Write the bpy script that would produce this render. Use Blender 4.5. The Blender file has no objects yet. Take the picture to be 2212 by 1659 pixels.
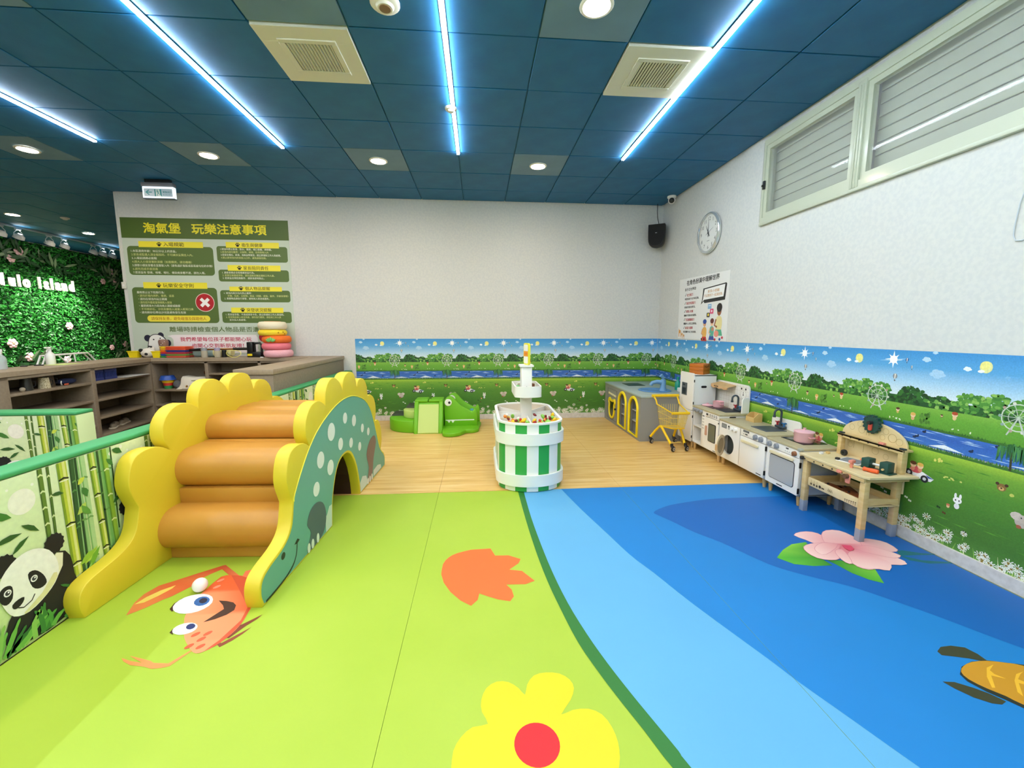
import bpy, bmesh, math, random
from mathutils import Vector, Matrix
from mathutils.geometry import tessellate_polygon
PI = math.pi; cos = math.cos; sin = math.sin
SC = bpy.context.scene; COL = SC.collection
rnd = random.Random(7)

# ------------------------------------------------------------------ camera, exposure, world
XR, YB, ZC = 2.836, 6.425, 3.263          # right wall, back wall, ceiling
cam_d = bpy.data.cameras.new('camera'); cam = bpy.data.objects.new('camera', cam_d); COL.objects.link(cam)
yaw, pitch, roll = map(math.radians, (4.61325, -7.36717, 0.06338))
fw = Vector((sin(yaw)*cos(pitch), cos(yaw)*cos(pitch), sin(pitch)))
ri = Vector((cos(yaw), -sin(yaw), 0)); up = ri.cross(fw)
ri, up = cos(roll)*ri + sin(roll)*up, -sin(roll)*ri + cos(roll)*up
mw = Matrix((ri, up, -fw)).transposed().to_4x4(); mw.translation = (0, 0, 1.3841)
cam.matrix_world = mw
cam_d.sensor_width = 36; cam_d.lens = 36*899.56/2212; cam_d.clip_start = .05; cam_d.clip_end = 100
SC.camera = cam
SC.view_settings.view_transform = 'Standard'; SC.view_settings.look = 'None'
SC.view_settings.gamma = 1; SC.view_settings.use_curve_mapping = False
SC.view_settings.exposure = 0.74
SC.cycles.max_bounces = 5; SC.cycles.diffuse_bounces = 3; SC.cycles.glossy_bounces = 2; SC.cycles.transparent_max_bounces = 6
SC.cycles.caustics_reflective = False; SC.cycles.caustics_refractive = False
w = bpy.data.worlds.new('world'); SC.world = w; w.use_nodes = True
w.node_tree.nodes['Background'].inputs[0].default_value = (.8, .9, 1, 1)
w.node_tree.nodes['Background'].inputs[1].default_value = .25
LED_COL, LED_STR = (.77, .885, 1.0), 58.0       # cool ceiling LED bars
WARM_COL, WARM_STR = (1.0, .80, .56), 150.0    # warm recessed downlights
SPOT_STR = 120.0

# ------------------------------------------------------------------ materials
def lin(h):
    h = h.lstrip('#')
    f = lambda c: c/12.92 if c <= .04045 else ((c+.055)/1.055)**2.4
    return tuple(f(int(h[i:i+2], 16)/255) for i in (0, 2, 4)) + (1,)
MATS = {}
def M(name, h='#888888', rough=.5, metal=0, noise=None, bump=None, emit=None, alpha=1, trans=0, spec=.5, coat=0):
    """noise=(hex2, scale[, stretch xyz][, lo, hi]); bump=(scale, strength)"""
    if name in MATS: return MATS[name]
    m = bpy.data.materials.new(name); m.use_nodes = True; nt = m.node_tree; N = nt.nodes; L = nt.links
    b = N['Principled BSDF']; b.inputs['Base Color'].default_value = lin(h)
    b.inputs['Roughness'].default_value = rough; b.inputs['Metallic'].default_value = metal
    b.inputs['Specular IOR Level'].default_value = spec
    if coat: b.inputs['Coat Weight'].default_value = coat; b.inputs['Coat Roughness'].default_value = .12
    if alpha < 1: b.inputs['Alpha'].default_value = alpha
    if trans: b.inputs['Transmission Weight'].default_value = trans; b.inputs['IOR'].default_value = 1.3
    if emit: b.inputs['Emission Color'].default_value = (*emit[0], 1); b.inputs['Emission Strength'].default_value = emit[1]
    if noise or bump: tc = N.new('ShaderNodeTexCoord')
    if noise:
        h2, sc = noise[0], noise[1]; st = noise[2] if len(noise) > 2 else (1, 1, 1)
        lo, hi = (noise[3], noise[4]) if len(noise) > 4 else (.35, .65)
        mp = N.new('ShaderNodeMapping'); mp.inputs['Scale'].default_value = st
        nz = N.new('ShaderNodeTexNoise'); nz.inputs['Scale'].default_value = sc; nz.inputs['Detail'].default_value = 5
        cr = N.new('ShaderNodeValToRGB'); cr.color_ramp.elements[0].position = lo; cr.color_ramp.elements[1].position = hi
        cr.color_ramp.elements[0].color = lin(h); cr.color_ramp.elements[1].color = lin(h2)
        L.new(tc.outputs['Object'], mp.inputs['Vector']); L.new(mp.outputs[0], nz.inputs['Vector'])
        L.new(nz.outputs['Fac'], cr.inputs['Fac']); L.new(cr.outputs['Color'], b.inputs['Base Color'])
    if bump:
        nz2 = N.new('ShaderNodeTexNoise'); nz2.inputs['Scale'].default_value = bump[0]; nz2.inputs['Detail'].default_value = 4
        bp = N.new('ShaderNodeBump'); bp.inputs['Strength'].default_value = bump[1]; bp.inputs['Distance'].default_value = .01
        L.new(tc.outputs['Object'], nz2.inputs['Vector']); L.new(nz2.outputs['Fac'], bp.inputs['Height']); L.new(bp.outputs[0], b.inputs['Normal'])
    MATS[name] = m; return m
def print_mat(name, rough=.45, var=0, scale=60, coat=0):
    """flat print: colours come from the printed polygons, with a little ink mottling"""
    if name in MATS: return MATS[name]
    m = bpy.data.materials.new(name); m.use_nodes = True; N = m.node_tree.nodes; L = m.node_tree.links
    b = N['Principled BSDF']; b.inputs['Roughness'].default_value = rough
    if coat: b.inputs['Coat Weight'].default_value = coat; b.inputs['Coat Roughness'].default_value = .15
    a = N.new('ShaderNodeVertexColor'); a.layer_name = 'Col'
    src = a.outputs['Color']
    if var:
        tc = N.new('ShaderNodeTexCoord'); nz = N.new('ShaderNodeTexNoise'); nz.inputs['Scale'].default_value = scale; nz.inputs['Detail'].default_value = 6
        mr = N.new('ShaderNodeMapRange'); mr.inputs[1].default_value = .3; mr.inputs[2].default_value = .7
        mr.inputs[3].default_value = 1-var; mr.inputs[4].default_value = 1+var
        mx = N.new('ShaderNodeVectorMath'); mx.operation = 'SCALE'
        L.new(tc.outputs['Object'], nz.inputs['Vector']); L.new(nz.outputs['Fac'], mr.inputs[0])
        L.new(src, mx.inputs[0]); L.new(mr.outputs[0], mx.inputs['Scale']); src = mx.outputs[0]
    L.new(src, b.inputs['Base Color']); MATS[name] = m; return m

# ------------------------------------------------------------------ objects
def thing(name, label, cat, loc=(0, 0, 0), rz=0, group=None):
    o = bpy.data.objects.new(name, None); COL.objects.link(o); o.empty_display_size = .05
    o.location = loc; o.rotation_euler = (0, 0, rz); o['label'] = label; o['category'] = cat
    if group: o['group'] = group
    return o
def tag(o, label, cat, group=None):
    o['label'] = label; o['category'] = cat
    if group: o['group'] = group
    return o
def dup(root, loc, rz=0, label=None, group=None):
    r = root.copy(); COL.objects.link(r); r.location = loc; r.rotation_euler = (0, 0, rz)
    if label: r['label'] = label
    if group: r['group'] = group
    for ch in list(root.children):
        c = ch.copy(); COL.objects.link(c); c.parent = r
        for g in ch.children:
            d = g.copy(); COL.objects.link(d); d.parent = c
    return r
def place(name, mesh, parent=None, loc=(0, 0, 0), rot=(0, 0, 0), scale=(1, 1, 1)):
    o = bpy.data.objects.new(name, mesh); COL.objects.link(o); o.parent = parent
    o.location = loc; o.rotation_euler = rot; o.scale = scale; return o
class B:
    """collects shapes into one bmesh"""
    def __init__(s): s.b = bmesh.new()
    def _new(s, f):
        n = len(s.b.verts); f(); s.b.verts.ensure_lookup_table(); return s.b.verts[n:]
    def box(s, x0, x1, y0, y1, z0, z1, bev=0, seg=2, rot=None, about=None):
        t = bmesh.new(); bmesh.ops.create_cube(t, size=1)
        for v in t.verts: v.co = Vector(((x0+x1)/2+v.co.x*(x1-x0), (y0+y1)/2+v.co.y*(y1-y0), (z0+z1)/2+v.co.z*(z1-z0)))
        if bev: bmesh.ops.bevel(t, geom=t.edges[:], offset=bev, segments=seg, affect='EDGES', profile=.5)
        return s._merge(t, rot, about or ((x0+x1)/2, (y0+y1)/2, (z0+z1)/2))
    def _merge(s, t, rot=None, about=(0, 0, 0)):
        if rot is not None:
            R = rot if isinstance(rot, Matrix) else Matrix.Rotation(rot[1], 3, rot[0])
            a = Vector(about)
            for v in t.verts: v.co = R @ (v.co-a)+a
        me = bpy.data.meshes.new('t'); t.to_mesh(me); t.free(); s.b.from_mesh(me); bpy.data.meshes.remove(me); return s
    def cyl(s, p0, p1, r0, r1=None, n=16, cap=True):
        r1 = r0 if r1 is None else r1; p0 = Vector(p0); p1 = Vector(p1); d = p1-p0
        q = d.to_track_quat('Z', 'Y').to_matrix(); b = s.b
        R = [[b.verts.new(p+q @ Vector((r*cos(2*PI*i/n), r*sin(2*PI*i/n), 0))) for i in range(n)] for p, r in ((p0, r0), (p1, r1))]
        for i in range(n): b.faces.new((R[0][i], R[0][(i+1) % n], R[1][(i+1) % n], R[1][i]))
        if cap: b.faces.new(R[0][::-1]); b.faces.new(R[1])
        return s
    def lathe(s, prof, c=(0, 0, 0), n=20, q=None):
        """prof: (r, z) list around the local z axis"""
        b = s.b; c = Vector(c); q = q or Matrix.Identity(3); rings = []
        for r, z in prof:
            if r < 1e-5: rings.append([b.verts.new(c+q @ Vector((0, 0, z)))])
            else: rings.append([b.verts.new(c+q @ Vector((r*cos(2*PI*i/n), r*sin(2*PI*i/n), z))) for i in range(n)])
        for A, Z in zip(rings, rings[1:]):
            for i in range(n):
                f = [A[i % len(A)], A[(i+1) % len(A)], Z[(i+1) % len(Z)], Z[i % len(Z)]]
                f = list(dict.fromkeys(f))
                if len(f) > 2: b.faces.new(f)
        return s
    def ball(s, c, r, sc=(1, 1, 1), n=14, rot=None):
        t = bmesh.new(); bmesh.ops.create_uvsphere(t, u_segments=n, v_segments=max(6, n*2//3), radius=r)
        for v in t.verts: v.co = Vector((v.co.x*sc[0], v.co.y*sc[1], v.co.z*sc[2]))
        if rot is not None:
            R = Matrix.Rotation(rot[1], 3, rot[0])
            for v in t.verts: v.co = R @ v.co
        for v in t.verts: v.co += Vector(c)
        return s._merge(t)
    def tube(s, pts, r, n=8, closed=False):
        b = s.b; pts = [Vector(p) for p in pts]; m = len(pts); rr = r if isinstance(r, (list, tuple)) else [r]*m; rings = []; prev = None
        for i, p in enumerate(pts):
            if closed: d = pts[(i+1) % m]-pts[i-1]
            else: d = pts[min(i+1, m-1)]-pts[max(i-1, 0)]
            d.normalize()
            if prev is None: u = d.orthogonal().normalized()
            else:
                u = prev-d*prev.dot(d); u = u.normalized() if u.length > 1e-6 else d.orthogonal().normalized()
            prev = u; v = d.cross(u)
            rings.append([b.verts.new(p+(u*cos(2*PI*k/n)+v*sin(2*PI*k/n))*rr[i]) for k in range(n)])
        for i in range(m if closed else m-1):
            A, Z = rings[i], rings[(i+1) % m]
            for k in range(n): b.faces.new((A[k], A[(k+1) % n], Z[(k+1) % n], Z[k]))
        if not closed: b.faces.new(rings[0][::-1]); b.faces.new(rings[-1])
        return s
    def prism(s, pts, fn, t0, t1, bev=0, seg=3):
        """outline pts (a,b) -> fn(a,b,t) between t0 and t1"""
        t = bmesh.new(); A = [t.verts.new(fn(*p, t0)) for p in pts]; Z = [t.verts.new(fn(*p, t1)) for p in pts]; n = len(pts)
        f0 = t.faces.new(A); f1 = t.faces.new(Z[::-1])
        for i in range(n): t.faces.new((A[i], Z[i], Z[(i+1) % n], A[(i+1) % n]))
        bmesh.ops.recalc_face_normals(t, faces=t.faces[:])
        if bev: bmesh.ops.bevel(t, geom=list(set(list(f0.edges)+list(f1.edges))), offset=bev, segments=seg, affect='EDGES', profile=.5, clamp_overlap=True)
        bmesh.ops.triangulate(t, faces=[f for f in t.faces if len(f.verts) > 4])
        return s._merge(t)
    def quad(s, *p):
        s.b.faces.new([s.b.verts.new(q) for q in p]); return s
    def mesh(s, name, mat, smooth=None, recalc=True):
        if recalc: bmesh.ops.recalc_face_normals(s.b, faces=s.b.faces[:])
        me = bpy.data.meshes.new(name); s.b.to_mesh(me); s.b.free()
        if mat: me.materials.append(mat)
        if smooth: me.shade_smooth(); me.set_sharp_from_angle(angle=math.radians(smooth))
        return me
    def obj(s, name, mat, parent=None, smooth=40, **k):
        return place(name, s.mesh(name, mat, smooth), parent, **k)
def struct(name, b, mat, smooth=None):
    o = b.obj(name, mat, None, smooth); o['kind'] = 'structure'; return o
def rrect(x0, x1, y0, y1, r, n=5):
    P = []
    for cx, cy, a in ((x1-r, y1-r, 0), (x0+r, y1-r, 90), (x0+r, y0+r, 180), (x1-r, y0+r, 270)):
        for i in range(n+1): t = math.radians(a+90*i/n); P.append((cx+r*cos(t), cy+r*sin(t)))
    return P
def ell(cx, cy, rx, ry=None, n=16, rot=0, a0=0, a1=360):
    ry = rx if ry is None else ry; P = []
    for i in range(n):
        t = math.radians(a0+(a1-a0)*i/(n if a1-a0 == 360 else n-1)); x, y = rx*cos(t), ry*sin(t)
        P.append((cx+x*cos(rot)-y*sin(rot), cy+x*sin(rot)+y*cos(rot)))
    return P
def thick(pts, w):
    """polyline -> outline polygon; w scalar or list"""
    L, R = [], []; m = len(pts)
    for i, (x, y) in enumerate(pts):
        a = pts[max(0, i-1)]; c = pts[min(m-1, i+1)]; dx, dy = c[0]-a[0], c[1]-a[1]; d = math.hypot(dx, dy) or 1
        h = (w[i] if isinstance(w, (list, tuple)) else w)/2
        L.append((x-dy/d*h, y+dx/d*h)); R.append((x+dy/d*h, y-dx/d*h))
    return L+R[::-1]
def smooth_poly(pts, k=3, closed=True):
    """Catmull-Rom refinement"""
    n = len(pts); out = []
    for i in range(n if closed else n-1):
        g = (lambda j: pts[j % n]) if closed else (lambda j: pts[max(0, min(n-1, j))])
        p0, p1, p2, p3 = g(i-1), g(i), g(i+1), g(i+2)
        for j in range(k):
            t = j/k
            out.append(tuple(.5*((2*p1[a])+(-p0[a]+p2[a])*t+(2*p0[a]-5*p1[a]+4*p2[a]-p3[a])*t*t+(-p0[a]+3*p1[a]-3*p2[a]+p3[a])*t**3) for a in (0, 1)))
    if not closed: out.append(pts[-1])
    return out
class Print:
    """flat coloured print: polygons in a plane (a,b) stacked in thin layers"""
    def __init__(s, step=.0003): s.T = []; s.step = step; s.l = 0; s.n = 0
    def add(s, pts, col, l=None):
        l = s.l if l is None else l; s.n += 1; l += (s.n % 8)*.11
        c = col if isinstance(col, (list, tuple)) and not isinstance(col[0], (int, float)) else None
        cl = [lin(x) if isinstance(x, str) else x for x in c] if c else [lin(col) if isinstance(col, str) else col]*len(pts)
        if len(pts) == 3: tr = [(0, 1, 2)]
        else: tr = tessellate_polygon([[Vector((p[0], p[1], 0)) for p in pts]])
        for t in tr: s.T.append(([(pts[i][0], pts[i][1], cl[i]) for i in t], l))
        return s
    def text(s, body, x, y, size, col, l=None, bold=0, w=None, align='LEFT', sx=1, fn=None):
        c = bpy.data.curves.new('t', 'FONT'); c.body = body; c.size = size; c.resolution_u = 2; c.align_x = align
        o = bpy.data.objects.new('t', c); COL.objects.link(o); dg = bpy.context.evaluated_depsgraph_get()
        me = bpy.data.meshes.new_from_object(o.evaluated_get(dg)); me.calc_loop_triangles()
        vs = [(v.co.x, v.co.y) for v in me.vertices]
        if vs:
            wd = max(v[0] for v in vs)-min(v[0] for v in vs)
            k = (w/wd if w else 1)*sx; x0 = min(v[0] for v in vs) if align == 'LEFT' else 0
            cc = lin(col); l = s.l if l is None else l
            e = bold*size; sh_ = [(0, 0)] if not bold else ([(-e, -e), (e, e), (-e, e), (e, -e)] if bold > .011 else [(-e, 0), (e, 0)])
            for q_, (dx, dy) in enumerate(sh_):
                for t in me.loop_triangles:
                    s.T.append(([(x+(vs[i][0]-x0)*k+dx, y+vs[i][1]+dy, cc) for i in t.vertices], l+q_*.24))
        bpy.data.objects.remove(o); bpy.data.curves.remove(c); bpy.data.meshes.remove(me); return s
    def clip(s, a0, a1):
        """keep a0<=a<=a1"""
        out = []
        for t, l in s.T:
            P = t
            for sg, lim in ((1, a0), (-1, -a1)):
                Q = []
                for i in range(len(P)):
                    A, Z = P[i], P[(i+1) % len(P)]; ia, iz = sg*A[0] >= lim-1e-9, sg*Z[0] >= lim-1e-9
                    if ia: Q.append(A)
                    if ia != iz:
                        k = (lim-sg*A[0])/(sg*Z[0]-sg*A[0])
                        Q.append((A[0]+(Z[0]-A[0])*k, A[1]+(Z[1]-A[1])*k, tuple(A[2][j]+(Z[2][j]-A[2][j])*k for j in range(4))))
                P = Q
                if not P: break
            for i in range(1, len(P)-1): out.append(([P[0], P[i], P[i+1]], l))
        p = Print(s.step); p.T = out; return p
    def mesh(s, name, fn, mat, flip=False):
        """fn(a,b,h)->xyz"""
        vs, fs, cs = [], [], []
        up_ = (Vector(fn(0, 0, 1))-Vector(fn(0, 0, 0)))
        for t, l in s.T:
            n = len(vs); q = [Vector(fn(a, b, (l+1)*s.step)) for a, b, _ in t]
            o = (0, 1, 2)
            if (q[1]-q[0]).cross(q[2]-q[0]).dot(up_) < 0: o = (0, 2, 1)
            for i in o: vs.append(q[i]); cs.append(t[i][2])
            fs.append((n, n+1, n+2))
        me = bpy.data.meshes.new(name); me.from_pydata(vs, [], fs)
        ca = me.color_attributes.new('Col', 'FLOAT_COLOR', 'POINT')
        ca.data.foreach_set('color', [x for c in cs for x in (c[0], c[1], c[2], 1)])
        me.materials.append(mat); return me
# ------------------------------------------------------------------ floor print outlines (metres on the floor)
FP={
 'stripeL':[(0.33,3.426),(0.336,2.917),(0.35,2.459),(0.371,2.132),(0.399,1.888),(0.432,1.669),(0.48,1.488),(0.524,1.353),(0.561,1.249),(0.591,1.153),(0.605,1.115)],
 'stripeR':[(0.379,3.422),(0.38,2.942),(0.394,2.54),(0.414,2.211),(0.444,1.937),(0.484,1.717),(0.526,1.546),(0.572,1.393),(0.613,1.271),(0.649,1.165),(0.664,1.11)],
 'midB':[(0.714,3.469),(0.782,3.062),(0.86,2.69),(0.925,2.372),(0.996,2.157),(1.082,1.873),(1.215,1.511),(1.249,1.408),(1.297,1.289),(1.327,1.215),(1.393,1.052)],
 'darkTop':[(1.327,2.941),(1.428,3.017),(1.57,3.077),(1.912,3.152),(2.308,3.16)],
 'darkBot':[(1.327,2.941),(1.346,2.875),(1.394,2.787),(1.476,2.612),(1.583,2.458),(1.714,2.196),(1.85,2.067),(2.001,1.96),(2.1,1.852),(2.217,1.704),(2.31,1.565),(2.373,1.476)],
 'tulip':[(-0.223,2.244),(-0.222,2.349),(-0.192,2.422),(-0.142,2.467),(-0.058,2.501),(0.066,2.506),(0.092,2.419),(0.174,2.416),(0.245,2.368),(0.228,2.323),(0.168,2.261),(0.24,2.242),(0.301,2.141),(0.246,2.114),(0.141,2.119),(0.167,2.072),(0.174,2.013),(0.151,1.976),(0.091,1.995),(0.039,2.024),(-0.007,2.053),(-0.015,2.0),(-0.049,1.956),(-0.102,2.0),(-0.159,2.075),(-0.202,2.162)],
 'flower':[(-0.098,1.171),(-0.095,1.224),(-0.072,1.269),(-0.032,1.303),(0.022,1.311),(0.001,1.359),(-0.001,1.409),(0.019,1.46),(0.06,1.487),(0.107,1.481),(0.144,1.45),(0.166,1.418),(0.179,1.463),(0.212,1.505),(0.262,1.516),(0.316,1.506),(0.351,1.474),(0.359,1.433),(0.334,1.382),(0.287,1.326),(0.334,1.341),(0.392,1.341),(0.435,1.315),(0.456,1.264),(0.459,1.209),(0.448,1.159),(0.434,1.128)],
 'flowerC':[(0.185,1.222),(0.108,1.228),(0.262,1.216),(0.197,1.302),(0.175,1.152)],
 'body':[(-1.427,1.97),(-1.446,2.019),(-1.472,2.123),(-1.47,2.202),(-1.46,2.318),(-1.41,2.328),(-1.354,2.319),(-1.278,2.281),(-1.164,2.069),(-1.142,1.981),(-1.133,1.908),(-1.144,1.829),(-1.168,1.774),(-1.208,1.736),(-1.242,1.742),(-1.288,1.783),(-1.336,1.832),(-1.38,1.896)],
 'bodyDark':[(-1.409,2.326),(-1.354,2.319),(-1.278,2.281),(-1.16,2.068),(-1.142,1.981),(-1.133,1.908),(-1.144,1.829),(-1.168,1.774),(-1.198,1.746),(-1.172,1.808),(-1.148,1.935),(-1.168,2.033),(-1.279,2.171)],
 'claw1':[(-1.727,2.017),(-1.764,2.116),(-1.77,2.186),(-1.747,2.258),(-1.696,2.297),(-1.651,2.333),(-1.604,2.371),(-1.518,2.437),(-1.505,2.441),(-1.367,2.325),(-1.37,2.293),(-1.399,2.309),(-1.5,2.396),(-1.538,2.347),(-1.562,2.304),(-1.567,2.235),(-1.589,2.196),(-1.61,2.157),(-1.637,2.129),(-1.669,2.079),(-1.697,2.046)],
 'streak':[(-1.752,2.1),(-1.737,2.16),(-1.705,2.213),(-1.658,2.255),(-1.657,2.225),(-1.684,2.163),(-1.716,2.112)],
 'eye1':[(-1.379,2.11),(-1.368,2.084),(-1.368,2.058),(-1.378,2.036),(-1.396,2.018),(-1.42,2.008),(-1.448,2.005),(-1.477,2.01),(-1.505,2.023),(-1.528,2.042),(-1.544,2.065),(-1.551,2.091),(-1.548,2.116),(-1.536,2.138),(-1.514,2.154),(-1.486,2.162),(-1.455,2.161),(-1.424,2.151),(-1.398,2.133)],
 'pup1':[(-1.394,2.109),(-1.387,2.09),(-1.389,2.073),(-1.4,2.063),(-1.417,2.06),(-1.435,2.066),(-1.453,2.08),(-1.464,2.098),(-1.467,2.116),(-1.461,2.131),(-1.447,2.138),(-1.428,2.136),(-1.409,2.125)],
 'pin1':[(-1.405,2.108),(-1.401,2.095),(-1.403,2.085),(-1.411,2.08),(-1.423,2.083),(-1.435,2.091),(-1.443,2.104),(-1.444,2.116),(-1.439,2.124),(-1.428,2.125),(-1.415,2.119)],
 'eye2':[(-1.328,1.909),(-1.323,1.896),(-1.323,1.883),(-1.329,1.871),(-1.34,1.863),(-1.355,1.857),(-1.372,1.856),(-1.389,1.86),(-1.405,1.867),(-1.418,1.877),(-1.426,1.889),(-1.429,1.902),(-1.426,1.915),(-1.418,1.925),(-1.405,1.933),(-1.388,1.936),(-1.37,1.935),(-1.353,1.93),(-1.338,1.92)],
 'pup2':[(-1.34,1.913),(-1.336,1.902),(-1.339,1.893),(-1.348,1.888),(-1.36,1.89),(-1.372,1.898),(-1.379,1.909),(-1.38,1.92),(-1.374,1.928),(-1.362,1.929),(-1.35,1.923)],
 'lid1':[(-1.504,2.137),(-1.545,2.129),(-1.557,2.092),(-1.548,2.048),(-1.52,2.025),(-1.532,2.069),(-1.525,2.112)],
 'lid2':[(-1.419,1.915),(-1.432,1.897),(-1.429,1.875),(-1.402,1.858),(-1.419,1.878),(-1.421,1.899)],
 'mouth':[(-1.344,2.098),(-1.301,2.091),(-1.26,2.076),(-1.234,2.052),(-1.222,2.015),(-1.239,1.982),(-1.278,1.952),(-1.319,1.935),(-1.299,1.98),(-1.278,2.027),(-1.3,2.057)],
 'leg1':[(-1.151,1.821),(-1.144,1.89),(-1.066,1.972),(-1.076,1.939),(-1.104,1.893),(-1.137,1.817)],
 'leg2':[(-1.167,1.782),(-1.163,1.799),(-1.153,1.789),(-1.074,1.884),(-1.09,1.842),(-1.113,1.803),(-1.146,1.764)],
 'claw2':[(-1.523,1.733),(-1.471,1.713),(-1.416,1.699),(-1.498,1.743),(-1.444,1.726),(-1.388,1.707),(-1.368,1.695),(-1.304,1.687),(-1.259,1.756),(-1.252,1.752),(-1.289,1.671),(-1.317,1.664),(-1.352,1.662),(-1.392,1.677),(-1.456,1.69),(-1.5,1.713)],
 'claw3':[(-1.341,2.304),(-1.353,2.366),(-1.3,2.385),(-1.296,2.356),(-1.326,2.345),(-1.281,2.327),(-1.283,2.291),(-1.264,2.263),(-1.22,2.158),(-1.245,2.16),(-1.296,2.239)],
 'spots6':[(-1.301,1.853),(-1.25,1.856),(-1.256,1.82),(-1.282,1.78),(-1.231,1.774),(-1.441,2.281),(-1.425,2.22)],
 'leafA':[(1.813,2.258),(1.913,2.34),(2.024,2.404),(2.138,2.423),(2.117,2.356),(2.076,2.237),(2.084,2.152),(1.964,2.155),(1.866,2.183)],
 'leafB':[(2.099,2.207),(2.177,2.201),(2.297,2.095),(2.218,1.964),(2.166,2.004),(2.128,2.07),(2.114,2.15)],
 'petal0':[(2.131,2.516),(2.209,2.555),(2.289,2.549),(2.315,2.492),(2.256,2.394),(2.191,2.391),(2.161,2.452)],
 'petal1':[(2.325,2.509),(2.405,2.562),(2.491,2.551),(2.515,2.477),(2.499,2.375),(2.428,2.348),(2.375,2.376),(2.298,2.391),(2.255,2.402)],
 'petal2':[(2.536,2.431),(2.614,2.416),(2.658,2.371),(2.642,2.283),(2.582,2.265),(2.516,2.293),(2.455,2.329)],
 'petal3':[(2.358,2.321),(2.432,2.254),(2.548,2.2),(2.535,2.126),(2.44,2.131),(2.364,2.186)],
 'petal4':[(2.396,2.342),(2.503,2.342),(2.556,2.29),(2.592,2.219),(2.525,2.195),(2.458,2.237),(2.396,2.287)],
 'petal5':[(2.247,2.195),(2.236,2.14),(2.296,2.102),(2.253,2.092),(2.216,2.128)],
 'petal6':[(2.331,2.292),(2.392,2.257),(2.44,2.194),(2.443,2.138),(2.366,2.073),(2.319,2.093),(2.236,2.107),(2.218,2.155),(2.249,2.224)],
 'petal7':[(2.072,2.36),(2.149,2.394),(2.263,2.402),(2.327,2.364),(2.242,2.299),(2.182,2.215),(2.115,2.205),(2.055,2.232),(2.044,2.299)],
 'petal8':[(2.146,2.354),(2.234,2.399),(2.318,2.373),(2.189,2.288),(2.116,2.264),(2.112,2.309)],
 'petal9':[(2.234,2.3),(2.288,2.311),(2.262,2.237),(2.21,2.156),(2.184,2.172),(2.199,2.242)],
 'pcen':[(2.336,2.363),(2.387,2.351),(2.369,2.305),(2.324,2.285),(2.318,2.324)],
 'stemA':[(2.622,2.269),(2.667,2.278),(2.76,2.235),(2.832,2.222),(2.819,2.211),(2.697,2.218),(2.586,2.219)],
 'stemB':[(2.593,2.226),(2.675,2.161),(2.838,2.127),(2.822,2.115),(2.676,2.126),(2.597,2.168)],
 'flipA':[(1.976,1.492),(2.019,1.515),(2.072,1.518),(2.122,1.503),(2.134,1.465),(2.131,1.43),(2.105,1.429),(2.067,1.446),(2.013,1.461),(1.972,1.471)],
 'flipB':[(1.826,1.347),(1.871,1.341),(1.915,1.31),(1.944,1.282),(1.966,1.246),(1.934,1.235),(1.903,1.243),(1.865,1.271),(1.837,1.313)],
 'shell':[(1.953,1.384),(1.998,1.41),(2.054,1.426),(2.127,1.427),(2.195,1.411),(2.249,1.39),(2.32,1.317),(2.279,1.222),(2.179,1.177),(2.079,1.179),(2.013,1.226),(1.993,1.266),(1.962,1.303),(1.941,1.347)],
 'shellRim':[(1.934,1.373),(1.986,1.408),(2.058,1.429),(2.131,1.43),(2.257,1.396),(2.344,1.321),(2.298,1.22),(2.171,1.162),(2.055,1.164),(1.995,1.215),(1.973,1.251),(1.944,1.29),(1.925,1.339)],
 'arcA':[(2.129,1.406),(2.082,1.394),(2.028,1.353),(1.985,1.304),(1.998,1.303),(2.053,1.357),(2.082,1.342),(2.093,1.338),(2.074,1.362),(2.079,1.381)],
 'arcB':[(2.207,1.364),(2.162,1.355),(2.115,1.327),(2.059,1.278),(2.056,1.259),(2.117,1.315),(2.13,1.308),(2.146,1.319),(2.138,1.332),(2.178,1.353)],
}
# ------------------------------------------------------------------ room shell
WALL = M('wallpaper', '#d6d6d1', .75, noise=('#cfd0cd', 38, (1, 1, 1), .4, .6), bump=(70, .06))
fl = struct('floor', B().box(-9.9, XR+.12, -3.7, 13.3, -.12, -.02), M('lobby_floor', '#b9ad98', .45, noise=('#a89a84', 3)))
struct('wall_back', B().box(-4.96, XR, YB, YB+.14, -.02, ZC+.02), WALL)
win_y0, win_y1, win_z0, win_z1 = 1.5, 4.13, 2.47, 3.21
wr = B(); wr.box(XR, XR+.16, -3.7, YB+.14, -.02, win_z0); wr.box(XR, XR+.16, -3.7, YB+.14, win_z1, ZC+.02)
wr.box(XR, XR+.16, -3.7, win_y0, win_z0, win_z1); wr.box(XR, XR+.16, win_y1, YB+.14, win_z0, win_z1)
struct('wall_right', wr, WALL)
struct('wall_front', B().box(-9.9, XR, -3.7, -3.56, -.02, ZC+.02), WALL)
struct('wall_left', B().box(-9.9, -9.74, -3.56, 13.3, -.02, ZC+.02), M('plaster_grey', '#c8c8c2', .8))
struct('wall_far', B().box(-9.74, -4.82, 13.16, 13.3, -.02, ZC+.02), M('plaster_grey'))
struct('wall_inner', B().box(-4.96, -4.82, YB+.14, 13.16, -.02, ZC+.02), M('plaster_grey'))
BASE = M('baseboard_white', '#d8d5cf', .5, noise=('#c9c5be', 30))
struct('baseboard_back', B().box(-1.87, XR-.014, YB-.012, YB, 0, .082, .003), BASE)
struct('baseboard_right', B().box(XR-.014, XR, -3.5, YB, 0, .082, .003), BASE)
struct('trim_1', B().box(-4.975, -4.945, YB-.006, YB+.15, -.02, ZC), M('corner_trim', '#d4d6cf', .5))

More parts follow.
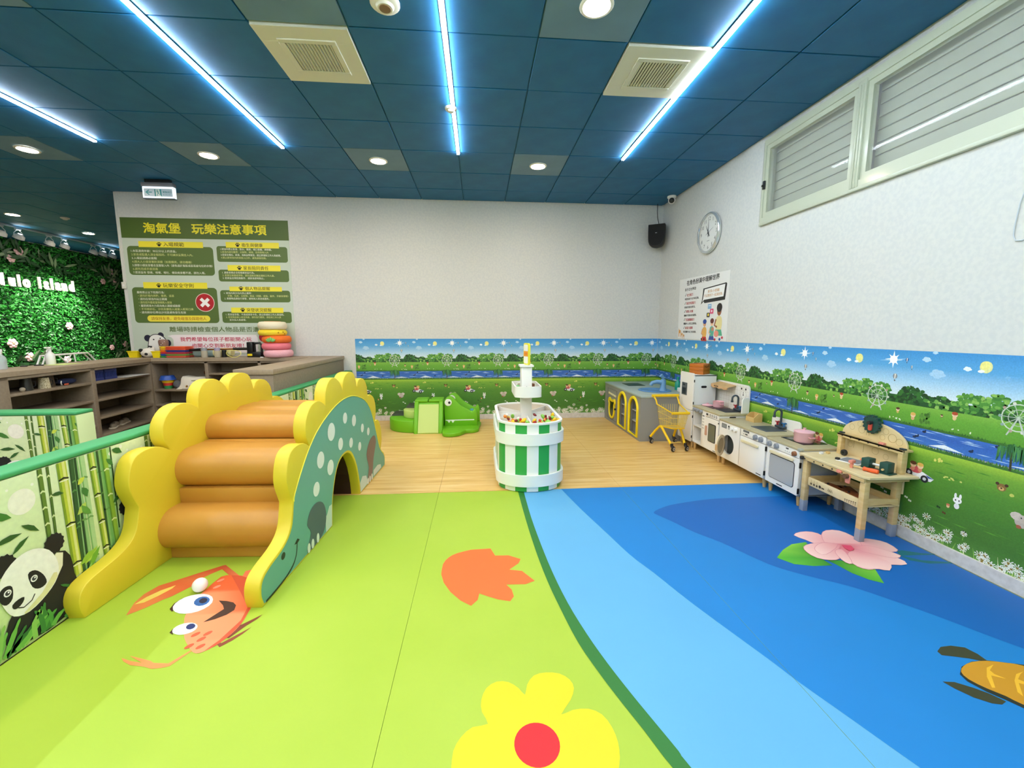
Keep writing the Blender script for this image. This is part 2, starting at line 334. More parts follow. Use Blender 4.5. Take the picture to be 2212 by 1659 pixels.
# ---- soft floor mats (foam mats in vinyl), seams at x=-.35 and 1.25
def wood_mat():
    m = M('woodgrain_vinyl', '#dfb268', .36, coat=.15); nt = m.node_tree; N = nt.nodes; L = nt.links; b = N['Principled BSDF']
    tc = N.new('ShaderNodeTexCoord'); mp = N.new('ShaderNodeMapping'); mp.inputs['Scale'].default_value = (.9, 13, 1)
    n1 = N.new('ShaderNodeTexNoise'); n1.inputs['Scale'].default_value = 1.6; n1.inputs['Detail'].default_value = 7; n1.inputs['Roughness'].default_value = .62
    cr = N.new('ShaderNodeValToRGB'); e = cr.color_ramp.elements
    e[0].position = .3; e[0].color = lin('#d6a04c'); e[1].position = .72; e[1].color = lin('#f3d394')
    e2 = e.new(.5); e2.color = lin('#e8bd6e')
    mp2 = N.new('ShaderNodeMapping'); mp2.inputs['Scale'].default_value = (2.5, 90, 1)
    n2 = N.new('ShaderNodeTexNoise'); n2.inputs['Scale'].default_value = 1.2; n2.inputs['Detail'].default_value = 3
    cr2 = N.new('ShaderNodeValToRGB'); cr2.color_ramp.elements[0].position = .27; cr2.color_ramp.elements[1].position = .4
    cr2.color_ramp.elements[0].color = (.62, .5, .36, 1); cr2.color_ramp.elements[1].color = (1, 1, 1, 1)
    mx = N.new('ShaderNodeMix'); mx.data_type = 'RGBA'; mx.blend_type = 'MULTIPLY'; mx.inputs['Factor'].default_value = .8
    L.new(tc.outputs['Object'], mp.inputs[0]); L.new(mp.outputs[0], n1.inputs['Vector']); L.new(n1.outputs['Fac'], cr.inputs[0])
    L.new(tc.outputs['Object'], mp2.inputs[0]); L.new(mp2.outputs[0], n2.inputs['Vector']); L.new(n2.outputs['Fac'], cr2.inputs[0])
    L.new(cr.outputs[0], mx.inputs[6]); L.new(cr2.outputs[0], mx.inputs[7]); L.new(mx.outputs[2], b.inputs['Base Color'])
    return m
WOODV = wood_mat()
GREENV = M('lime_vinyl', '#a1bd33', .52, noise=('#a8c23c', 1.3), bump=(9, .05))
FLP = print_mat('floor_print', .52, .02, 3)
fp = Print(.0004)
ext = lambda l, *e: l+list(e)
sL = ext([(FP['stripeL'][0][0], 3.466)]+FP['stripeL'], (.74, .75), (.98, .1), (1.5, -1.2), (2.2, -2.4))
sR = ext([(FP['stripeR'][0][0], 3.466)]+FP['stripeR'], (.80, .75), (1.04, .1), (1.56, -1.2), (2.26, -2.4))
mB = ext(FP['midB'], (1.52, .75), (1.72, .1), (2.2, -1.2), (2.815, -2.2))
mB[0] = (mB[0][0], 3.466)
sLs, sRs, mBs = (smooth_poly(q, 3, False) for q in (sL, sR, mB))
fp.add(sRs+[(2.815, -2.4), (2.815, 3.466)], '#5fa9d6', 0)
fp.add(mBs+[(2.815, 3.466)], '#147ec8', 1)
dk = FP['darkTop'][1:]+[(2.815, 3.17), (2.815, .95), (2.6, 1.2)]+FP['darkBot'][::-1]
fp.add(smooth_poly(FP['darkBot'][::-1][:-1]+[FP['darkBot'][0]]+FP['darkTop'][1:], 3, False)+[(2.815, 3.17), (2.815, .95), (2.6, 1.2)], '#0362b2', 2)
fp.add(sLs+sRs[::-1], '#267228', 3)
fp.add(smooth_poly(FP['tulip'][:5], 2, False)+FP['tulip'][5:], '#ee6c2c', 1)
fl_c = (.185, 1.225)
lower = [(2*fl_c[0]-x, 2*fl_c[1]-y) for x, y in FP['flower'][5:20]]
fp.add(smooth_poly(FP['flower'], 2, False)+[(.38, 1.04)]+lower[::-1][::-1]+[(-.04, 1.07)], '#e2cc0a', 1)
fp.add(ell(*fl_c, .077, n=32), '#d01522', 2)
# crab print
fp.add(FP['claw1'], ['#d8793f', '#d9823c', '#d7703c', '#d2602f', '#d2602f', '#cf5a2c', '#c8552c', '#b94a2a', '#b94a2a', '#e07a50', '#e07a50', '#d66a40', '#c8552c', '#d46a3a', '#d8703a', '#d2602f', '#d2602f', '#d2683a', '#d2703a', '#d8793f', '#d8793f'], 1)
fp.add(FP['streak'], '#e3c85a', 2); fp.add(FP['leg1'], '#7a3a25', 1); fp.add(FP['leg2'], '#8a4028', 1)
fp.add(FP['claw2'], '#ec8f4f', 1); fp.add(FP['claw3'], '#ef7a52', 3)
cb = FP['body']; fp.add(smooth_poly(cb, 2), ['#f79a6a' if i < 6 or i > 22 else ('#e2602f' if i < 18 else '#f58f60') for i in range(2*len(cb))], 2)
fp.add(FP['bodyDark'], '#cf5230', 3)
for i, (x, y) in enumerate(FP['spots6']): fp.add(ell(x, y, .019, .012, 10, .9), '#d85a35' if i < 5 else '#f58f6f', 4)
for k, c in (('lid1', '#3a1d16'), ('lid2', '#3a1d16')): fp.add(FP[k], c, 3)
fp.add(FP['eye1'], '#eeeeee', 4); fp.add(FP['pup1'], '#2a63a8', 5); fp.add(FP['pin1'], '#101a3a', 6)
fp.add(FP['eye2'], '#eeeeee', 4); fp.add(FP['pup2'], '#16306a', 5); fp.add(FP['mouth'], '#3d2218', 4)
# water lily print
for k in ('stemA', 'stemB'): fp.add(FP[k], '#0f6a72', 3)
fp.add(FP['leafA'], ['#4fae2e', '#7cc23a', '#86c83f', '#5aa82c', '#3c8f28', '#3c8f28', '#2f7f24', '#4fae2e', '#5cb534'], 4)
fp.add(FP['leafB'], ['#2f7f24', '#3c8f28', '#7cc23a', '#4fae2e', '#58b034', '#4a9e2e', '#3c8f28'], 4)
lc = FP['pcen'][1]
fp.add(ell(lc[0]-.03, lc[1]-.02, .16, .095, 20), '#dd8089', 4.5)
for i in range(10):
    P = FP['petal%d' % i]; D = [math.hypot(x-lc[0], y-lc[1]) for x, y in P]; mx_ = max(D)
    a, z = lin('#da7883'), lin('#f6cdc6')
    P2 = smooth_poly(P, 2)
    cs = []
    for x, y in P2:
        k = min(1, math.hypot(x-lc[0], y-lc[1])/mx_); cs.append(tuple(a[j]+(z[j]-a[j])*k for j in range(4)))
    fp.add(P2, cs, 5+i); fp.add(thick(P2+[P2[0]], .006), '#d58a92', 4.6+i)
fp.add(FP['pcen'], '#d94a68', 16)
# turtle print
fp.add(FP['flipA'], '#3a3a22', 3); fp.add(FP['flipB'], '#3a3a22', 3)
fp.add(FP['shellRim'], '#26261c', 4); fp.add(smooth_poly(FP['shell'], 2), '#c98f1e', 5)
fp.add(FP['arcA'], '#efb82f', 6); fp.add(FP['arcB'], '#efb82f', 6)
mats_x = [(-1.988, -.3508), (-.3492, 1.2492), (1.2508, 2.82)]
for (x0, x1) in mats_x:
    o = B().box(x0, x1, -2.4, 3.466, -.02, 0).obj('play_mat', GREENV, fl)
    place('mat_print', fp.clip(x0, x1).mesh('mat_print', lambda a, b, h: (a, b, h), FLP), o)
    B().box(x0, x1, 3.472, YB-.013, -.02, 0).obj('play_mat', WOODV, fl)

# ---- mural wallpaper
MUR = print_mat('mural_print', .5, .10, 120); MP = .785
def mural_tile(seed):
    r = random.Random(seed); p = Print(.0003)
    A = lambda x: (x-25)*.001817
    Z = lambda y: 1.254-(y-83)*.001871
    def bands(ys, cols, l):
        for i in range(len(ys)-1):
            p.add([(0, Z(ys[i])), (MP, Z(ys[i])), (MP, Z(ys[i+1])), (0, Z(ys[i+1]))], [cols[i], cols[i], cols[i+1], cols[i+1]], l)
    bands([83, 140, 190, 245], ['#3d92d2', '#5ba7dc', '#a6cfe9', '#e2edf1'], 0)
    def blob(x, y, rx, ry, c, l, n=8, j=.15):
        p.add([(A(x)+rx*.0018*cos(t)*(1+r.uniform(-j, j)), Z(y)+ry*.0018*sin(t)*(1+r.uniform(-j, j))) for t in (2*PI*i/n for i in range(n))], c, l)
    def cloud(x, y, s, c='#bcdcf0'):
        for dx, dy, q in ((-1, .2, .55), (-.4, -.3, .75), (.4, -.2, .7), (1, .25, .5), (0, .35, .9)): blob(x+dx*s, y+dy*s, s*q, s*q*.75, c, 1, 10, .03)
    cloud(70, 110, 10); cloud(110, 155, 17, '#a9d0ec'); cloud(195, 131, 8, '#f0f6fa'); cloud(95, 86, 6); cloud(300, 148, 5, '#7fbbe4')
    blob(243, 122, 17, 19, '#e8e6a0', 1, 14, .02); blob(240, 118, 13, 14, '#f4ec8c', 2, 14, .02); blob(232, 136, 9, 5, '#f5f8f8', 3)
    p.add([(A(385)+(34 if i % 2 == 0 else 14)*.0018*(.8+.2*(i % 4 == 0))*cos(2*PI*i/16), Z(118)+(34 if i % 2 == 0 else 14)*.0018*(.8+.2*(i % 4 == 0))*sin(2*PI*i/16)) for i in range(16)], '#f4f8fb', 1)
    blob(385, 118, 15, 15, '#ffffff', 2, 12, 0)
    p.add([(A(330), Z(124)), (A(375), Z(117)), (A(440), Z(112)), (A(385), Z(123))], '#a5d2ee', 1)
    for x, y, s, c in ((398, 178, 9, '#8a8f96'), (435, 116, 6, '#2d5f9f'), (455, 140, 5, '#6a7f9a')):
        blob(x, y, s, s*1.2, c, 2, 8, 0); blob(x, y+s*1.7, s*.35, s*.35, '#5a5048', 2, 5, 0)
        p.add([(A(x-s*.3), Z(y-s)), (A(x+s*.3), Z(y-s)), (A(x+s*.2), Z(y+s)), (A(x-s*.2), Z(y+s))], '#e8e4d8', 3)
    # tree line
    def crown(x, y, w, h, cols, n):
        for i in range(n):
            t = r.uniform(0, 2*PI); q = math.sqrt(r.random())
            blob(x+cos(t)*q*w, y+abs(sin(t))*0+sin(t)*q*h, r.uniform(5, 11), r.uniform(4, 8), r.choice(cols[:2]) if i < n*.5 else r.choice(cols), 1+int(i*4/n), 7)
    D = ['#1f4d22', '#2a5f28', '#34702c', '#193f1e']; Lt = ['#5b9a3c', '#4f8f38', '#79b04c', '#3f7d33', '#8fbf5c']
    p.add([(0, Z(243)), (MP, Z(243)), (MP, Z(276)), (0, Z(276))], '#25542a', 1)
    for x, y, w, h, c, n in ((38, 240, 52, 30, D, 110), (470, 240, 52, 30, D, 110), (130, 252, 48, 20, D+Lt, 80), (215, 238, 44, 32, ['#4f8f38', '#3f7d33']+Lt, 100), (285, 236, 32, 36, ['#4f8f38', '#3f7d33']+Lt, 80), (262, 264, 60, 12, D, 40),
                             (350, 238, 38, 30, ['#3f7d33', '#4f8f38']+Lt, 80), (425, 258, 20, 14, D, 24), (395, 262, 30, 12, D, 24), (440, 240, 18, 24, D, 40), (28, 262, 12, 10, D, 14)):
        crown(x, y, w, h, c, n)
    bands([272, 300, 340], ['#7fb544', '#67a636', '#5d9a30'], 5)
    # ferris wheel
    cx, cy, R = A(338), Z(258), .075
    for i in range(20):
        t0, t1 = 2*PI*i/20, 2*PI*(i+1)/20
        p.add([(cx+q*cos(t), cy+q*sin(t)) for q, t in ((R, t0), (R, t1), (R*.92, t1), (R*.92, t0))], '#cfdac9', 6)
        p.add([(cx+q*cos(t), cy+q*sin(t)) for q, t in ((R*.6, t0), (R*.6, t1), (R*.55, t1), (R*.55, t0))], '#b9c6b4', 6)
        if i % 2 == 0:
            p.add(thick([(cx, cy), (cx+R*cos(t0), cy+R*sin(t0))], .003), '#c9d4c4', 6)
            p.add(ell(cx+R*1.05*cos(t0), cy+R*1.05*sin(t0), .0085, n=6), r.choice(['#d0d0c0', '#8fa8a0', '#dcdacf', '#b7a08f']), 7)
    for s in (-1, 1): p.add(thick([(cx, cy), (cx+s*.04, cy-.10)], .007), '#c3ccc0', 7)
    # little figures in the meadow
    def kid(x, y, s, hair, shirt, l=7):
        blob(x, y+s*1.2, s*.7, s*.9, shirt, l, 8, 0); blob(x, y, s, s, '#efc9a2', l+1, 10, 0); blob(x, y-s*.45, s*1.05, s*.65, hair, l+2, 8, .05)
    kid(424, 296, 7, '#5a3a24', '#c8b060'); kid(48, 306, 9, '#e2b25e', '#d8a878'); kid(178, 280, 9, '#b5492c', '#e8c890'); kid(140, 290, 4, '#4a3424', '#7a8a50')
    def bush(x, y): crown(x, y, 20, 18, ['#4a7c2c', '#5a8f38', '#3c6a26'], 26); 
    for i in range(26): blob(88+r.uniform(-18, 18), 310+r.uniform(-20, 18), 4, 6, r.choice(['#4a7c2c', '#5a8f38', '#3c6a26']), 7)
    for i in range(14): blob(r.choice([170, 205, 420])+r.uniform(-25, 25), 330+r.uniform(-4, 4), 2.5, 2, '#e6ecd2', 7, 6)
    # river
    bands([340, 365, 402], ['#4173c4', '#3263b8', '#3f77c6'], 6)
    for i in range(16):
        x, y, w_ = r.uniform(30, 440), r.uniform(348, 396), r.uniform(12, 40); p.add([(A(x-w_), Z(y)), (A(x), Z(y-1.6)), (A(x+w_), Z(y)), (A(x), Z(y+1.6))], '#a9c9ea', 7)
    p.add([(A(110), Z(398)), (A(160), Z(384)), (A(220), Z(398))], '#e8f1f6', 8); p.add([(A(330), Z(398)), (A(390), Z(390)), (A(450), Z(398))], '#dfeaf2', 8)
    for x, y in ((92, 356), (62, 380), (70, 376), (236, 384), (300, 352)): blob(x, y, 7, 4, '#1c2f52', 9, 7); blob(x+4, y-4, 3, 3.5, '#1c2f52', 9, 6)
    # banks with reeds
    for y, n, h in ((340, 80, 9), (408, 120, 14)):
        p.add([(0, Z(y-2)), (MP, Z(y-2)), (MP, Z(y+6)), (0, Z(y+6))], '#3c6e2b', 9)
        for i in range(n):
            x = MP*(i+r.random())/n; hh = h*r.uniform(.4, 1)*.0018
            p.add([(x-.004, Z(y)), (x+.004, Z(y)), (x+r.uniform(-.004, .004), Z(y)+hh)], r.choice(['#2c5c22', '#3f7a2c', '#548f38']), 10)
    # willow
    wx = 338
    p.add(thick([(A(wx), Z(412)), (A(wx-2), Z(370)), (A(wx+2), Z(350))], .010), '#3a3a22', 10)
    for i in range(70):
        x = wx+r.uniform(-36, 36); y0 = 336+abs(x-wx)*.35+r.uniform(-4, 8); l_ = r.uniform(22, 44)
        p.add(thick([(A(x), Z(y0)), (A(x+r.uniform(-3, 3)), Z(y0+l_))], [.008, .002]), r.choice(['#2f6a36', '#3f7d44', '#255a2c', '#4f9050']), 11)
    # lawn
    bands([414, 440, 500, 580, 650, 712], ['#a3c83e', '#76a835', '#538c2c', '#467d28', '#427628', '#568c38'], 8)
    for i in range(60):
        x, y = r.uniform(30, 450), r.uniform(440, 690); p.add([(A(x-22), Z(y)), (A(x), Z(y-2)), (A(x+22), Z(y)), (A(x), Z(y+2))], r.choice(['#4d8c2a', '#5c9c30', '#428026']), 9)
    for i in range(9): blob(172+r.uniform(0, 50), 490+r.uniform(-5, 4), 4, 2.6, '#c9cf6a', 10, 6)
    for i in range(7): blob(150+r.uniform(-12, 12), 436+r.uniform(-5, 6), 4, 5, '#d8d86a', 10, 6)
    # kart with two children
    kx, ky = 85, 498
    p.add([(A(kx-28), Z(ky+8)), (A(kx-24), Z(ky-6)), (A(kx+20), Z(ky-4)), (A(kx+58), Z(ky+10)), (A(kx+48), Z(ky+22)), (A(kx), Z(ky+22))], '#e9ecef', 10)
    blob(kx-4, ky-6, 20, 13, '#c9505a', 11, 10, .05)
    for dx, c in ((-14, '#6a3c24'), (10, '#e6b558')): kid(kx+dx, ky-22, 11, c, '#d98a70', 12)
    for dx, dy in ((-26, 10), (28, 18)): blob(kx+dx, ky+dy, 13, 13, '#20242a', 13, 12, 0); blob(kx+dx, ky+dy, 6, 6, '#c8ccd0', 14, 8, 0)
    p.add([(A(kx+30), Z(ky+2)), (A(kx+58), Z(ky+10)), (A(kx+40), Z(ky+12))], '#3b5fa8', 12)
    # elephant, rabbit, dog, mushroom, butterflies
    ex, ey = 385, 540
    blob(ex, ey+8, 20, 16, '#b8aca0', 10, 12, .03); blob(ex-16, ey-6, 15, 12, '#cfc3b4', 11, 10, .05); blob(ex+14, ey-8, 14, 11, '#cfc3b4', 11, 10, .05); blob(ex, ey-2, 12, 13, '#c2b6a8', 12, 10, 0)
    for dx in (-5, 5): blob(ex+dx, ey-5, 2, 2.5, '#3a3430', 13, 6, 0)
    blob(ex-8, ey+22, 7, 6, '#a05a3c', 12, 8)
    rx, ry = 219, 552
    for dx in (-7, 7): blob(rx+dx, ry-17, 4, 9, '#eef0ee', 10, 8, 0)
    blob(rx, ry-3, 13, 11, '#f4f5f3', 11, 12, 0); blob(rx, ry+16, 8, 10, '#e6e6ea', 10, 10, 0)
    for dx in (-5, 5): blob(rx+dx, ry-3, 2.2, 3, '#3a2a3a', 12, 7, 0)
    dx_, dy_ = 325, 466
    blob(dx_, dy_, 12, 12, '#8a6a38', 10, 10, 0); blob(dx_, dy_+4, 7, 6, '#d8b070', 11, 8, 0); blob(dx_, dy_+2, 3, 2.4, '#20160c', 12, 6, 0)
    for s in (-1, 1): blob(dx_+s*11, dy_-9, 5, 5, '#4a3420', 11, 7, 0)
    blob(dx_+26, dy_+14, 6, 5, '#c8cc60', 10, 7)
    blob(195, 578, 5, 6, '#e0c090', 10, 7, 0); blob(195, 573, 6, 4, '#c8704c', 11, 7, 0)
    for x, y, c in ((168, 592, '#1d3a1c'), (186, 604, '#5a3a1c'), (250, 640, '#21301c'), (415, 610, '#f0f2e8'), (400, 600, '#e4e8d8'), (60, 600, '#f0f2e8'), (74, 608, '#dfe4d2')):
        blob(x-3, y, 3.5, 4.5, c, 10, 6); blob(x+3, y+1, 3.5, 4, c, 10, 6)
    # daisies along the foot
    for i in range(64):
        x = r.uniform(32, 448); y = 712-abs(r.gauss(0, 24))-6
        if y < 632: continue
        s_ = r.uniform(9, 15)
        p.add(thick([(A(x), Z(y)), (A(x+r.uniform(-4, 4)), Z(min(711, y+22)))], .0025), '#8fbf55', 10)
        for k in range(9): t = 2*PI*k/9+r.random()*.2; p.add(thick([(A(x), Z(y)), (A(x)+s_*.0018*cos(t), Z(y)+s_*.0016*sin(t))], [.0015, .006]), '#f1f4e6', 11+i % 3)
        blob(x, y, s_*.28, s_*.24, '#8f7a2a', 15, 6, 0)
    for i in range(40):
        x = r.uniform(30, 450); y = r.uniform(672, 708); p.add(thick([(A(x), Z(711)), (A(x+r.uniform(-8, 8)), Z(y-10))], [.006, .001]), r.choice(['#b9d876', '#8fbf55', '#d8e6a8']), 10)
    return p
mt = mural_tile(3)
mural_b = thing('wall_mural', 'printed meadow and river wallpaper band along the back wall behind the crocodile slide', 'wall mural', (-1.837, YB, 0), 0)
mural_r = thing('wall_mural', 'printed meadow and river wallpaper band along the right wall behind the play kitchens', 'wall mural', (XR, YB, 0), 0)
full_b = mt.clip(0, MP).mesh('mural_panel', lambda a, b, h: (a, -.0008-h, b), MUR)
full_r = mt.clip(0, MP).mesh('mural_panel', lambda a, b, h: (-.0008-h, -a, b), MUR)
nb = int((XR+1.837)/MP)
for i in range(nb): place('mural_panel', full_b, mural_b, (i*MP, 0, 0))
rest = XR+1.837-nb*MP-.0062
place('mural_panel', mt.clip(0, rest).mesh('mural_panel', lambda a, b, h: (a, -.0008-h, b), MUR), mural_b, (nb*MP, 0, 0))
for i in range(9): place('mural_panel', full_r, mural_r, (0, -i*MP-(.012 if i == 0 else 0)*0, 0))

# ---- ceiling: grid of painted tiles
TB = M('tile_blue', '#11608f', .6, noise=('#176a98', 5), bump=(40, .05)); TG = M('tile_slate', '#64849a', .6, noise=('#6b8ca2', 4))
ce = B(); ce.box(-9.9, XR+.16, -3.7, 1.739, ZC, ZC+.08); ce.box(-9.9, XR+.16, 1.739, 13.3, ZC+.014, ZC+.09); ceil = struct('ceiling', ce, TB)
GX = [-1.395+.6*k for k in range(-14, 8)]; GY = [2.939+.6*k for k in range(-2, 17)]
def tile_mesh(w_, d_, nm, mat): return B().box(.005, w_-.005, .005, d_-.005, 0, .013, .0025, 1).mesh(nm, mat)
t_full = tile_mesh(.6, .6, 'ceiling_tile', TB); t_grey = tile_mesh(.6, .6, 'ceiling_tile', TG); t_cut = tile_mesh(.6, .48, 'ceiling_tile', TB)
DLX = (-4.695, -2.895, -1.095, .705); DLY = (5.039, 2.639, .239, -2.161)
holes = {(0, 2), (4, 2)}
nt_ = 0
for i, x in enumerate(GX):
    for j, y in enumerate(GY):
        inside = x > -5.0
        if inside and y > 5.95: continue
        if not inside and (y > 9.6 or y < 2.3): continue
        if x+.6 > XR+.01: continue
        ci, cj = i-14, j
        if (ci, cj) in holes: continue
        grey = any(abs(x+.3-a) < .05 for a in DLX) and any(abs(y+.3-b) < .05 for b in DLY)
        cut = inside and y > 5.9
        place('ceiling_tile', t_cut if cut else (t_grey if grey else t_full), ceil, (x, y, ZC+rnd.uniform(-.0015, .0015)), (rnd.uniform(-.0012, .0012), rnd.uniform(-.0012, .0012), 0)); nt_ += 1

# ---- LED bars
LEDM = M('led_diffuser', '#ffffff', .4, emit=(LED_COL, LED_STR)); ALU = M('aluminium', '#b8c0c8', .35, 1)
bar_h = B().box(-.019, .019, -3.4, 4.76, -.008, 0, .002).mesh('housing', ALU); bar_d = B().box(-.013, .013, -3.39, 4.755, -.020, -.0081).mesh('diffuser', LEDM)
for x, lb in ((-3.795, 'leftmost white LED light bar on the blue ceiling'), (-1.995, 'white LED light bar left of the left ceiling vent'),
              (-.195, 'white LED light bar in the middle of the ceiling between the two vents'), (1.605, 'white LED light bar crossing the edge of the right ceiling vent')):
    t = thing('led_light_bar', lb, 'ceiling light', (x, 0, ZC-.002), 0, 'LED bars on the ceiling'); place('housing', bar_h, t); place('diffuser', bar_d, t)
# ---- downlights
DLM = M('downlight_glow', '#ffffff', .4, emit=(WARM_COL, WARM_STR)); RIM = M('lamp_rim', '#e9e4d8', .4)
dl_r = B().lathe([(.078, 0), (.098, 0), (.100, -.006), (.094, -.012), (.080, -.012), (.078, 0)], n=28).mesh('trim_ring', RIM, 50)
dl_d = B().lathe([(0, -.010), (.079, -.008)], n=20).mesh('lens', DLM, 50)
dlab = {(-4.695, 5.039): 'warm round downlight at the far left, below the shortest LED bar', (-2.895, 5.039): 'warm round downlight above the exit sign and rules poster',
        (-1.095, 5.039): 'warm round downlight in the back row, left of the middle LED bar', (.705, 5.039): 'warm round downlight in the back row, right of the middle LED bar',
        (.705, 2.639): 'large warm downlight at the top edge near the right vent', (-1.095, 2.639): 'warm downlight at the top edge above the left vent'}
for y in DLY:
    for x in DLX:
        t = thing('downlight', dlab.get((x, y), 'warm round downlight overhead behind the camera'), 'ceiling light', (x, y, ZC-.001), 0, 'round downlights in the ceiling')
        place('trim_ring', dl_r, t); place('lens', dl_d, t)
# ---- vents
CREAM = M('vent_cream', '#dedac8', .55); DARK = M('vent_dark', '#2b2a24', .8)
def vent(x, y, lb):
    t = thing('ceiling_vent', lb, 'vent', (x, y, ZC), 0, 'square vents in the ceiling')
    b = B(); h0, h1 = .293, .150
    for a in ((-h0, h0, -h0, -h1), (-h0, h0, h1, h0), (-h0, -h1, -h1, h1), (h1, h0, -h1, h1)): b.box(*a, -.014, .012, .001, 1)
    b.obj('face_plate', CREAM, t)
    f = B(); k0, k1 = .185, .148
    for a in ((-k0, k0, -k0, -k1), (-k0, k0, k1, k0), (-k0, -k1, -k1, k1), (k1, k0, -k1, k1)): f.box(*a, -.022, -.012, .003, 1)
    f.obj('grille_frame', CREAM, t)
    B().box(-.148, .148, -.148, .148, .004, .011).obj('backing', DARK, t)
    sl = B().box(-.006, .006, -.148, .148, -.016, -.004, rot=('Y', .5)).mesh('slat', CREAM)
    for i in range(14): place('slat', sl, t, (-.137+i*.0211, 0, 0))
vent(-1.095, 3.239, 'cream square ceiling vent with a slatted grille, left of the middle LED bar')
vent(1.305, 3.239, 'pale square ceiling vent with a slatted grille partly behind the right LED bar')
# ---- detectors
def detector(x, y, r_, lb, mid):
    t = thing('smoke_detector', lb, 'detector', (x, y, ZC-.001))
    B().lathe([(0, -.034), (r_*.5, -.034), (r_*.62, -.022), (r_*.9, -.018), (r_, -.010), (r_, 0)], n=24).obj('body', M('detector_white', '#e6dfd0', .5), t)
    B().lathe([(0, -.039), (r_*.38, -.037), (r_*.45, -.030)], n=20).obj('sensor', M('sensor_'+mid[1:], mid, .5), t)
detector(-.52, 2.72, .085, 'round cream ceiling sensor with a brown centre at the top edge', '#8a6a4a')
detector(-.215, 3.85, .05, 'small white detector on the ceiling behind the middle LED bar', '#d8d4c8')

# ---- clerestory window with closed shutters
WF = M('window_frame_white', '#c2c7b1', .35, coat=.3); SH = M('shutter_slat', '#a0a693', .5); GLS = M('window_glass', '#ffffff', .03, alpha=.08, spec=.5)
wn = thing('window_1', '', ''); del wn['label']; del wn['category']; wn['kind'] = 'structure'
b = B()
for a in ((win_y0, win_y1, win_z0-.03, win_z0+.02), (win_y0, win_y1, win_z1-.045, win_z1+.012)): b.box(XR-.022, XR+.10, *a)
for a in ((win_y0, win_y0+.02), (win_y1-.03, win_y1)): b.box(XR-.022, XR+.10, *a, win_z0+.02, win_z1-.045)
b.obj('window_frame', WF, wn)
b = B().box(XR-.03, XR+.06, 3.035, 3.105, win_z0-.03, win_z1-.02, .004); b.box(XR-.036, XR-.02, 3.052, 3.068, win_z0-.03, win_z1-.05, .003); b.box(XR-.036, XR-.02, 3.076, 3.088, win_z0-.03, win_z1-.05, .003); b.obj('mullion', WF, wn)
B().box(XR-.028, XR+.02, win_y0, win_y1, win_z0-.052, win_z0-.028, .003).obj('window_sill', WF, wn)
slat = B().box(0, .014, 0, 1, 0, .083, .006, 2).mesh('slat', SH)
for (y0, y1) in ((3.105, win_y1-.03), (win_y0+.02, 3.035)):
    s = B(); g = .042
    s.box(XR-.012, XR+.03, y0, y1, win_z0+.02, win_z0+.02+g); s.box(XR-.012, XR+.03, y0, y1, win_z1-.045-g, win_z1-.045)
    s.box(XR-.012, XR+.03, y0, y0+g, win_z0+.02+g, win_z1-.045-g); s.box(XR-.012, XR+.03, y1-g, y1, win_z0+.02+g, win_z1-.045-g)
    s.obj('sash', WF, wn)
    B().box(XR+.006, XR+.010, y0+g, y1-g, win_z0+.06, win_z1-.085).obj('pane', GLS, wn)
    for k in range(8): place('slat', slat, wn, (XR+.085, y0, win_z0+.01+k*.088), scale=(1, y1-y0, 1))
b = B().box(XR-.03, XR-.01, 4.088, 4.112, 2.76, 2.84, .003); b.box(XR-.045, XR-.028, 4.093, 4.107, 2.785, 2.80, .002); b.obj('latch', M('latch_black', '#16171a', .4), wn)
B().box(XR+.13, XR+.15, win_y0, win_y1, win_z0, win_z1).obj('outer_sheet', M('plaster_grey'), wn)
# ------------------------------------------------------------------ dinosaur climb-and-slide
YEL = M('vinyl_yellow', '#dcc530', .5, bump=(7, .10)); BRN = M('vinyl_tan', '#c48e38', .42, noise=('#bc8632', 3), bump=(14, .06)); DRK = M('vinyl_brown_shaded', '#3a1712', .6)
PR = print_mat('vinyl_print', .5)
SEG = [[(.02, 0), (.004, .058), (.010, .118), (.045, .159), (.12, .182), (.215, .200), (.295, .232), (.346, .29), (.377, .404)],
       [(.377, .404), (.335, .515), (.341, .603), (.382, .681), (.458, .709), (.555, .701), (.633, .659)],
       [(.633, .659), (.590, .736), (.603, .831), (.677, .905), (.782, .923), (.863, .893), (.897, .865)],
       [(.897, .865), (.910, .96), (.972, 1.028), (1.075, 1.043), (1.170, .995), (1.219, .926)],
       [(1.219, .926), (1.235, .997), (1.300, 1.043), (1.403, 1.053), (1.488, 1.016), (1.530, .907)],
       [(1.530, .907), (1.580, .967), (1.697, .964), (1.780, .895), (1.800, .792)],
       [(1.800, .792), (1.880, .795), (1.984, .74), (2.025, .63), (1.985, .522)],
       [(1.985, .522), (2.08, .515), (2.160, .425), (2.175, .295), (2.125, .198)], [(2.125, .198), (2.215, .150), (2.265, .085), (2.255, 0)]]
OUT = []
for q in SEG: OUT += smooth_poly(q, 3, False)[:-1]
OUT.append((2.255, 0))
ARCH = [(1.483, 0), (1.470, .107), (1.425, .256), (1.350, .370), (1.275, .425), (1.190, .438), (1.100, .420), (1.030, .370), (.965, .270), (.920, .14), (.905, 0)]
ARCHs = smooth_poly(ARCH, 2, False)
dino = thing('dinosaur_slide', 'yellow and teal padded dinosaur slide with tan roller steps and a side tunnel', 'play slide', (-1.093, 2.006, 0), -.0526)
def panel(x0, x1, ds):
    return B().prism([(s+ds, z) for s, z in OUT+ARCHs], lambda s, z, t: Vector((t, s, z)), x0, x1, .012, 2)
pr_ = panel(-.078, 0, 0).obj('side_panel', YEL, dino, 50); panel(-.895, -.815, -.055).obj('side_panel', YEL, dino, 50)
tp = Print(.0006)
TEAL = '#66a594'
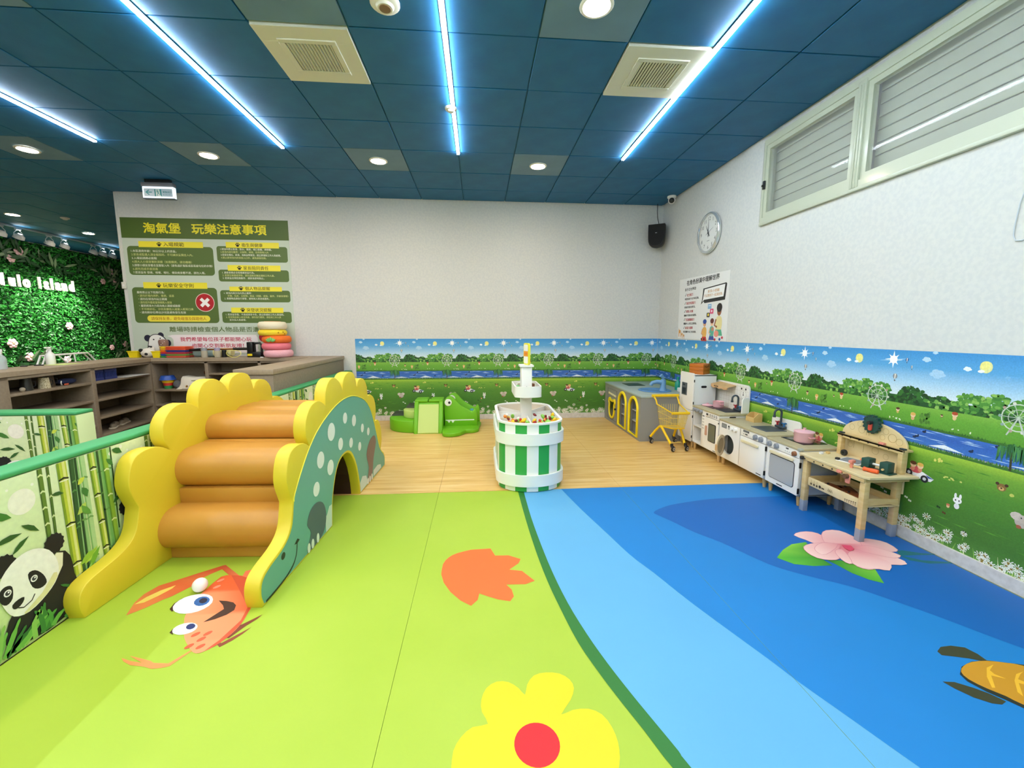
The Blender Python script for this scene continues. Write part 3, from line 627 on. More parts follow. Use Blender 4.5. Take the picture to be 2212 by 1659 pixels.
head = [(.034, .012), (.018, .06), (.024, .112), (.055, .146), (.125, .168), (.222, .186), (.305, .22), (.360, .282), (.390, .40)]
arc = [(.404, .44), (.516, .562), (.634, .664), (.782, .75), (.998, .824), (1.211, .861), (1.447, .852), (1.713, .771), (1.874, .641), (1.991, .435), (2.092, .235), (2.19, .150), (2.245, .085), (2.24, .01)]
ins = [(x+(.018 if i < 5 else -.018)*-1*(abs(x-1.19)/.3), z+(.02 if z > .1 else .0)) for i, (x, z) in enumerate(ARCH)]
archT = smooth_poly([(1.500, .01), (1.488, .107), (1.444, .262), (1.366, .384), (1.284, .442), (1.190, .456), (1.094, .438), (1.016, .384), (.948, .276), (.902, .14), (.888, .01)], 2, False)
tp.add(smooth_poly(head, 3, False)[:-1]+smooth_poly(arc, 3, False)+archT, TEAL, 0)
tp.add([(.787, .01), (.790, .114), (.820, .125), (.860, .165), (.906, .16), (.888, .01)], '#c9d6cb', 1)
tp.add([(1.50, .01), (1.492, .09), (1.56, .13), (1.66, .10), (1.70, .02)], '#c9d6cb', 1)
tp.add([(1.86, .02), (1.87, .075), (2.0, .085), (2.10, .06), (2.12, .02)], '#c9d6cb', 1)
tp.add(smooth_poly([(.506, .031), (.571, .115), (.527, .189), (.579, .256), (.671, .273), (.761, .234), (.801, .156), (.79, .08), (.744, .03), (.66, .012), (.56, .010)], 3), '#4c5f67', 2)
tp.add(smooth_poly([(1.677, .039), (1.737, .149), (1.689, .281), (1.792, .381), (1.936, .396), (1.975, .317), (1.884, .191), (1.845, .083), (1.787, .016), (1.72, .012)], 3), '#7a645f', 2)
for x in (.53, .585, .66): tp.add(ell(x, .036, .020, .032, 12), '#dfe4da', 3)
for x in (1.70, 1.755, 1.815): tp.add(ell(x, .034, .022, .030, 12), '#dfe4da', 3)
SPOT = [(1.232, .712), (1.42, .652), (.964, .67), (1.12, .539), (1.333, .49), (1.615, .543), (1.768, .475), (1.527, .405), (.769, .527), (.917, .426), (.682, .359)]
for (x, z), r_ in zip(SPOT, (.043, .047, .064, .046, .040, .038, .036, .037, .056, .054, .047)): tp.add(ell(x, z, r_, n=24), '#e3e8e0', 1)
tp.add(ell(.238, .151, .022, .020, 14), '#20302c', 1)
tp.add(thick(smooth_poly([(.395, .162), (.385, .10), (.345, .048), (.26, .020), (.15, .012), (.05, .012)], 4, False), [.010]*8+[.012]*13), '#16241f', 1)
tp.add([(.360, .150), (.40, .168), (.425, .150), (.395, .140)], '#16241f', 2)
place('printed_skin', tp.mesh('printed_skin', lambda a, b, h: (h, a, b), PR), pr_)
seam = [Vector((.001, s, z)) for s, z in smooth_poly([(.390, .40)]+arc[:-2], 3, False)]
B().tube(seam, .004, 6).obj('piping', M('vinyl_yellow_pipe', '#e8e04a', .5), pr_)
xf = lambda s, z, t: Vector((t, s, z))
for (s0, s1, z0, z1, r_) in ((.420, .86, .060, .308, .121), (.592, 1.10, .388, .634, .120), (.886, 1.205, .612, .797, .090), (1.205, 1.55, .625, .800, .085)):
    B().prism(rrect(s0, s1, z0, z1, r_, 8), xf, -.816, -.077, 0).obj('roller_step', BRN, dino, 60)
for (s0, s1, z0, z1) in ((.50, .86, .0, .07), (.61, .88, .29, .40), (.862, 1.1, .58, .64), (.90, 1.55, .455, .64)):
    B().box(-.816, -.077, s0, s1, z0, z1, .006).obj('riser', BRN, dino, 40)
B().prism([(1.50, .79), (1.56, .80), (2.20, .09), (2.26, .05), (2.26, 0), (2.10, 0), (1.50, .66)], xf, -.815, -.078).obj('slide_bed', BRN, dino, 30)
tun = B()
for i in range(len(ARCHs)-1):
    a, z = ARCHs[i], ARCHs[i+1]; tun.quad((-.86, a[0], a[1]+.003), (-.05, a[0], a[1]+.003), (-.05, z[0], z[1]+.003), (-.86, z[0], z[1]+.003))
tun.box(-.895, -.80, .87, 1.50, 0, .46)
tun.obj('tunnel_lining', DRK, dino, 60)  # brown lining, with the enclosed tunnel's shade put into its colour

# ------------------------------------------------------------------ padded fences with bamboo and panda print
FAB = M('fence_fabric', '#d3e3a8', .7, bump=(90, .05)); GCAP = M('fence_cap_green', '#3f9f62', .55, bump=(30, .04)); FPR = print_mat('fence_print', .65, .05, 40)
FT = .61
def fence_tile(seed=5):
    r = random.Random(seed); p = Print(.0005); a0 = 0
    def both(pts, c, l): p.add(pts, c, l); p.add([(x+FT, z) for x, z in pts], c, l); p.add([(x-FT, z) for x, z in pts], c, l)
    p.add([(-.05, .02), (FT+.05, .02), (FT+.05, .78), (-.05, .78)], ['#c7dd8f', '#c7dd8f', '#dcebc0', '#dcebc0'], 0)
    both(ell(.15, .64, .056, n=24), '#efeedd', 1)
    for x, z, s in ((.06, .74, .010), (.20, .70, .007), (.10, .71, .006), (.60, .72, .010), (.03, .66, .006)): both(ell(x, z, s, n=8), '#eff4e2', 1)
    def leaf(x, z, L, a, w_, c, l=2):
        pts = [(0, 0), (L*.3, w_*.8), (L*.6, w_), (L, 0), (L*.55, -w_*.6), (L*.25, -w_*.5)]
        both([(x+u*cos(a)-v*sin(a), z+u*sin(a)+v*cos(a)) for u, v in pts], c, l)
    def stalk(x0, x1, w_, z0, z1, c, edge, l, nodes, nodec='#1d2a12', hl=None):
        both(thick([(x0, z1), (x1, z0)], w_), c, l)
        both(thick([(x0-w_*.38, z1), (x1-w_*.38, z0)], w_*.25), edge, l+1)
        if hl: both(thick([(x0+w_*.2, z1), (x1+w_*.2, z0)], w_*.3), hl, l+1)
        for k in nodes:
            z = z1+(z0-z1)*k; x = x0+(x1-x0)*k
            both([(x-w_*.55, z+.004), (x, z+.012), (x+w_*.55, z+.004), (x+w_*.5, z-.003), (x, z+.003), (x-w_*.5, z-.003)], nodec, l+2)
            if nodec == '#1d2a12': both(thick([(x-w_*.45, z-.006), (x+w_*.45, z-.006)], .005), '#f0f4d8', l+2)
    # misty far stalks
    for x, w_, c in ((.395, .05, '#8fbf7a'), (.44, .03, '#a9cf8e'), (.52, .04, '#86b86a'), (.575, .05, '#a5d08c'), (.41, .02, '#5d9a5a'), (.545, .015, '#6fae58')):
        stalk(x, x+.01, w_, .08, .78, c, '#7bb068', 1, (.2, .5, .8), '#6a9a50')
    stalk(.236, .238, .022, .30, .78, '#5f7f2c', '#3f5f20', 3, (.12, .28, .44, .6, .78), '#d6e4a8')
    stalk(.272, .266, .013, .30, .78, '#4f6f2a', '#3a5a1e', 3, (.15, .35, .55, .75), '#d6e4a8')
    stalk(.335, .345, .046, .18, .78, '#b9c93c', '#7c9a24', 4, (.18, .56, .9), hl='#dbe08a')
    stalk(.385, .372, .024, .16, .78, '#2f5a2c', '#1f4420', 3, (.3, .6), '#4f8a44'); stalk(.405, .40, .012, .16, .78, '#1f4a26', '#163a1c', 3, (), )
    stalk(.488, .512, .036, .12, .78, '#a5bf3a', '#6f9424', 4, (.16, .38, .6, .82), hl='#d5dd84')
    stalk(.525, .53, .012, .14, .78, '#2a5428', '#1b3f1c', 3, (.4,), '#5a8a3c')
    stalk(.562, .578, .030, .22, .78, '#8fb53a', '#5f8f2c', 4, (.25, .5, .75), '#e0eab0')
    stalk(.603, .60, .008, .3, .78, '#24481f', '#24481f', 3, ())
    for x, z, L, a, w_, c in ((.10, .59, .10, 2.6, .022, '#3f7a2c'), (.02, .50, .11, .05, .016, '#2f5a24'), (.13, .54, .09, -.7, .014, '#2f5a24'), (.08, .43, .09, .6, .013, '#2f5f26'), (.61, .74, .07, -.5, .020, '#2f6a2a'),
                              (.57, .70, .06, -.9, .016, '#3f7a34'), (.27, .62, .06, -.2, .012, '#2f5a24'), (.40, .62, .05, .6, .016, '#c9d84a'), (.43, .52, .07, -2.4, .022, '#b3cf5a'), (.45, .45, .08, 2.2, .02, '#5f9a3c'), (.42, .60, .06, -1.2, .02, '#3f7a34'),
                              (.58, .45, .06, .5, .014, '#2f6a2a'), (.36, .22, .10, .4, .022, '#8fbf3c'), (.46, .27, .10, -2.5, .02, '#a9cf4c'), (.40, .17, .12, .9, .02, '#6fae34')):
        leaf(x, z, L, a, w_, c, 6)
    # panda
    H = (.14, .285)
    both(smooth_poly([(.02, .03), (.03, .16), (.10, .22), (.20, .28), (.27, .345), (.315, .30), (.325, .20), (.33, .03)], 2), '#16181a', 7)
    both([(.225, .31), (.255, .345), (.285, .33), (.275, .27), (.245, .23)], '#e9e6c8', 8)
    for x, z in ((.252, .392), (.045, .400)):
        both([(x+(.043+(.006 if i % 2 else 0))*cos(2*PI*i/26), z+(.045+(.006 if i % 2 else 0))*sin(2*PI*i/26)) for i in range(26)], '#141618', 8)
    both(smooth_poly([(.03, .36), (.09, .408), (.16, .415), (.225, .375), (.255, .30), (.245, .23), (.19, .18), (.11, .15), (.05, .17), (.02, .23), (.01, .30)], 3), '#f2f2ea', 9)
    both(smooth_poly([(.245, .235), (.19, .182), (.11, .152), (.09, .16), (.17, .20), (.23, .26)], 2), '#e2dfa8', 10)
    both(smooth_poly([(.125, .315), (.155, .318), (.185, .28), (.195, .235), (.165, .225), (.135, .25)], 3), '#15181b', 10)
    both(smooth_poly([(.035, .315), (.06, .30), (.055, .25), (.03, .235), (.01, .26), (.012, .30)], 3), '#15181b', 10)
    for x, z in ((.146, .284), (.040, .283)): both(ell(x, z, .015, n=12), '#f5f5f0', 11); both(ell(x, z, .010, n=10), '#3a3c42', 12); both(ell(x+.003, z+.003, .004, n=8), '#ffffff', 13)
    both(smooth_poly([(.05, .222), (.075, .232), (.098, .228), (.09, .208), (.068, .196), (.052, .202)], 2), '#1a1c1e', 11)
    both(thick([(.07, .196), (.09, .184), (.125, .194), (.14, .215)], .0045), '#1a1c1e', 11)
    # foreground grass
    for i in range(26):
        x = r.uniform(-.05, FT); L = r.uniform(.12, .26); a = r.uniform(.5, 2.5)
        if .02 < x < .28: L *= .62
        bx = x+L*cos(a); bz = .02+L*sin(a)*.85
        both(thick(smooth_poly([(x, .02), ((x+bx)/2+r.uniform(-.02, .02), .02+(bz-.02)*.62), (bx, bz)], 4, False), [.022]*5+[.012]*3+[.002]), r.choice(['#4f9a3c', '#6fb34a', '#3a7f34', '#8cc25a', '#2f6f30']), 14)
    return p
ft = fence_tile().clip(0, FT)
def fence(name, label, L, thick_, loc, rz, phase, length0=0):
    """local: runs along +x from 0..L, printed face at y=0 looking to -y, body behind"""
    t = thing(name, label, 'fence', loc, rz)
    bd = B().box(0, L, .002, thick_, 0, .757, .006).obj('padded_panel', FAB, t)
    B().box(0, L, -.001, thick_+.002, .758, .785, .010, 3).obj('top_cap', GCAP, t, 60)
    a = -phase; full = None
    while a < L:
        lo, hi = max(0, -a), min(FT, L-a)
        if hi-lo > .01:
            c = ft.clip(lo, hi); c.T = [([(u, min(v, .757), q) for u, v, q in tt], l) for tt, l in c.T]
            place('print_panel', c.mesh('print_panel', lambda u, v, h: (u, -h, v), FPR), bd, (a, 0, 0))
        a += FT
# near fence: face looks to +x (towards the room), runs along +y  -> local x = world +y, local -y = world +x
fence('padded_fence', 'long padded fence with panda and bamboo print left of the dinosaur slide', 4.4, .13, (-1.99, -.55, -.0), PI/2, (1.75+.55) % FT*-1 % FT)
fence('padded_fence', 'padded bamboo print fence running along the grey counter to the back wall', 2.44, .105, (-1.888, 3.96, 0), PI/2, (FT-(4.273-.236-3.96)) % FT)
fence('padded_fence', 'short padded panda fence beyond the long fence, in front of the shelves', 1.94, .15, (-5.0, 3.37, -.02), 0, (-3.643+5.0) % FT*-1 % FT)

# ------------------------------------------------------------------ white ball
bl = B(); bl.ball((0, 0, .036), .036, n=24); o = bl.obj('ball', M('ball_white', '#f2efe8', .45), None, 80); o.location = (-1.49, 2.19, 0)
tag(o, 'small plain white ball on the mat in front of the dinosaur steps', 'ball')

# ------------------------------------------------------------------ candy kiosk
WH = M('kiosk_white', '#f1f1ea', .35); GRN = M('kiosk_green', '#2fa548', .4); IVO = M('kiosk_ivory', '#d8cdb9', .5)
kio = thing('candy_kiosk', 'white and green striped barrel kiosk with sorting bins, centre post and small sign', 'play kiosk', (.452, 3.94, 0))
def plan(hw, y0, y1, sag, n=24):
    """stadium outline, list of points with roughly even spacing, ccw from front centre"""
    P = []
    for i in range(n): t = -PI/2+PI/2*i/n; P.append((hw*cos(t), y0+sag+sag*sin(t)))
    for i in range(n): P.append((hw, y0+sag+(y1-y0-2*sag)*i/n))
    for i in range(2*n): t = PI*i/(2*n); P.append((hw*cos(t), y1-sag+sag*sin(t)))
    for i in range(n): P.append((-hw, y1-sag-(y1-y0-2*sag)*i/n))
    for i in range(n): t = PI+PI/2*i/n; P.append((hw*cos(t), y0+sag+sag*sin(t)))
    return P
def resample(P, m, off=0):
    n = len(P); d = [0]
    for i in range(n): a, z = P[i], P[(i+1) % n]; d.append(d[-1]+math.hypot(z[0]-a[0], z[1]-a[1]))
    Lt = d[-1]; out = []
    for k in range(m):
        s = (Lt*k/m+off) % Lt; i = max(j for j in range(n) if d[j] <= s+1e-9); a, z = P[i], P[(i+1) % n]; q = (s-d[i])/max(1e-9, d[i+1]-d[i])
        out.append((a[0]+(z[0]-a[0])*q, a[1]+(z[1]-a[1])*q))
    return out
def ring(P, w_, z0, z1, name, mat, par):
    b = B(); n = len(P); I = []
    for i in range(n):
        a, c = P[i-1], P[(i+1) % n]; dx, dy = c[0]-a[0], c[1]-a[1]; d = math.hypot(dx, dy); I.append((P[i][0]-dy/d*w_, P[i][1]+dx/d*w_))
    V = [[b.b.verts.new((x, y, z)) for x, y in Q] for Q, z in ((P, z0), (P, z1), (I, z1), (I, z0))]
    for k in range(4):
        A, Z = V[k], V[(k+1) % 4]
        for i in range(n): b.b.faces.new((A[i], A[(i+1) % n], Z[(i+1) % n], Z[i]))
    return b.obj(name, mat, par, 50)
KP = plan(.283, -.53, .53, .215)
NS = 28; per = resample(KP, NS*4, .052)
for k in range(NS):
    Q = [per[(4*k+j) % (NS*4)] for j in range(5)]; I = []
    for i, q in enumerate(Q):
        a, c = Q[max(0, i-1)], Q[min(4, i+1)]; dx, dy = c[0]-a[0], c[1]-a[1]; d = math.hypot(dx, dy); I.append((q[0]-dy/d*.016, q[1]+dx/d*.016))
    gr = k % 2 == 0
    if gr: Q = [(x+(-x)*.004, y-y*.004) for x, y in Q]
    B().prism(Q+I[::-1], lambda a, b, t: Vector((a, b, t)), .004, .592).obj('stave', GRN if gr else WH, kio, 30)
ring(resample(plan(.2665, -.5135, .5135, .2), 96), .006, .45, .59, 'liner', IVO, kio)
ring(resample(plan(.290, -.537, .537, .22), 96), .026, .588, .604, 'rim', WH, kio)
for z0, z1 in ((.414, .512), (.052, .152)): ring(resample(plan(.304, -.551, .551, .23), 96), .020, z0, z1, 'band', WH, kio)
B().prism(resample(plan(.268, -.515, .515, .2), 60), lambda a, b, t: Vector((a, b, t)), .505, .52).obj('bin_floor', IVO, kio, 30)
pil = B(); pil.box(-.050, .050, -.07, .07, .455, 1.042, .006); pil.obj('post', WH, kio)
dv = B().box(-.006, .006, -.512, -.07, .455, .586, .002).obj('divider', WH, kio)
for s in (-1, 1):
    for y0, y1, zt in ((-.19, -.05, .588), (-.03, .03, .588), (.12, .07, .588), (.40, .10, .588)):
        x0, x1 = s*.262, s*.048
        B().prism([(x0, y0-.006), (x1, y1-.006), (x1, y1+.006), (x0, y0+.006)], lambda a, b, t: Vector((a, b, t)), .455, zt).obj('divider', WH, kio)
B().prism(rrect(-.066, .066, -.085, .085, .01, 3), lambda a, b, t: Vector((a, b, t)), 1.042, 1.058).obj('top_plate', WH, kio)
TP = resample(plan(.124, -.235, .235, .055), 72)
ring(TP, .012, .775, .876, 'tray_wall', WH, kio)
B().prism(resample(plan(.116, -.226, .226, .05), 48), lambda a, b, t: Vector((a, b, t)), .778, .790).obj('tray_floor', IVO, kio)
sgn = B().prism(rrect(-.062, .062, 0, .205, .025, 5), lambda a, b, t: Vector((a, t, b)), -.010, .010, .003, 2).obj('sign_board', M('sign_yellow', '#ece43a', .4), kio, 40, loc=(.006, -.02, 1.058), rot=(0, 0, -1.28))
sp = Print(.0006); sp.add(rrect(-.048, .048, .014, .191, .016), '#efeee6', 0); sp.add([(-.048, .080), (.048, .080), (.048, .130), (-.048, .130)], '#f2a12c', 1)
for k in range(4): sp.add([(-.036+k*.019, .094), (-.023+k*.019, .094), (-.023+k*.019, .116), (-.036+k*.019, .116)], '#e87f1c', 2)
place('sign_print', sp.mesh('sign_print', lambda a, b, h: (a, -.0105-h, b), PR), sgn)
# toy food in the two front bins
food_cols = {'red': '#c02a24', 'yellow': '#f4c81c', 'orange': '#ef8a30', 'maroon': '#7a1a1e', 'green': '#8fd05a', 'white': '#ece6d8', 'peach': '#f3b98a'}
fmesh = {}
for k, c in food_cols.items():
    b = B()
    if k in ('yellow', 'green'): b.lathe([(0, -.030), (.010, -.027), (.017, -.010), (.017, .008), (.010, .024), (.003, .030), (0, .032)], n=12)
    elif k in ('red', 'maroon'): b.ball((0, 0, 0), .012, (1, 1, 1.5), 10); b.ball((.006, 0, .014), .006, n=8)
    else: b.ball((0, 0, 0), .015, (1.2, 1, .7), 10)
    fmesh[k] = b.mesh('toy_food', M('toy_'+k, c, .35), 60)
rf = random.Random(11); ks = list(food_cols)
def food(x, y, z, k, lab, rot=None):
    o = place('toy_food', fmesh[k], None, (x, y, z), rot or (rf.uniform(0, 3), rf.uniform(0, 3), rf.uniform(0, 3))); tag(o, lab, 'toy food', 'toy sweets in the kiosk bins')
for s, nm in ((-1, 'left'), (1, 'right')):
    for i in range(46):
        k = rf.choice(ks); x = .452+s*rf.uniform(.03, .225); q = abs(x-.452)/.27
        yf = -.53+.215*(1-math.sqrt(1-min(1, q*q)))+.045; y = 3.94+yf+rf.uniform(.0, max(.05, -.20-yf)); lay = (0 if i < 17 else 1 if i < 30 else 2 if i < 40 else 3)
        food(x, y, .537+lay*.025+rf.uniform(0, .006), k, '%s toy sweet in the %s front bin of the kiosk' % (k, nm))
food(.66, 3.55, .60, 'yellow', 'long yellow toy fruit standing up in the right bin', (.5, .4, 0)); food(.70, 3.58, .592, 'yellow', 'second yellow toy fruit leaning at the right bin rim', (1.3, .6, .6))
food(.60, 3.51, .592, 'green', 'pale green toy pear in the right front bin', (1.5, 0, 1.2)); food(.30, 3.54, .592, 'yellow', 'yellow toy lemon near the left bin rim', (1.5, 0, .5))
# things in the tray
def card(name, lab, cat, pts, t0, t1, mat, loc, rz):
    o = B().prism(pts, lambda a, b, t: Vector((a, t, b)), t0, t1, .002, 1).obj(name, mat, None, 40); o.location = loc; o.rotation_euler = (0, 0, rz); return tag(o, lab, cat)
card('card_packet', 'bright green card packet standing in the upper kiosk tray', 'packet', rrect(-.035, .035, 0, .075, .006), -.006, .006, M('packet_green', '#5fd06a', .4), (.365, 3.88, .791), 1.1)
card('card_packet', 'pale card packet leaning behind the green packet in the tray', 'packet', rrect(-.030, .030, 0, .080, .006), -.006, .006, M('packet_pale', '#dcdcc0', .4), (.385, 4.02, .791), 1.0)
card('toy_wedge', 'black triangular toy wedge in front of the kiosk post', 'toy', [(-.04, 0), (.04, 0), (.028, .07), (.012, .075)], -.02, .02, M('toy_black', '#1c1d20', .4), (.435, 3.80, .791), .3)
card('toy_block', 'brown wooden toy block in the right of the kiosk tray', 'toy', rrect(-.012, .012, 0, .085, .004), -.025, .025, M('toy_brown', '#6e4022', .5), (.518, 3.95, .791), .3)
card('toy_block', 'small reddish brown toy block beside the taller brown one', 'toy', rrect(-.010, .010, 0, .05, .004), -.02, .02, M('toy_redbrown', '#7d3a24', .5), (.548, 3.90, .791), .2)

# ------------------------------------------------------------------ crocodile soft play
CG = M('croc_green', '#6cb515', .5, bump=(20, .04)); CL = M('croc_light', '#bfd576', .55); CDK = M('croc_dark', '#3d4535', .6); CW = M('croc_white', '#f4f4ee', .4); CB = M('croc_black', '#111111', .3)
cro = thing('crocodile_slide', 'bright green crocodile toddler slide with steps against the back wall', 'play slide', (-.68, 5.75, 0))
L_ = lambda x, y, z: Vector((x+.68, y-5.75, z))
yz = lambda a, b, t: L_(t, a, b)
sidep = [(5.54, 0), (5.54, .05), (5.70, .405), (5.735, .415), (5.97, .415), (5.99, .40), (5.99, 0)]
for x0, x1 in ((-.878, -.822), (-.548, -.492)): B().prism(sidep, yz, x0, x1, .012, 2).obj('slide_rail', CG, cro, 50)
B().prism([(5.545, 0), (5.545, .02), (5.715, .375), (5.74, .40), (5.985, .40), (5.985, 0)], yz, -.825, -.545).obj('slide_core', CG, cro)
B().prism([(5.546, .004), (5.538, .012), (5.712, .372), (5.722, .366)], yz, -.822, -.548).obj('slide_surface', CL, cro)
B().box(*(-.875+.68, -.70+.68), *(5.72-5.75, 5.985-5.75), .40, .432, .010).obj('top_pad', CG, cro, 50); B().box(*(-.69+.68, -.495+.68), *(5.72-5.75, 5.985-5.75), .40, .432, .010).obj('top_pad', CG, cro, 50)
def quarter(cx, cy, r_, n=14): return [(cx, cy)]+[(cx-r_*sin(t), cy-r_*cos(t)) for t in (PI/2*i/n for i in range(n+1))]
xy = lambda a, b, t: L_(a, b, t)
B().prism([(-.882, 5.99), (-1.262, 5.99)]+[(-.90-.362*sin(t), 5.95-.35*cos(t)) for t in (PI/2*(1-i/12) for i in range(13))]+[(-.882, 5.60)], xy, 0, .165, .012, 2).obj('lower_step', CG, cro, 50)
B().prism([(-.882, 5.99), (-1.06, 5.99)]+[(-.90-.165*sin(t), 5.93-.17*cos(t)) for t in (PI/2*(1-i/12) for i in range(13))]+[(-.882, 5.76)], xy, .165, .275, .010, 2).obj('upper_step', CL, cro, 50)
B().box(*(-1.25+.68, -.882+.68), *(6.0-5.75, 6.28-5.75), 0, .18, .01).obj('back_block', CDK, cro); B().box(*(-1.04+.68, -.882+.68), *(6.0-5.75, 6.28-5.75), .18, .30, .01).obj('back_block', CDK, cro)
prof = [(-.482, .05), (-.482, .40), (-.455, .445), (-.416, .468), (-.374, .466), (-.333, .43), (-.264, .352), (-.16, .287), (-.112, .258), (-.088, .255), (-.061, .293), (-.040, .278), (-.023, .205), (-.023, .05)]
xz = lambda a, b, t: L_(a, t, b)
for y0, y1, dx, dz in ((5.76, 5.82, 0, 0), (6.02, 6.08, .035, .012)):
    h = B().prism([(x+dx, z+(dz if z > .06 else 0)) for x, z in smooth_poly(prof[1:9], 2, False)+prof[9:]+[prof[0]]], xz, y0, y1, .010, 2).obj('head_panel', CG, cro, 50)
    cx, cz = -.425+dx, .385+dz
    q = Matrix.Rotation(PI/2, 3, 'X')
    B().lathe([(0, .010), (.046, .009), (.050, 0)], L_(cx, y0, cz), 24, q).obj('eye', CW, h, 50); B().lathe([(0, .013), (.017, .012), (.018, .008)], L_(cx+.016, y0, cz), 18, q).obj('pupil', CB, h, 50)
    if dx == 0:
        m = Print(.0008); m.add([(-.464, .128), (-.067, .132), (-.067, .144), (-.464, .142)], '#f4f4ee', 0)
        for k in (-.418, -.364): m.add([(k-.024, .129), (k+.024, .129), (k, .095)], '#f4f4ee', 0)
        place('mouth_print', m.mesh('mouth_print', lambda a, b, hh: L_(a, y0-.0005-hh, b), PR), h)
B().box(*(-.478+.68, -.03+.68), *(5.82-5.75, 6.02-5.75), .05, .20, .005).obj('pit_floor', CG, cro)
B().prism(smooth_poly([(-.49, 6.08), (-.49, 5.50), (-.46, 5.36), (-.36, 5.33), (-.26, 5.38), (-.20, 5.47), (-.17, 5.52), (-.08, 5.53), (-.01, 5.60), (.0, 5.75), (-.01, 6.08)], 3), xy, 0, .055, .012, 2).obj('base_mat', CG, cro, 50)
for x, y, z, c, lb in ((-.185, 5.90, .285, '#7cc45a', 'green play ball inside the crocodile head'), (-.10, 5.90, .245, '#4fa3a0', 'teal play ball by the crocodile snout'), (-.25, 5.93, .30, '#5fb07a', 'sea green play ball high in the crocodile head')):
    o = B().ball((0, 0, 0), .036, n=14).obj('play_ball', M('ball_'+c[1:], c, .4), None, 80); o.location = (x, y, .2+.037); tag(o, lb, 'ball', 'balls in the crocodile head')
st = B().tube([L_(-.665, 5.80, .434), L_(-.66, 5.78, .46), L_(-.64, 5.80, .475), L_(-.64, 5.83, .45)], .004, 6).obj('strap', CB, cro)
# ------------------------------------------------------------------ reception counter: three cabinets
LAM = M('laminate_taupe', '#8b7c68', .55, noise=('#827360', 40)); LAMT = M('laminate_top', '#a08f78', .5, noise=('#978670', 40))
FZ = -.02
lc_ = thing('shelf_cabinet', 'taupe open shoe-shelf cabinet along the left with two bays', 'cabinet', (-4.30, 4.05, FZ), .0924)
D0 = .43                                               # local: y along the cabinet, front face at x=0, body to -x
B().box(-D0, 0, 0, .11, 0, .968, .002).obj('end_panel', LAM, lc_)
B().box(-D0, 0, 1.035, 1.095, .0, .968, .002).obj('divider', LAM, lc_)
B().box(-D0, 0, 2.02, 2.05, 0, .968, .002).obj('end_panel', LAM, lc_)
B().box(-D0, -D0+.02, .11, 2.02, 0, .968).obj('back_panel', LAM, lc_)
B().box(-D0, 0, 0, 2.05, .94, .968, .002).obj('top_rail', LAM, lc_)
for z in (.775+.02, .565+.02, .30): B().box(-D0+.02, -.004, .11, 1.035, z-.012, z+.014, .002).obj('shelf', LAM, lc_)
for z in (.775+.02, .565+.02, .355+.02, .145+.02): B().box(-D0+.02, -.004, 1.095, 2.02, z-.012, z+.014, .002).obj('shelf', LAM, lc_)
bc_ = thing('shelf_cabinet', 'taupe open shelf cabinet against the back wall under the rules poster', 'cabinet', (-4.49, 6.10, FZ))
for x0, x1 in ((-.03, 0), (.69, .735), (1.40, 1.44), (2.08, 2.11)): B().box(x0, x1, 0, .32, 0, .968, .002).obj('divider', LAM, bc_)
B().box(0, 2.08, .30, .32, 0, .968).obj('back_panel', LAM, bc_); B().box(0, 2.08, 0, .30, .945, .968, .001).obj('top_rail', LAM, bc_)
for a, b_, zs in ((0, .69, (.565, .355, .12)), (.735, 1.40, (.79, .565, .355)), (1.44, 2.08, (.79, .565, .355))):
    for z in zs: B().box(a, b_, .004, .30, z-.012, z+.014, .002).obj('shelf', LAM, bc_)
ec_ = thing('counter_block', 'solid taupe counter block with flat top behind the dinosaur slide', 'counter', (-2.37, 4.245, FZ))
B().box(0, .355, 0, 2.17, 0, .965, .003).obj('body', LAM, ec_); B().box(-.012, .367, -.014, 2.175, .968, 1.02, .004).obj('worktop', LAMT, ec_)
wt = B()
c_, s_ = cos(.0924), sin(.0924)
def lw(x, y): return (-4.30+x*c_-y*s_, 4.05+x*s_+y*c_)
wt.prism([lw(.012, -.012), lw(.012, 2.04), (-2.385, 6.09), (-2.385, 6.42), (-4.94, 6.42), lw(-D0-.01, 2.0), lw(-D0-.01, -.012)], lambda a, b, t: Vector((a, b, t)), .950, 1.0, .003, 1)
o = wt.obj('reception_counter', LAMT, None, 30); tag(o, 'continuous taupe L-shaped counter top over the open shelf cabinets', 'counter top')
CT = 1.0
def at(name, b, mat, lab, cat, loc, rz=0, group=None, smooth=45):
    o = b.obj(name, mat, None, smooth); o.location = loc; o.rotation_euler = (0, 0, rz); tag(o, lab, cat, group); return o
# ---- things on the left counter
def spray(loc, rz, lab, bm, hm):
    t = thing('spray_bottle', lab, 'bottle', loc, rz)
    B().lathe([(0, 0), (.036, 0), (.040, .006), (.040, .095), (.036, .118), (.018, .140), (.015, .150), (0, .150)], n=20).obj('bottle', bm, t, 50)
    b = B(); b.cyl((0, 0, .148), (0, 0, .168), .017, n=16); b.box(-.022, .018, -.013, .013, .165, .196, .005); b.box(-.062, -.018, -.010, .010, .178, .196, .004)
    h = b.obj('spray_head', hm, t, 50); B().tube([(-.020, 0, .170), (-.034, 0, .160), (-.046, 0, .138)], .005, 8).obj('trigger', hm, h)
    return t
PW = M('plastic_white', '#e9e8e4', .4); PCL = M('plastic_clear', '#dfe6ea', .15, alpha=.45)
spray((-4.72, 5.0, CT), 1.8, 'white trigger spray bottle on the left counter', PW, PW)
t = spray((-4.62, 4.42, CT), 1.2, 'translucent bottle of clear liquid at the far left edge of the counter', PCL, PW)
fr = thing('white_rack', 'low white trapezoid metal rack frame with diagonal braces on the left counter', 'rack', (-4.79, 4.98, CT), .0924)
b = B(); WR = M('rack_white', '#eef0ea', .35)
for x in (0, -.05):
    b.tube([(x, 0, 0), (x, .05, .095), (x, .62, .100), (x, .72, .0)], .009, 8)
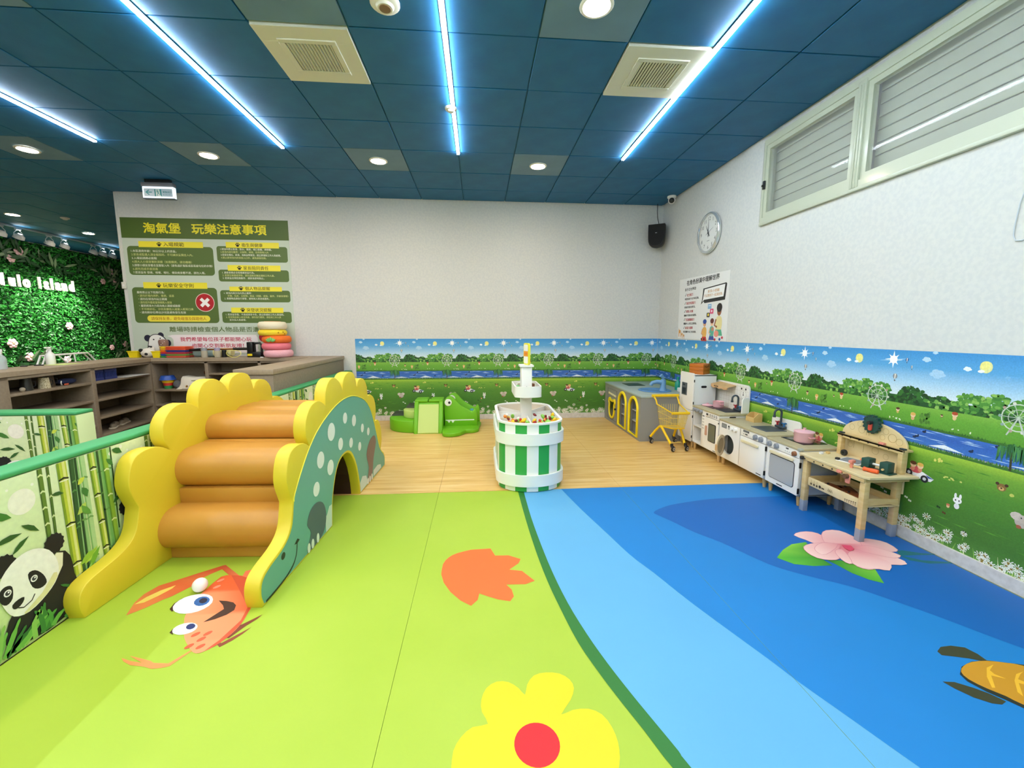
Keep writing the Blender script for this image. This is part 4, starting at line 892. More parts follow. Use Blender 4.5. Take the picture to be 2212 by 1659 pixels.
b.obj('top_frame', WR, fr); b = B()
for y0, y1 in ((.20, .31), (.38, .31), (.42, .43)): b.tube([(0, y0, .098), (0, y1, .0)], .007, 8)
b.obj('brace', WR, fr); b = B()
for y, z in ((.05, .095), (.62, .10)): b.tube([(0, y, z), (-.05, y, z)], .007, 8)
b.obj('cross_bar', WR, fr)
def basket(loc, lab, w_=.055):
    t = thing('toy_basket', lab, 'basket', loc, 0, 'small yellow baskets')
    h = .085; b = B(); yb = M('plastic_yellow', '#f2d916', .4)
    P = [[(x*k, y*k, z) for x, y in ((-w_, -.045), (w_, -.045), (w_, .045), (-w_, .045))] for k, z in ((.78, 0), (1, h), (.94, h), (.74, .006))]
    V = [[b.b.verts.new(p) for p in q] for q in P]
    for A, Z in zip(V, V[1:]):
        for i in range(4): b.b.faces.new((A[i], A[(i+1) % 4], Z[(i+1) % 4], Z[i]))
    b.b.faces.new(V[0][::-1]); b.b.faces.new(V[3]); b.obj('tub', yb, t, 30)
    r = B(); r.tube([(-w_-.002, -.047, h), (w_+.002, -.047, h), (w_+.002, .047, h), (-w_-.002, .047, h)], .006, 6, True); r.obj('rim', yb, t)
basket((-4.76, 6.20, CT), 'yellow toy basket at the corner beside the poster edge', .065)
basket((-4.43, 6.16, CT), 'yellow toy basket in front of the brown ice cream cup')
for i, (x, y, L2, lb) in enumerate(((-4.74, 4.74, .05, 'small dark key holder lying on the left counter'), (-4.70, 4.85, .07, 'flat black remote lying on the left counter'))):
    at('remote' if i else 'key_holder', B().box(-L2/2, L2/2, -.015, .015, 0, .012, .004), M('toy_black'), lb, 'remote' if i else 'key holder', (x, y, CT), .5)
at('green_mat', B().box(-.09, .09, -.13, .13, 0, .003), M('sheet_green', '#cfe08a', .6), 'pale green sheet under the white spray bottle', 'sheet', (-4.62, 5.03, CT), .1)
# cow-patterned pouch
cw = thing('cow_plush', 'white and black cow patterned plush bag on the corner counter', 'plush', (-4.59, 6.21, CT))
PL = M('plush_white', '#e6e1d6', .9, bump=(80, .3)); PK = M('plush_black', '#17171a', .9)
b = B(); b.ball((0, 0, .065), .085, (1.15, .7, .78), 18); b.ball((.055, 0, .115), .035, (1, .8, 1.1), 12); b.obj('body', PL, cw, 80)
for x, y, z, r_ in ((-.07, -.035, .10, .030), (.01, -.058, .05, .022), (.055, -.02, .150, .016), (-.095, 0, .05, .02), (.03, -.02, .155, .014)): B().ball((x, y, z), r_, (1, .6, .8), 10).obj('patch', PK, cw, 80)
at('dark_cloth', B().ball((0, 0, .03), .05, (1.2, .9, .9), 12), M('cloth_black', '#1b1a1c', .9), 'bunched black cloth between yellow basket and cow plush', 'cloth', (-4.69, 6.30, CT))
ic = thing('ice_cream_cup', 'brown spotted ice cream cup toy behind the yellow basket', 'toy cup', (-4.43, 6.28, CT))
B().lathe([(0, 0), (.034, 0), (.050, .13), (.058, .20), (.058, .225), (.046, .245), (0, .250)], n=18).obj('cup', M('cup_brown', '#86655a', .5), ic, 50)
for k in range(7): B().ball((.053*cos(-.4-k*.37), .053*sin(-.4-k*.37), .11+.022*(k*5 % 6)), .006, n=8).obj('dot', PW, ic, 60)
# stacked trays
def trays(name, lab, loc, w_, d_, cols, h):
    t = thing(name, lab, 'trays', loc)
    for i, c in enumerate(cols):
        b = B(); z = i*h; b.box(-w_, w_, -d_, d_, z+.001, z+h*.8, .006); b.box(-w_-.008, w_+.008, -d_-.008, d_+.008, z+h*.62, z+h*.95, .004); b.obj('tray', M('tray_'+c[1:], c, .4), t)
trays('tray_stack', 'small stack of rainbow plastic tubs topped yellow beside the orange trays', (-4.335, 6.19, CT), .042, .06, ['#2e9a4a', '#2f56b8', '#d82c3c', '#f07a1c', '#f2b81c', '#f4d020'], .026)
trays('tray_stack', 'wide stack of plastic trays topped with orange on the back counter', (-4.165, 6.20, CT), .125, .09, ['#e2604a', '#7fa04a', '#c8334a', '#3a3f8f', '#f0583a', '#f2643a'], .026)
bg = thing('zip_pouch', 'light blue and cream cylinder pouch lying behind the vacuum tube', 'pouch', (-3.78, 6.30, CT))
b = B(); b.lathe([(0, -.26), (.05, -.255), (.062, -.235), (.062, .02), (0, .02)], (0, 0, .063), 18, Matrix.Rotation(PI/2, 3, 'Y')); b.obj('blue_half', M('pouch_blue', '#a9c3c6', .6), bg, 50)
b = B(); b.lathe([(0, .021), (.061, .021), (.061, .24), (.05, .26), (0, .265)], (0, 0, .063), 18, Matrix.Rotation(PI/2, 3, 'Y')); b.obj('cream_half', M('pouch_cream', '#e6dfa0', .6), bg, 50)
for x, lc2, lb in ((-3.807, '#8b8f94', 'glass jar with a grey lid on the back counter'), (-3.632, '#9a8fa8', 'glass jar with a lilac lid on the back counter')):
    t = thing('jar', lb, 'jar', (x, 6.135, CT), 0, 'jars on the back counter')
    B().lathe([(0, 0), (.034, 0), (.038, .006), (.038, .085), (.032, .098)], n=20).obj('glass', M('jar_glass', '#d9cdb4', .1, alpha=.5), t, 50); B().lathe([(0, .135), (.034, .135), (.036, .130), (.036, .096), (0, .096)], n=20).obj('lid', M('lid_'+lc2[1:], lc2, .4), t, 50)
# stick vacuum lying on the counter
vc = thing('stick_vacuum', 'black handheld stick vacuum with a copper tube lying on the counter', 'vacuum', (-3.25, 6.20, CT))
VB = M('vacuum_black', '#121215', .3); COP = M('copper', '#b5764a', .3, .9)
b = B(); b.box(.0, .19, -.055, .055, 0, .075, .012); b.box(.0, .085, -.05, .05, .06, .215, .014); b.obj('motor_body', VB, vc)
b = B(); b.tube([(.09, 0, .195), (.16, 0, .200), (.185, 0, .17), (.18, 0, .07)], .016, 10); b.obj('handle', VB, vc); B().box(.01, .075, -.0575, -.052, .02, .05, .002).obj('label_patch', M('plastic_yellow'), vc)
B().cyl((.0, 0, .120), (-.20, 0, .116), .020, n=16).obj('collar', VB, vc, 50); B().cyl((-.20, 0, .116), (-.64, 0, .108), .012, n=14).obj('tube', COP, vc, 50); B().cyl((-.64, 0, .108), (-.80, 0, .100), .022, .016, n=16).obj('nozzle', VB, vc, 50)
b = B(); b.cyl((-.80, 0, .0), (-.80, 0, .085), .012, n=8); b.cyl((-.33, 0, 0), (-.33, 0, .1), .03, n=14); b.obj('stand_foot', VB, vc)
cb_ = thing('charger_cable', 'yellow looped cable hanging beside the vacuum tube', 'cable', (-3.42, 6.14, CT))
B().tube([(.12*cos(t)*.8, .02*sin(2*t), .05+.05*sin(t)) for t in (2*PI*i/20 for i in range(20))], .005, 6, True).obj('loop', M('cable_yellow', '#e6dc7a', .5), cb_)
# stack of five plush cushions
pb = lambda c: M('cushion_'+c[1:], c, .95, bump=(60, .35))
def cushion(z, h, r_, c, lab, dx=0, sq=1):
    t = thing('round_cushion', lab, 'cushion', (-2.845+dx, 6.21, CT+z), 0, 'stack of plush cushions')
    prof = [(0, .004), (r_*.75, 0), (r_*.94, h*.16), (r_, h*.5), (r_*.94, h*.84), (r_*.75, h), (0, h*.93)]
    b = B(); b.lathe(smooth_poly(prof, 3, False), n=28)
    b.obj('pillow', pb(c), t, 80); return t
cu = cushion(0, .106, .190, '#efb3bd', 'pale pink cushion at the bottom of the stack', .0)
cushion(.106, .096, .187, '#ee7f8c', 'coral pink cushion, second from the bottom of the stack', -.022)
cu3 = cushion(.202, .100, .187, '#f2762a', 'orange cushion with green leaf in the middle of the stack', -.012)
cu4 = cushion(.302, .085, .182, '#f3d536', 'yellow cheese cushion, second from the top of the stack', -.062); cu5 = cushion(.387, .112, .184, '#ece2c4', 'cream cushion with orange top crowning the stack', -.058)
b = B()
for a in (-.9, -.45, 0, .45, .9): b.ball((.05*sin(a), -.186, .055-.022*abs(a)), .030, (.5, .45, 1), 10, ('Y', a))
b.obj('leaf', M('leaf_felt', '#7cc06a', .9), cu3, 80)
B().lathe([(0, .120), (.10, .117), (.13, .105), (.10, .098), (0, .10)], n=24).obj('topping', M('felt_orange', '#d98a4c', .9), cu5, 80)
for a, z in ((-.35, .05), (-.2, .03), (-.75, .045)): B().ball((.176*cos(a), .176*sin(a), z), .012, n=8).obj('hole', M('felt_dark', '#b98a1c', .9), cu4, 60)
B().cyl((-.12, -.20, .008), (-.16, -.185, .008), .007, n=8).obj('strap', PW, cu)
# ---- things on the shelves (left cabinet local frame -> world)
def sh(x, y, z): a = lw(x, y); return (a[0], a[1], z+FZ)
S1, S2, S3, S4 = .795+.014, .585+.014, .375+.014, .165+.014
for i, (y, lb) in enumerate(((1.19, 'dark blue slotted basket next to the shelf divider'), (1.40, 'dark blue slotted basket right of its twin on the upper shelf'))):
    t = thing('storage_basket', lb, 'basket', sh(-.17, y, S1), .0924, 'blue baskets on the upper shelf'); bm = M('basket_blue', '#2c3a7a', .5)
    b = B(); h = .125
    for x0, x1, y0, y1 in ((-.12, .12, -.095, -.087), (-.12, .12, .087, .095), (-.12, -.112, -.095, .095)): b.box(x0, x1, y0, y1, 0, h)
    b.box(-.12, .12, -.095, .095, 0, .008); b.obj('tub', bm, t)
    b = B()
    for k in range(9): b.box(.112, .12, -.095+.0225*k, -.085+.0225*k, 0, h)
    b.box(.112, .122, -.095, .095, 0, .03); b.box(.112, .122, -.095, .095, h-.03, h); b.obj('slotted_front', bm, t); B().box(-.125, .126, -.1, .1, h, h+.01, .003).obj('lid_rim', bm, t)
def mug(y, x, lab, m, h=.10, r_=.04):
    t = thing('cup', lab, 'cup', sh(x, y, S1), 1.2, 'cups on the upper shelf')
    B().lathe([(0, 0), (r_*1.05, 0), (r_*.85, h), (r_*.78, h), (r_*.95, .006), (0, .006)], n=20).obj('cup_body', m, t, 50)
    B().tube([(r_*.9, 0, h*.75), (r_*1.5, 0, h*.7), (r_*1.5, 0, h*.35), (r_*.95, 0, h*.25)], .005, 6).obj('handle', M('toy_black'), t)
ck = M('cup_woven', '#cfc4a4', .6, noise=('#8a7a54', 140, (1, 1, 1), .5, .6))
mug(.555, -.08, 'cream woven pattern cup on the upper left shelf', ck, .11, .045); mug(.39, -.10, 'dark smoked cup on the upper left shelf', M('cup_dark', '#2c2c28', .3), .12, .045); mug(.66, -.12, 'brown cup behind the woven cup on the upper shelf', M('cup_brown2', '#4a3a28', .5), .12, .045)
at('glass_bead', B().ball((0, 0, .022), .022, n=12), M('jar_glass'), 'small glass ornament left of the dark cup', 'ornament', sh(-.06, .30, S1))
cl = thing('folded_cloth', 'dark blue cloth bundle with orange tag at the shelf divider', 'cloth', sh(-.12, .86, S1), .0924)
b = B(); b.ball((0, 0, .035), .06, (1, 1.9, .58), 14); b.obj('bundle', M('cloth_navy', '#20284a', .9), cl, 80); B().box(.055, .065, -.10, -.05, .004, .02, .002).obj('orange_tag', M('felt_red', '#c8583a', .7), cl); B().tube([(.05, -.12, .05), (.06, -.14, .03), (.05, -.12, .01)], .006, 6).obj('loop', PW, cl)
at('paper_sheet', B().box(-.10, .12, -.20, .20, 0, .004), M('paper_white', '#d9d9d6', .7), 'white paper sheet sticking out of the upper shelf', 'paper', sh(-.08, 1.74, S1+.001), .0924)
for i, (x, y, a, lb) in enumerate(((-.16, 1.52, .4, 'beige soft shoe on the bottom shelf, left of the pair'), (-.20, 1.74, .3, 'beige soft shoe on the bottom shelf, right of the pair'))):
    t = thing('shoe', lb, 'shoe', sh(x, y, S4), .0924+PI/2+a, 'pair of shoes on the bottom shelf')
    B().prism(smooth_poly([(-.12, -.035), (0, -.038), (.09, -.045), (.13, 0), (.09, .045), (0, .036), (-.12, .035), (-.135, 0)], 3), lambda p, q, u: Vector((p, q, u)), 0, .02, .006, 2).obj('sole', M('sole_cream', '#cdbfa6', .7), t, 50)
    b = B(); b.ball((.045, 0, .025), .05, (1.6, .8, .9), 14); b.ball((-.06, 0, .03), .045, (1.5, .75, .9), 14); b.obj('upper', M('shoe_taupe', '#8a7c68', .8), t, 80)
    B().ball((-.055, 0, .055), .032, (1.5, .7, .6), 12).obj('opening', M('shoe_inner', '#4a4036', .9), t, 80)
# ---- things on the back cabinet shelves
zb = .565+.014+FZ
bw = thing('stacking_cups', 'upturned blue, yellow, red and green stacking cups on the back shelf', 'toy', (-4.38, 6.22, zb))
for z0, z1, r0, r1, c in ((0, .045, .048, .052, '#2f8a4a'), (.045, .085, .055, .058, '#c8332c'), (.085, .125, .065, .075, '#e8b81c'), (.125, .185, .098, .075, '#2450a8')): B().cyl((0, 0, z0), (0, 0, z1), r0, r1, 20).obj('cup', M('stack_'+c[1:], c, .4), bw, 50)
tt = thing('tote_bag', 'white canvas tote bag with small animal prints lying on the back shelf', 'bag', (-4.02, 6.24, zb))
b = B().prism(smooth_poly([(-.19, .0), (-.17, .06), (-.15, .175), (0, .165), (.18, .16), (.19, .05), (.17, 0)], 3), lambda p, q, u: Vector((p, u+q*.25, q)), -.09, .0, .015, 2); b.obj('bag_body', M('canvas', '#e0d8c8', .9, bump=(60, .2)), tt, 60)
tpn = Print(.0008)
for k, c in enumerate(('#b58a4a', '#6a7a3a', '#c89a5a', '#5a4a3a', '#8a9a5a')): tpn.add(ell(-.075+k*.05, .035, .018, .018, 12), c, 0); tpn.add(ell(-.075+k*.05, .037, .009, .008, 10), '#2c261e', 1)
for k in range(5): tpn.add([(-.02+k*.012, .105), (-.011+k*.012, .105), (-.011+k*.012, .120), (-.02+k*.012, .120)], '#7a7a4a', 0)
place('bag_print', tpn.mesh('bag_print', lambda p, q, h: (p, -.091+q*.25-h, q), PR), tt)
b = B(); b.ball((-.23, -.03, .06), .06, (.8, .9, 1), 12); b.ball((-.20, -.05, .035), .045, (1, .9, .7), 12); b.obj('grey_lining', M('cloth_grey', '#55575c', .9), tt, 80); B().tube([(-.17, -.09, .0), (-.19, -.11, -.0), (-.16, -.115, .003), (-.13, -.10, .004)], .008, 6).obj('handle', M('canvas'), tt)
at('brown_plush', B().ball((0, 0, .04), .05, (1.5, .8, .9), 14), M('plush_brown', '#7a4a24', .9), 'brown plush toy lying behind the tote bag', 'plush', (-3.90, 6.36, zb+.17))

# ------------------------------------------------------------------ lobby beyond: leaf wall, lettering, flowers
r = random.Random(21); vs, fs, cs = [], [], []
def leafcol(): k = r.random(); return lin(r.choice(['#2c8a2e', '#37a038', '#1f6f26', '#2a7d2a', '#46b046', '#185c20']))
for i in range(36000):
    y, z = r.uniform(6.4, 13.1), r.uniform(.2, ZC-.01); x = -9.735+r.uniform(0, .07)
    d = Vector((r.uniform(.15, 1), r.uniform(-1, 1), r.uniform(-1, 1))).normalized(); u = d.orthogonal().normalized(); u = (Matrix.Rotation(r.uniform(0, 6.28), 3, d) @ u); v = d.cross(u); L2 = r.uniform(.022, .05)
    c = Vector((x, y, z)); n = len(vs); vs += [c-u*L2, c+v*L2*.45, c+u*L2, c-v*L2*.45]; fs.append((n, n+1, n+2, n+3)); q = leafcol(); cs += [q]*4
me = bpy.data.meshes.new('leaf_wall'); me.from_pydata(vs, [], fs); ca = me.color_attributes.new('Col', 'FLOAT_COLOR', 'POINT'); ca.data.foreach_set('color', [x for q in cs for x in q]); me.materials.append(print_mat('leaf_print', .5))
lw_o = place('leaf_wall', me); lw_o['kind'] = 'stuff'; tag(lw_o, 'dense artificial green leaf wall covering the lobby wall at left', 'leaf wall')
B().box(-9.74, -9.735, 6.4, 13.1, .0, ZC).obj('backing', M('moss_dark', '#0f3a16', .9), lw_o)
GL = M('garland_leaf', '#24452a', .45, noise=('#3a6a3a', 6)); gleaf = B()
gleaf.b.faces.new([gleaf.b.verts.new(p) for p in ((0, 0, 0), (.008, .03, .10), (.012, .025, .22), (.02, 0, .30), (.012, -.025, .22), (.008, -.03, .10))]); gm = gleaf.mesh('leaf', GL, recalc=False)
GL2 = M('garland_leaf_pale', '#7f9a72', .45); g2 = gm.copy(); g2.materials.clear(); g2.materials.append(GL2)
for (y0, z0, y1, z1, n, lb) in ((9.5, 3.0, 11.0, 2.75, 44, 'dark leafy garland on the leaf wall above the start of the lettering'), (11.1, 3.0, 12.6, 2.65, 52, 'pale tipped leafy garland on the leaf wall above the end of the lettering'), (11.9, .95, 12.5, .75, 20, 'low leafy sprig at the lower right of the leaf wall'), (9.4, .75, 10.0, .65, 20, 'low leafy sprig behind the spray bottle on the leaf wall')):
    t = thing('leaf_garland', lb, 'garland', (-9.66, y0, z0))
    for i in range(n):
        k = r.random(); a = r.gauss(-1.9, .6) if i % 3 else r.uniform(-1, 1)
        place('leaf', g2 if (r.random() < .22+.5*(y0 > 11) * k) else gm, t, (r.uniform(0, .06), (y1-y0)*k, (z1-z0)*k+r.uniform(-.08, .08)), (a*-1 if r.random() < .5 else a, r.uniform(0, .35), 0), (1, 1, r.uniform(.7, 1.1)))
PKF = M('petal_pink', '#f3c9cb', .6); PKC = M('flower_core', '#e7d9a0', .6)
fb = B()
for rr, nn, tl, sc in ((.055, 6, .35, 1), (.040, 5, .8, .8)):
    for k in range(nn):
        a = 2*PI*k/nn+rr*20; fb.ball((.015+tl*.03, rr*cos(a), rr*sin(a)), .042*sc, (.3, .8, .8), 8)
fpm = fb.mesh('petals', PKF, 70); fcm = B().ball((.045, 0, 0), .016, n=8).mesh('core', PKC, 70)
for y, z, s_, lb in ((9.86, 3.03, 1.1, 'pink flower near the top of the leaf wall'), (9.70, 2.85, 1, 'white pink flower below the top left garland'), (12.09, 2.90, 1, 'pink flower above the end of the lettering'), (12.17, 2.70, .9, 'pink flower at the lower end of the right garland'),
                    (11.81, 2.62, .9, 'peach flower just right of the last letter'), (10.75, 1.47, 1.1, 'single pink flower in the middle of the leaf wall'), (9.48, 1.10, 1.2, 'pink flower low on the leaf wall left of the spray bottle'),
                    (9.78, .80, 1.2, 'pink flower just above the counter left of the spray bottle'), (10.59, .68, 1.1, 'pink flower behind the white rack'), (11.84, .92, .9, 'small pink flower above the rack end'), (12.26, 1.0, 1.0, 'pink flower at the lower right of the leaf wall')):
    t = thing('wall_flower', lb, 'flower', (-9.66, y, z), 0, 'pink flowers on the leaf wall'); place('petals', fpm, t, scale=(s_,)*3); place('core', fcm, t, scale=(s_,)*3)
sgn_t = thing('letter_sign', 'white raised letter sign on the green leaf wall', 'sign', (-9.64, 9.33, 2.29)); LM = M('letter_white', '#f4efe6', .5, emit=((1, .92, .82), .35))  # letter material has a faint warm glow added
SIGN = 'Mulo Island'; ws = {'M': .30, 'u': .19, 'l': .11, 'o': .19, ' ': .16, 'I': .13, 's': .17, 'a': .17, 'n': .19, 'd': .19}
x_ = 0
for ch in SIGN:
    if ch != ' ':
        c = bpy.data.curves.new('t', 'FONT'); c.body = ch; c.size = .345; c.extrude = .018; c.offset = .010; c.resolution_u = 3
        o = bpy.data.objects.new('t', c); COL.objects.link(o); me = bpy.data.meshes.new_from_object(o.evaluated_get(bpy.context.evaluated_depsgraph_get())); bpy.data.objects.remove(o)
        me.name = 'letter'; me.materials.clear(); me.materials.append(LM)
        x0 = min(v.co.x for v in me.vertices)
        for v in me.vertices: v.co = Vector((v.co.z, x_+(v.co.x-x0)*.70, v.co.y))
        place('letter', me, sgn_t)
    x_ += ws.get(ch, .18)*.9
# track with lamps
TRK = M('track_white', '#c9d2d8', .4)
B2 = B().box(-8.415, -8.385, 5.5, 11.2, ZC-.035, ZC, .003).obj('lighting_track', TRK, None); tag(B2, 'thin white lighting track on the lobby ceiling', 'lighting track')
LMP = M('spot_glow', '#ffffff', .4, emit=((1, .93, .82), 45))
for (x, y, lit, lb) in ((-8.40, 8.64, 1, 'lit track lamp above the left part of the leaf wall'), (-8.40, 9.50, 1, 'lit track lamp in the middle of the lighting track'), (-8.40, 9.20, 0, 'unlit track lamp beside the middle lit lamp'), (-8.40, 10.38, 1, 'lit track lamp near the wall corner'),
                        (-8.40, 10.15, 0, 'unlit track lamp left of the last lit lamp'), (-8.40, 8.35, 0, 'unlit track lamp at the left end of the lighting track'), (-8.40, 10.62, 1, 'last lit track lamp touching the wall edge')):
    t = thing('track_lamp', lb, 'lamp', (x, y, ZC-.035), 0, 'lamps on the lighting track')
    B().box(-.02, .02, -.045, .045, -.035, 0, .004).obj('adapter', TRK, t)
    b = B()
    for s in (-1, 1): b.tube([(0, s*.02, -.03), (0, s*.075, -.09), (0, s*.08, -.15)], .006, 6)
    b.obj('yoke', TRK, t); q = Matrix.Rotation(.5, 3, 'Y')
    B().lathe([(.03, .06), (.075, .02), (.08, -.03), (.074, -.03), (.03, .05)], (0, 0, -.155), 18, q).obj('shade', TRK, t, 50)
    B().lathe([(0, -.035), (.05, -.033), (.073, -.022)], (0, 0, -.155), 18, q).obj('bulb', LMP if lit else PW, t, 50)
    if lit:
        ld = bpy.data.lights.new('spot', 'SPOT'); ld.energy = SPOT_STR*(1.0 if y < 10.3 else 1.7); ld.spot_size = 1.25; ld.spot_blend = .8; ld.color = (1, .96, .88); ld.shadow_soft_size = .05
        lo = bpy.data.objects.new('spot', ld); COL.objects.link(lo); lo.parent = t; lo.location = (-.06, 0, -.20); lo.rotation_euler = (0, math.radians(38), 0)
for (x, y, lb) in ((-7.6, 7.77, 'lobby downlight at the far left under the ceiling'), (-7.6, 9.12, 'lobby downlight left of the wall edge')):
    t = thing('downlight', lb, 'ceiling light', (x, y, ZC-.001), 0, 'round downlights in the ceiling'); place('trim_ring', dl_r, t); place('lens', dl_d, t)
detector(-6.95, 7.93, .06, 'small cream detector on the lobby ceiling', '#d8d4c8')
# ------------------------------------------------------------------ play kitchens on the right wall (geometry in world metres)
def W(b, name, mat, root, par=None, smooth=40):
    """link world-space geometry as a part of root (root has no rotation); par = a part for sub-parts"""
    me = b.mesh(name, mat, smooth); me.transform(Matrix.Translation(-Vector(root.location)))
    return place(name, me, par or root)
KW = M('kitchen_white', '#efece4', .45); KS = M('kitchen_side', '#d9dcd8', .5); KT = M('kitchen_top', '#b9ae8a', .5, noise=('#b2a682', 30)); LEG = M('leg_oak', '#cdaa72', .5, noise=('#bf9a60', 8, (1, 1, 6)))
KD = M('kitchen_dark', '#3a4048', .4); KB = M('kitchen_black', '#17181b', .35); KG = M('knob_grey', '#8d9196', .4); OAK = M('handle_oak', '#d3ab7b', .5, noise=('#c79c68', 10, (6, 1, 1))); SLATE = M('faucet_slate', '#36424c', .4)
RED = M('tap_red', '#b42a34', .4); BLU = M('tap_blue', '#2f6aa0', .4); PINK = M('pot_pink', '#eeb9c0', .4); HOB = M('hob_black', '#2a2326', .18); GLG = M('oven_glass', '#a8adb0', .12, spec=.7); NIC = M('niche_grey', '#c9cfc6', .5)
fy = lambda a, b, t: Vector((t, a, b))                  # outline in (y,z) extruded along x
def leg(root, x, y, h=.085, r=.020):
    b = B(); b.cyl((x, y, h), (x+.0, y, 0), r, r*.62, 10); W(b, 'leg', LEG, root)
def knob(root, y, z, r=.019, m=None, x=2.498, par=None):
    b = B(); b.lathe([(0, .022), (r*.8, .021), (r, .014), (r*1.05, 0)], (x, y, z), 18, Matrix.Rotation(-PI/2, 3, 'Y')); b.box(x-.028, x-.012, y-r*.22, y+r*.22, z-r*.9, z+r*.9, .002); W(b, 'knob', m or KG, root, par, 50)
def faucet(root, x, y, z, h=.14):
    b = B(); b.box(x-.02, x+.02, y-.055, y+.055, z, z+.022, .006); b.cyl((x, y, z+.02), (x, y, z+.05), .013, n=12)
    R = .034; pts = [(x, y, z+.03), (x, y, z+h-R)]+[(x-R+R*cos(t), y, z+h-R+R*sin(t)) for t in (PI*i/10 for i in range(11))]+[(x-2*R, y, z+h-R-.022)]
    b.tube(pts, .0095, 10); b.cyl((x-2*R, y, z+h-R-.02), (x-2*R, y, z+h-R-.038), .0125, n=12)
    f = W(b, 'faucet', SLATE, root, None, 60)
    for dy, m in ((.042, RED), (-.042, BLU)):
        c = B(); c.cyl((x, y+dy, z+.02), (x, y+dy, z+.045), .009, n=10)
        for a in range(4): t = a*PI/2+.5; c.tube([(x, y+dy, z+.05), (x+.021*cos(t), y+dy+.021*sin(t), z+.052)], .0055, 6)
        W(c, 'tap_handle', m, root, f)
def pot(loc, lab, r=.068, h=.075, lid=True):
    t = thing('toy_pot', lab, 'toy pot', loc, 0, 'pink toy pots')
    B().lathe([(0, 0), (r*.92, 0), (r, .008), (r, h), (r*1.05, h+.003), (r*.95, h), (r*.93, .012), (0, .012)], n=24).obj('pan', PINK, t, 50)
    for s in (-1, 1): B().tube([(-.018, s*r, h*.62), (-.016, s*(r+.022), h*.62), (.016, s*(r+.022), h*.62), (.018, s*r, h*.62)], .0055, 8).obj('handle', M('pot_rose', '#d99aa0', .5), t)
    if lid: B().lathe([(r*1.06, h+.003), (r*1.04, h+.010), (r*.5, h+.020), (.010, h+.022), (.008, h+.030), (.014, h+.036), (0, h+.040)], n=24).obj('lid', PINK, t, 50)
    return t
# ---- toy fridge
fr_ = thing('toy_fridge', 'tall white toy fridge with ice dispenser panel and wooden feet', 'toy fridge', (2.65, 4.77, 0))
b = B()
for x0, x1, y0, y1 in ((2.503, 2.765, 4.615, 4.627), (2.503, 2.765, 4.918, 4.93), (2.755, 2.767, 4.62, 4.925)): b.box(x0, x1, y0, y1, .085, .868, .002)
b.box(2.503, 2.765, 4.615, 4.93, .085, .10); b.box(2.503, 2.765, 4.615, 4.93, .855, .868, .002); b.box(2.515, 2.755, 4.625, 4.92, .44, .452); W(b, 'body', KS, fr_)
d1 = W(B().prism(rrect(4.610, 4.929, .452, .888, .02, 4), fy, 2.486, 2.502, .002, 1), 'upper_door', KW, fr_); d2 = W(B().prism(rrect(4.610, 4.929, .080, .448, .008, 3), fy, 2.486, 2.502, .002, 1), 'lower_door', KW, fr_)
W(B().prism(rrect(4.752, 4.872, .612, .762, .006, 3), fy, 2.481, 2.486), 'dispenser', M('dispenser_grey', '#5a5e62', .4), fr_, d1); W(B().box(2.479, 2.4815, 4.772, 4.852, .625, .70), 'recess', KB, fr_, d1); W(B().box(2.479, 2.4815, 4.80, 4.85, .728, .745), 'display', KB, fr_, d1)
W(B().prism(rrect(2.585, 2.650, .718, .744, .012, 4), lambda a, b_, t: Vector((a, t, b_)), 4.6125, 4.616), 'grip_slot', KB, fr_)
for z in (.14, .38, .54, .80): W(B().box(2.490, 2.504, 4.609, 4.6145, z-.016, z+.016, .002), 'hinge', KB, fr_)
for x in (2.53, 2.74):
    for y in (4.645, 4.90): leg(fr_, x, y)
cr_ = thing('wooden_crate', 'orange brown wooden crate on top of the toy fridge', 'crate', (2.64, 4.775, .868), .62)
OR = M('crate_orange', '#c4701f', .5, noise=('#b4621a', 12, (1, 1, 8)))
for k, (x0, x1, y0, y1) in enumerate(((-.085, .085, -.085, -.073), (-.085, .085, .073, .085), (-.085, -.073, -.073, .073), (.073, .085, -.073, .073))):
    for z0, z1 in ((0, .040), (.042, .082), (.084, .124)): B().box(x0, x1, y0, y1, z0, z1, .002).obj('plank', OR, cr_)
B().box(-.083, .083, -.083, .083, .001, .008).obj('base', OR, cr_); B().tube([(-.05, -.088, .095), (-.02, -.095, .085), (.03, -.093, .10), (.05, -.088, .118)], .003, 6).obj('cord', M('cord_brown', '#6a3a12', .7), cr_)
# ---- unit 1: tall kitchen with hob, sink and tiled back
u1 = thing('toy_kitchen', 'white toy kitchen with tiled splashback, scalloped wooden hood and pink lid', 'toy kitchen', (2.65, 4.33, 0))
b = B()
for y0, y1 in ((4.060, 4.072), (4.315, 4.327), (4.591, 4.603)): b.box(2.503, 2.82, y0, y1, .088, .500, .002)
b.box(2.81, 2.82, 4.06, 4.603, .088, .50); b.box(2.503, 2.82, 4.06, 4.603, .086, .100, .002); b.box(2.503, 2.82, 4.327, 4.60, .284, .294); W(b, 'carcass', KW, u1)
W(B().box(2.800, 2.808, 4.328, 4.597, .10, .48), 'niche_back', NIC, u1)
W(B().box(2.484, 2.824, 4.050, 4.602, .500, .521, .003), 'worktop', KT, u1)
W(B().box(2.490, 2.503, 4.327, 4.607, .478, .500, .001), 'knob_strip', KW, u1)
for y in (4.545, 4.475, 4.405): knob(u1, y, .482, .022, x=2.49)
cs_ = W(B().box(2.492, 2.503, 4.327, 4.40, .10, .478, .002), 'control_column', KW, u1)
pn = Print(.0006)
for k in range(5): pn.add(rrect(4.343, 4.385, .300+k*.034, .310+k*.034, .003, 2), '#2b2b2b' if k == 4 else '#b9b7ae', 0)
place('icon_print', pn.mesh('icon_print', lambda a, c, h: Vector((2.4915-h, a, c))-Vector(u1.location), PR), cs_)
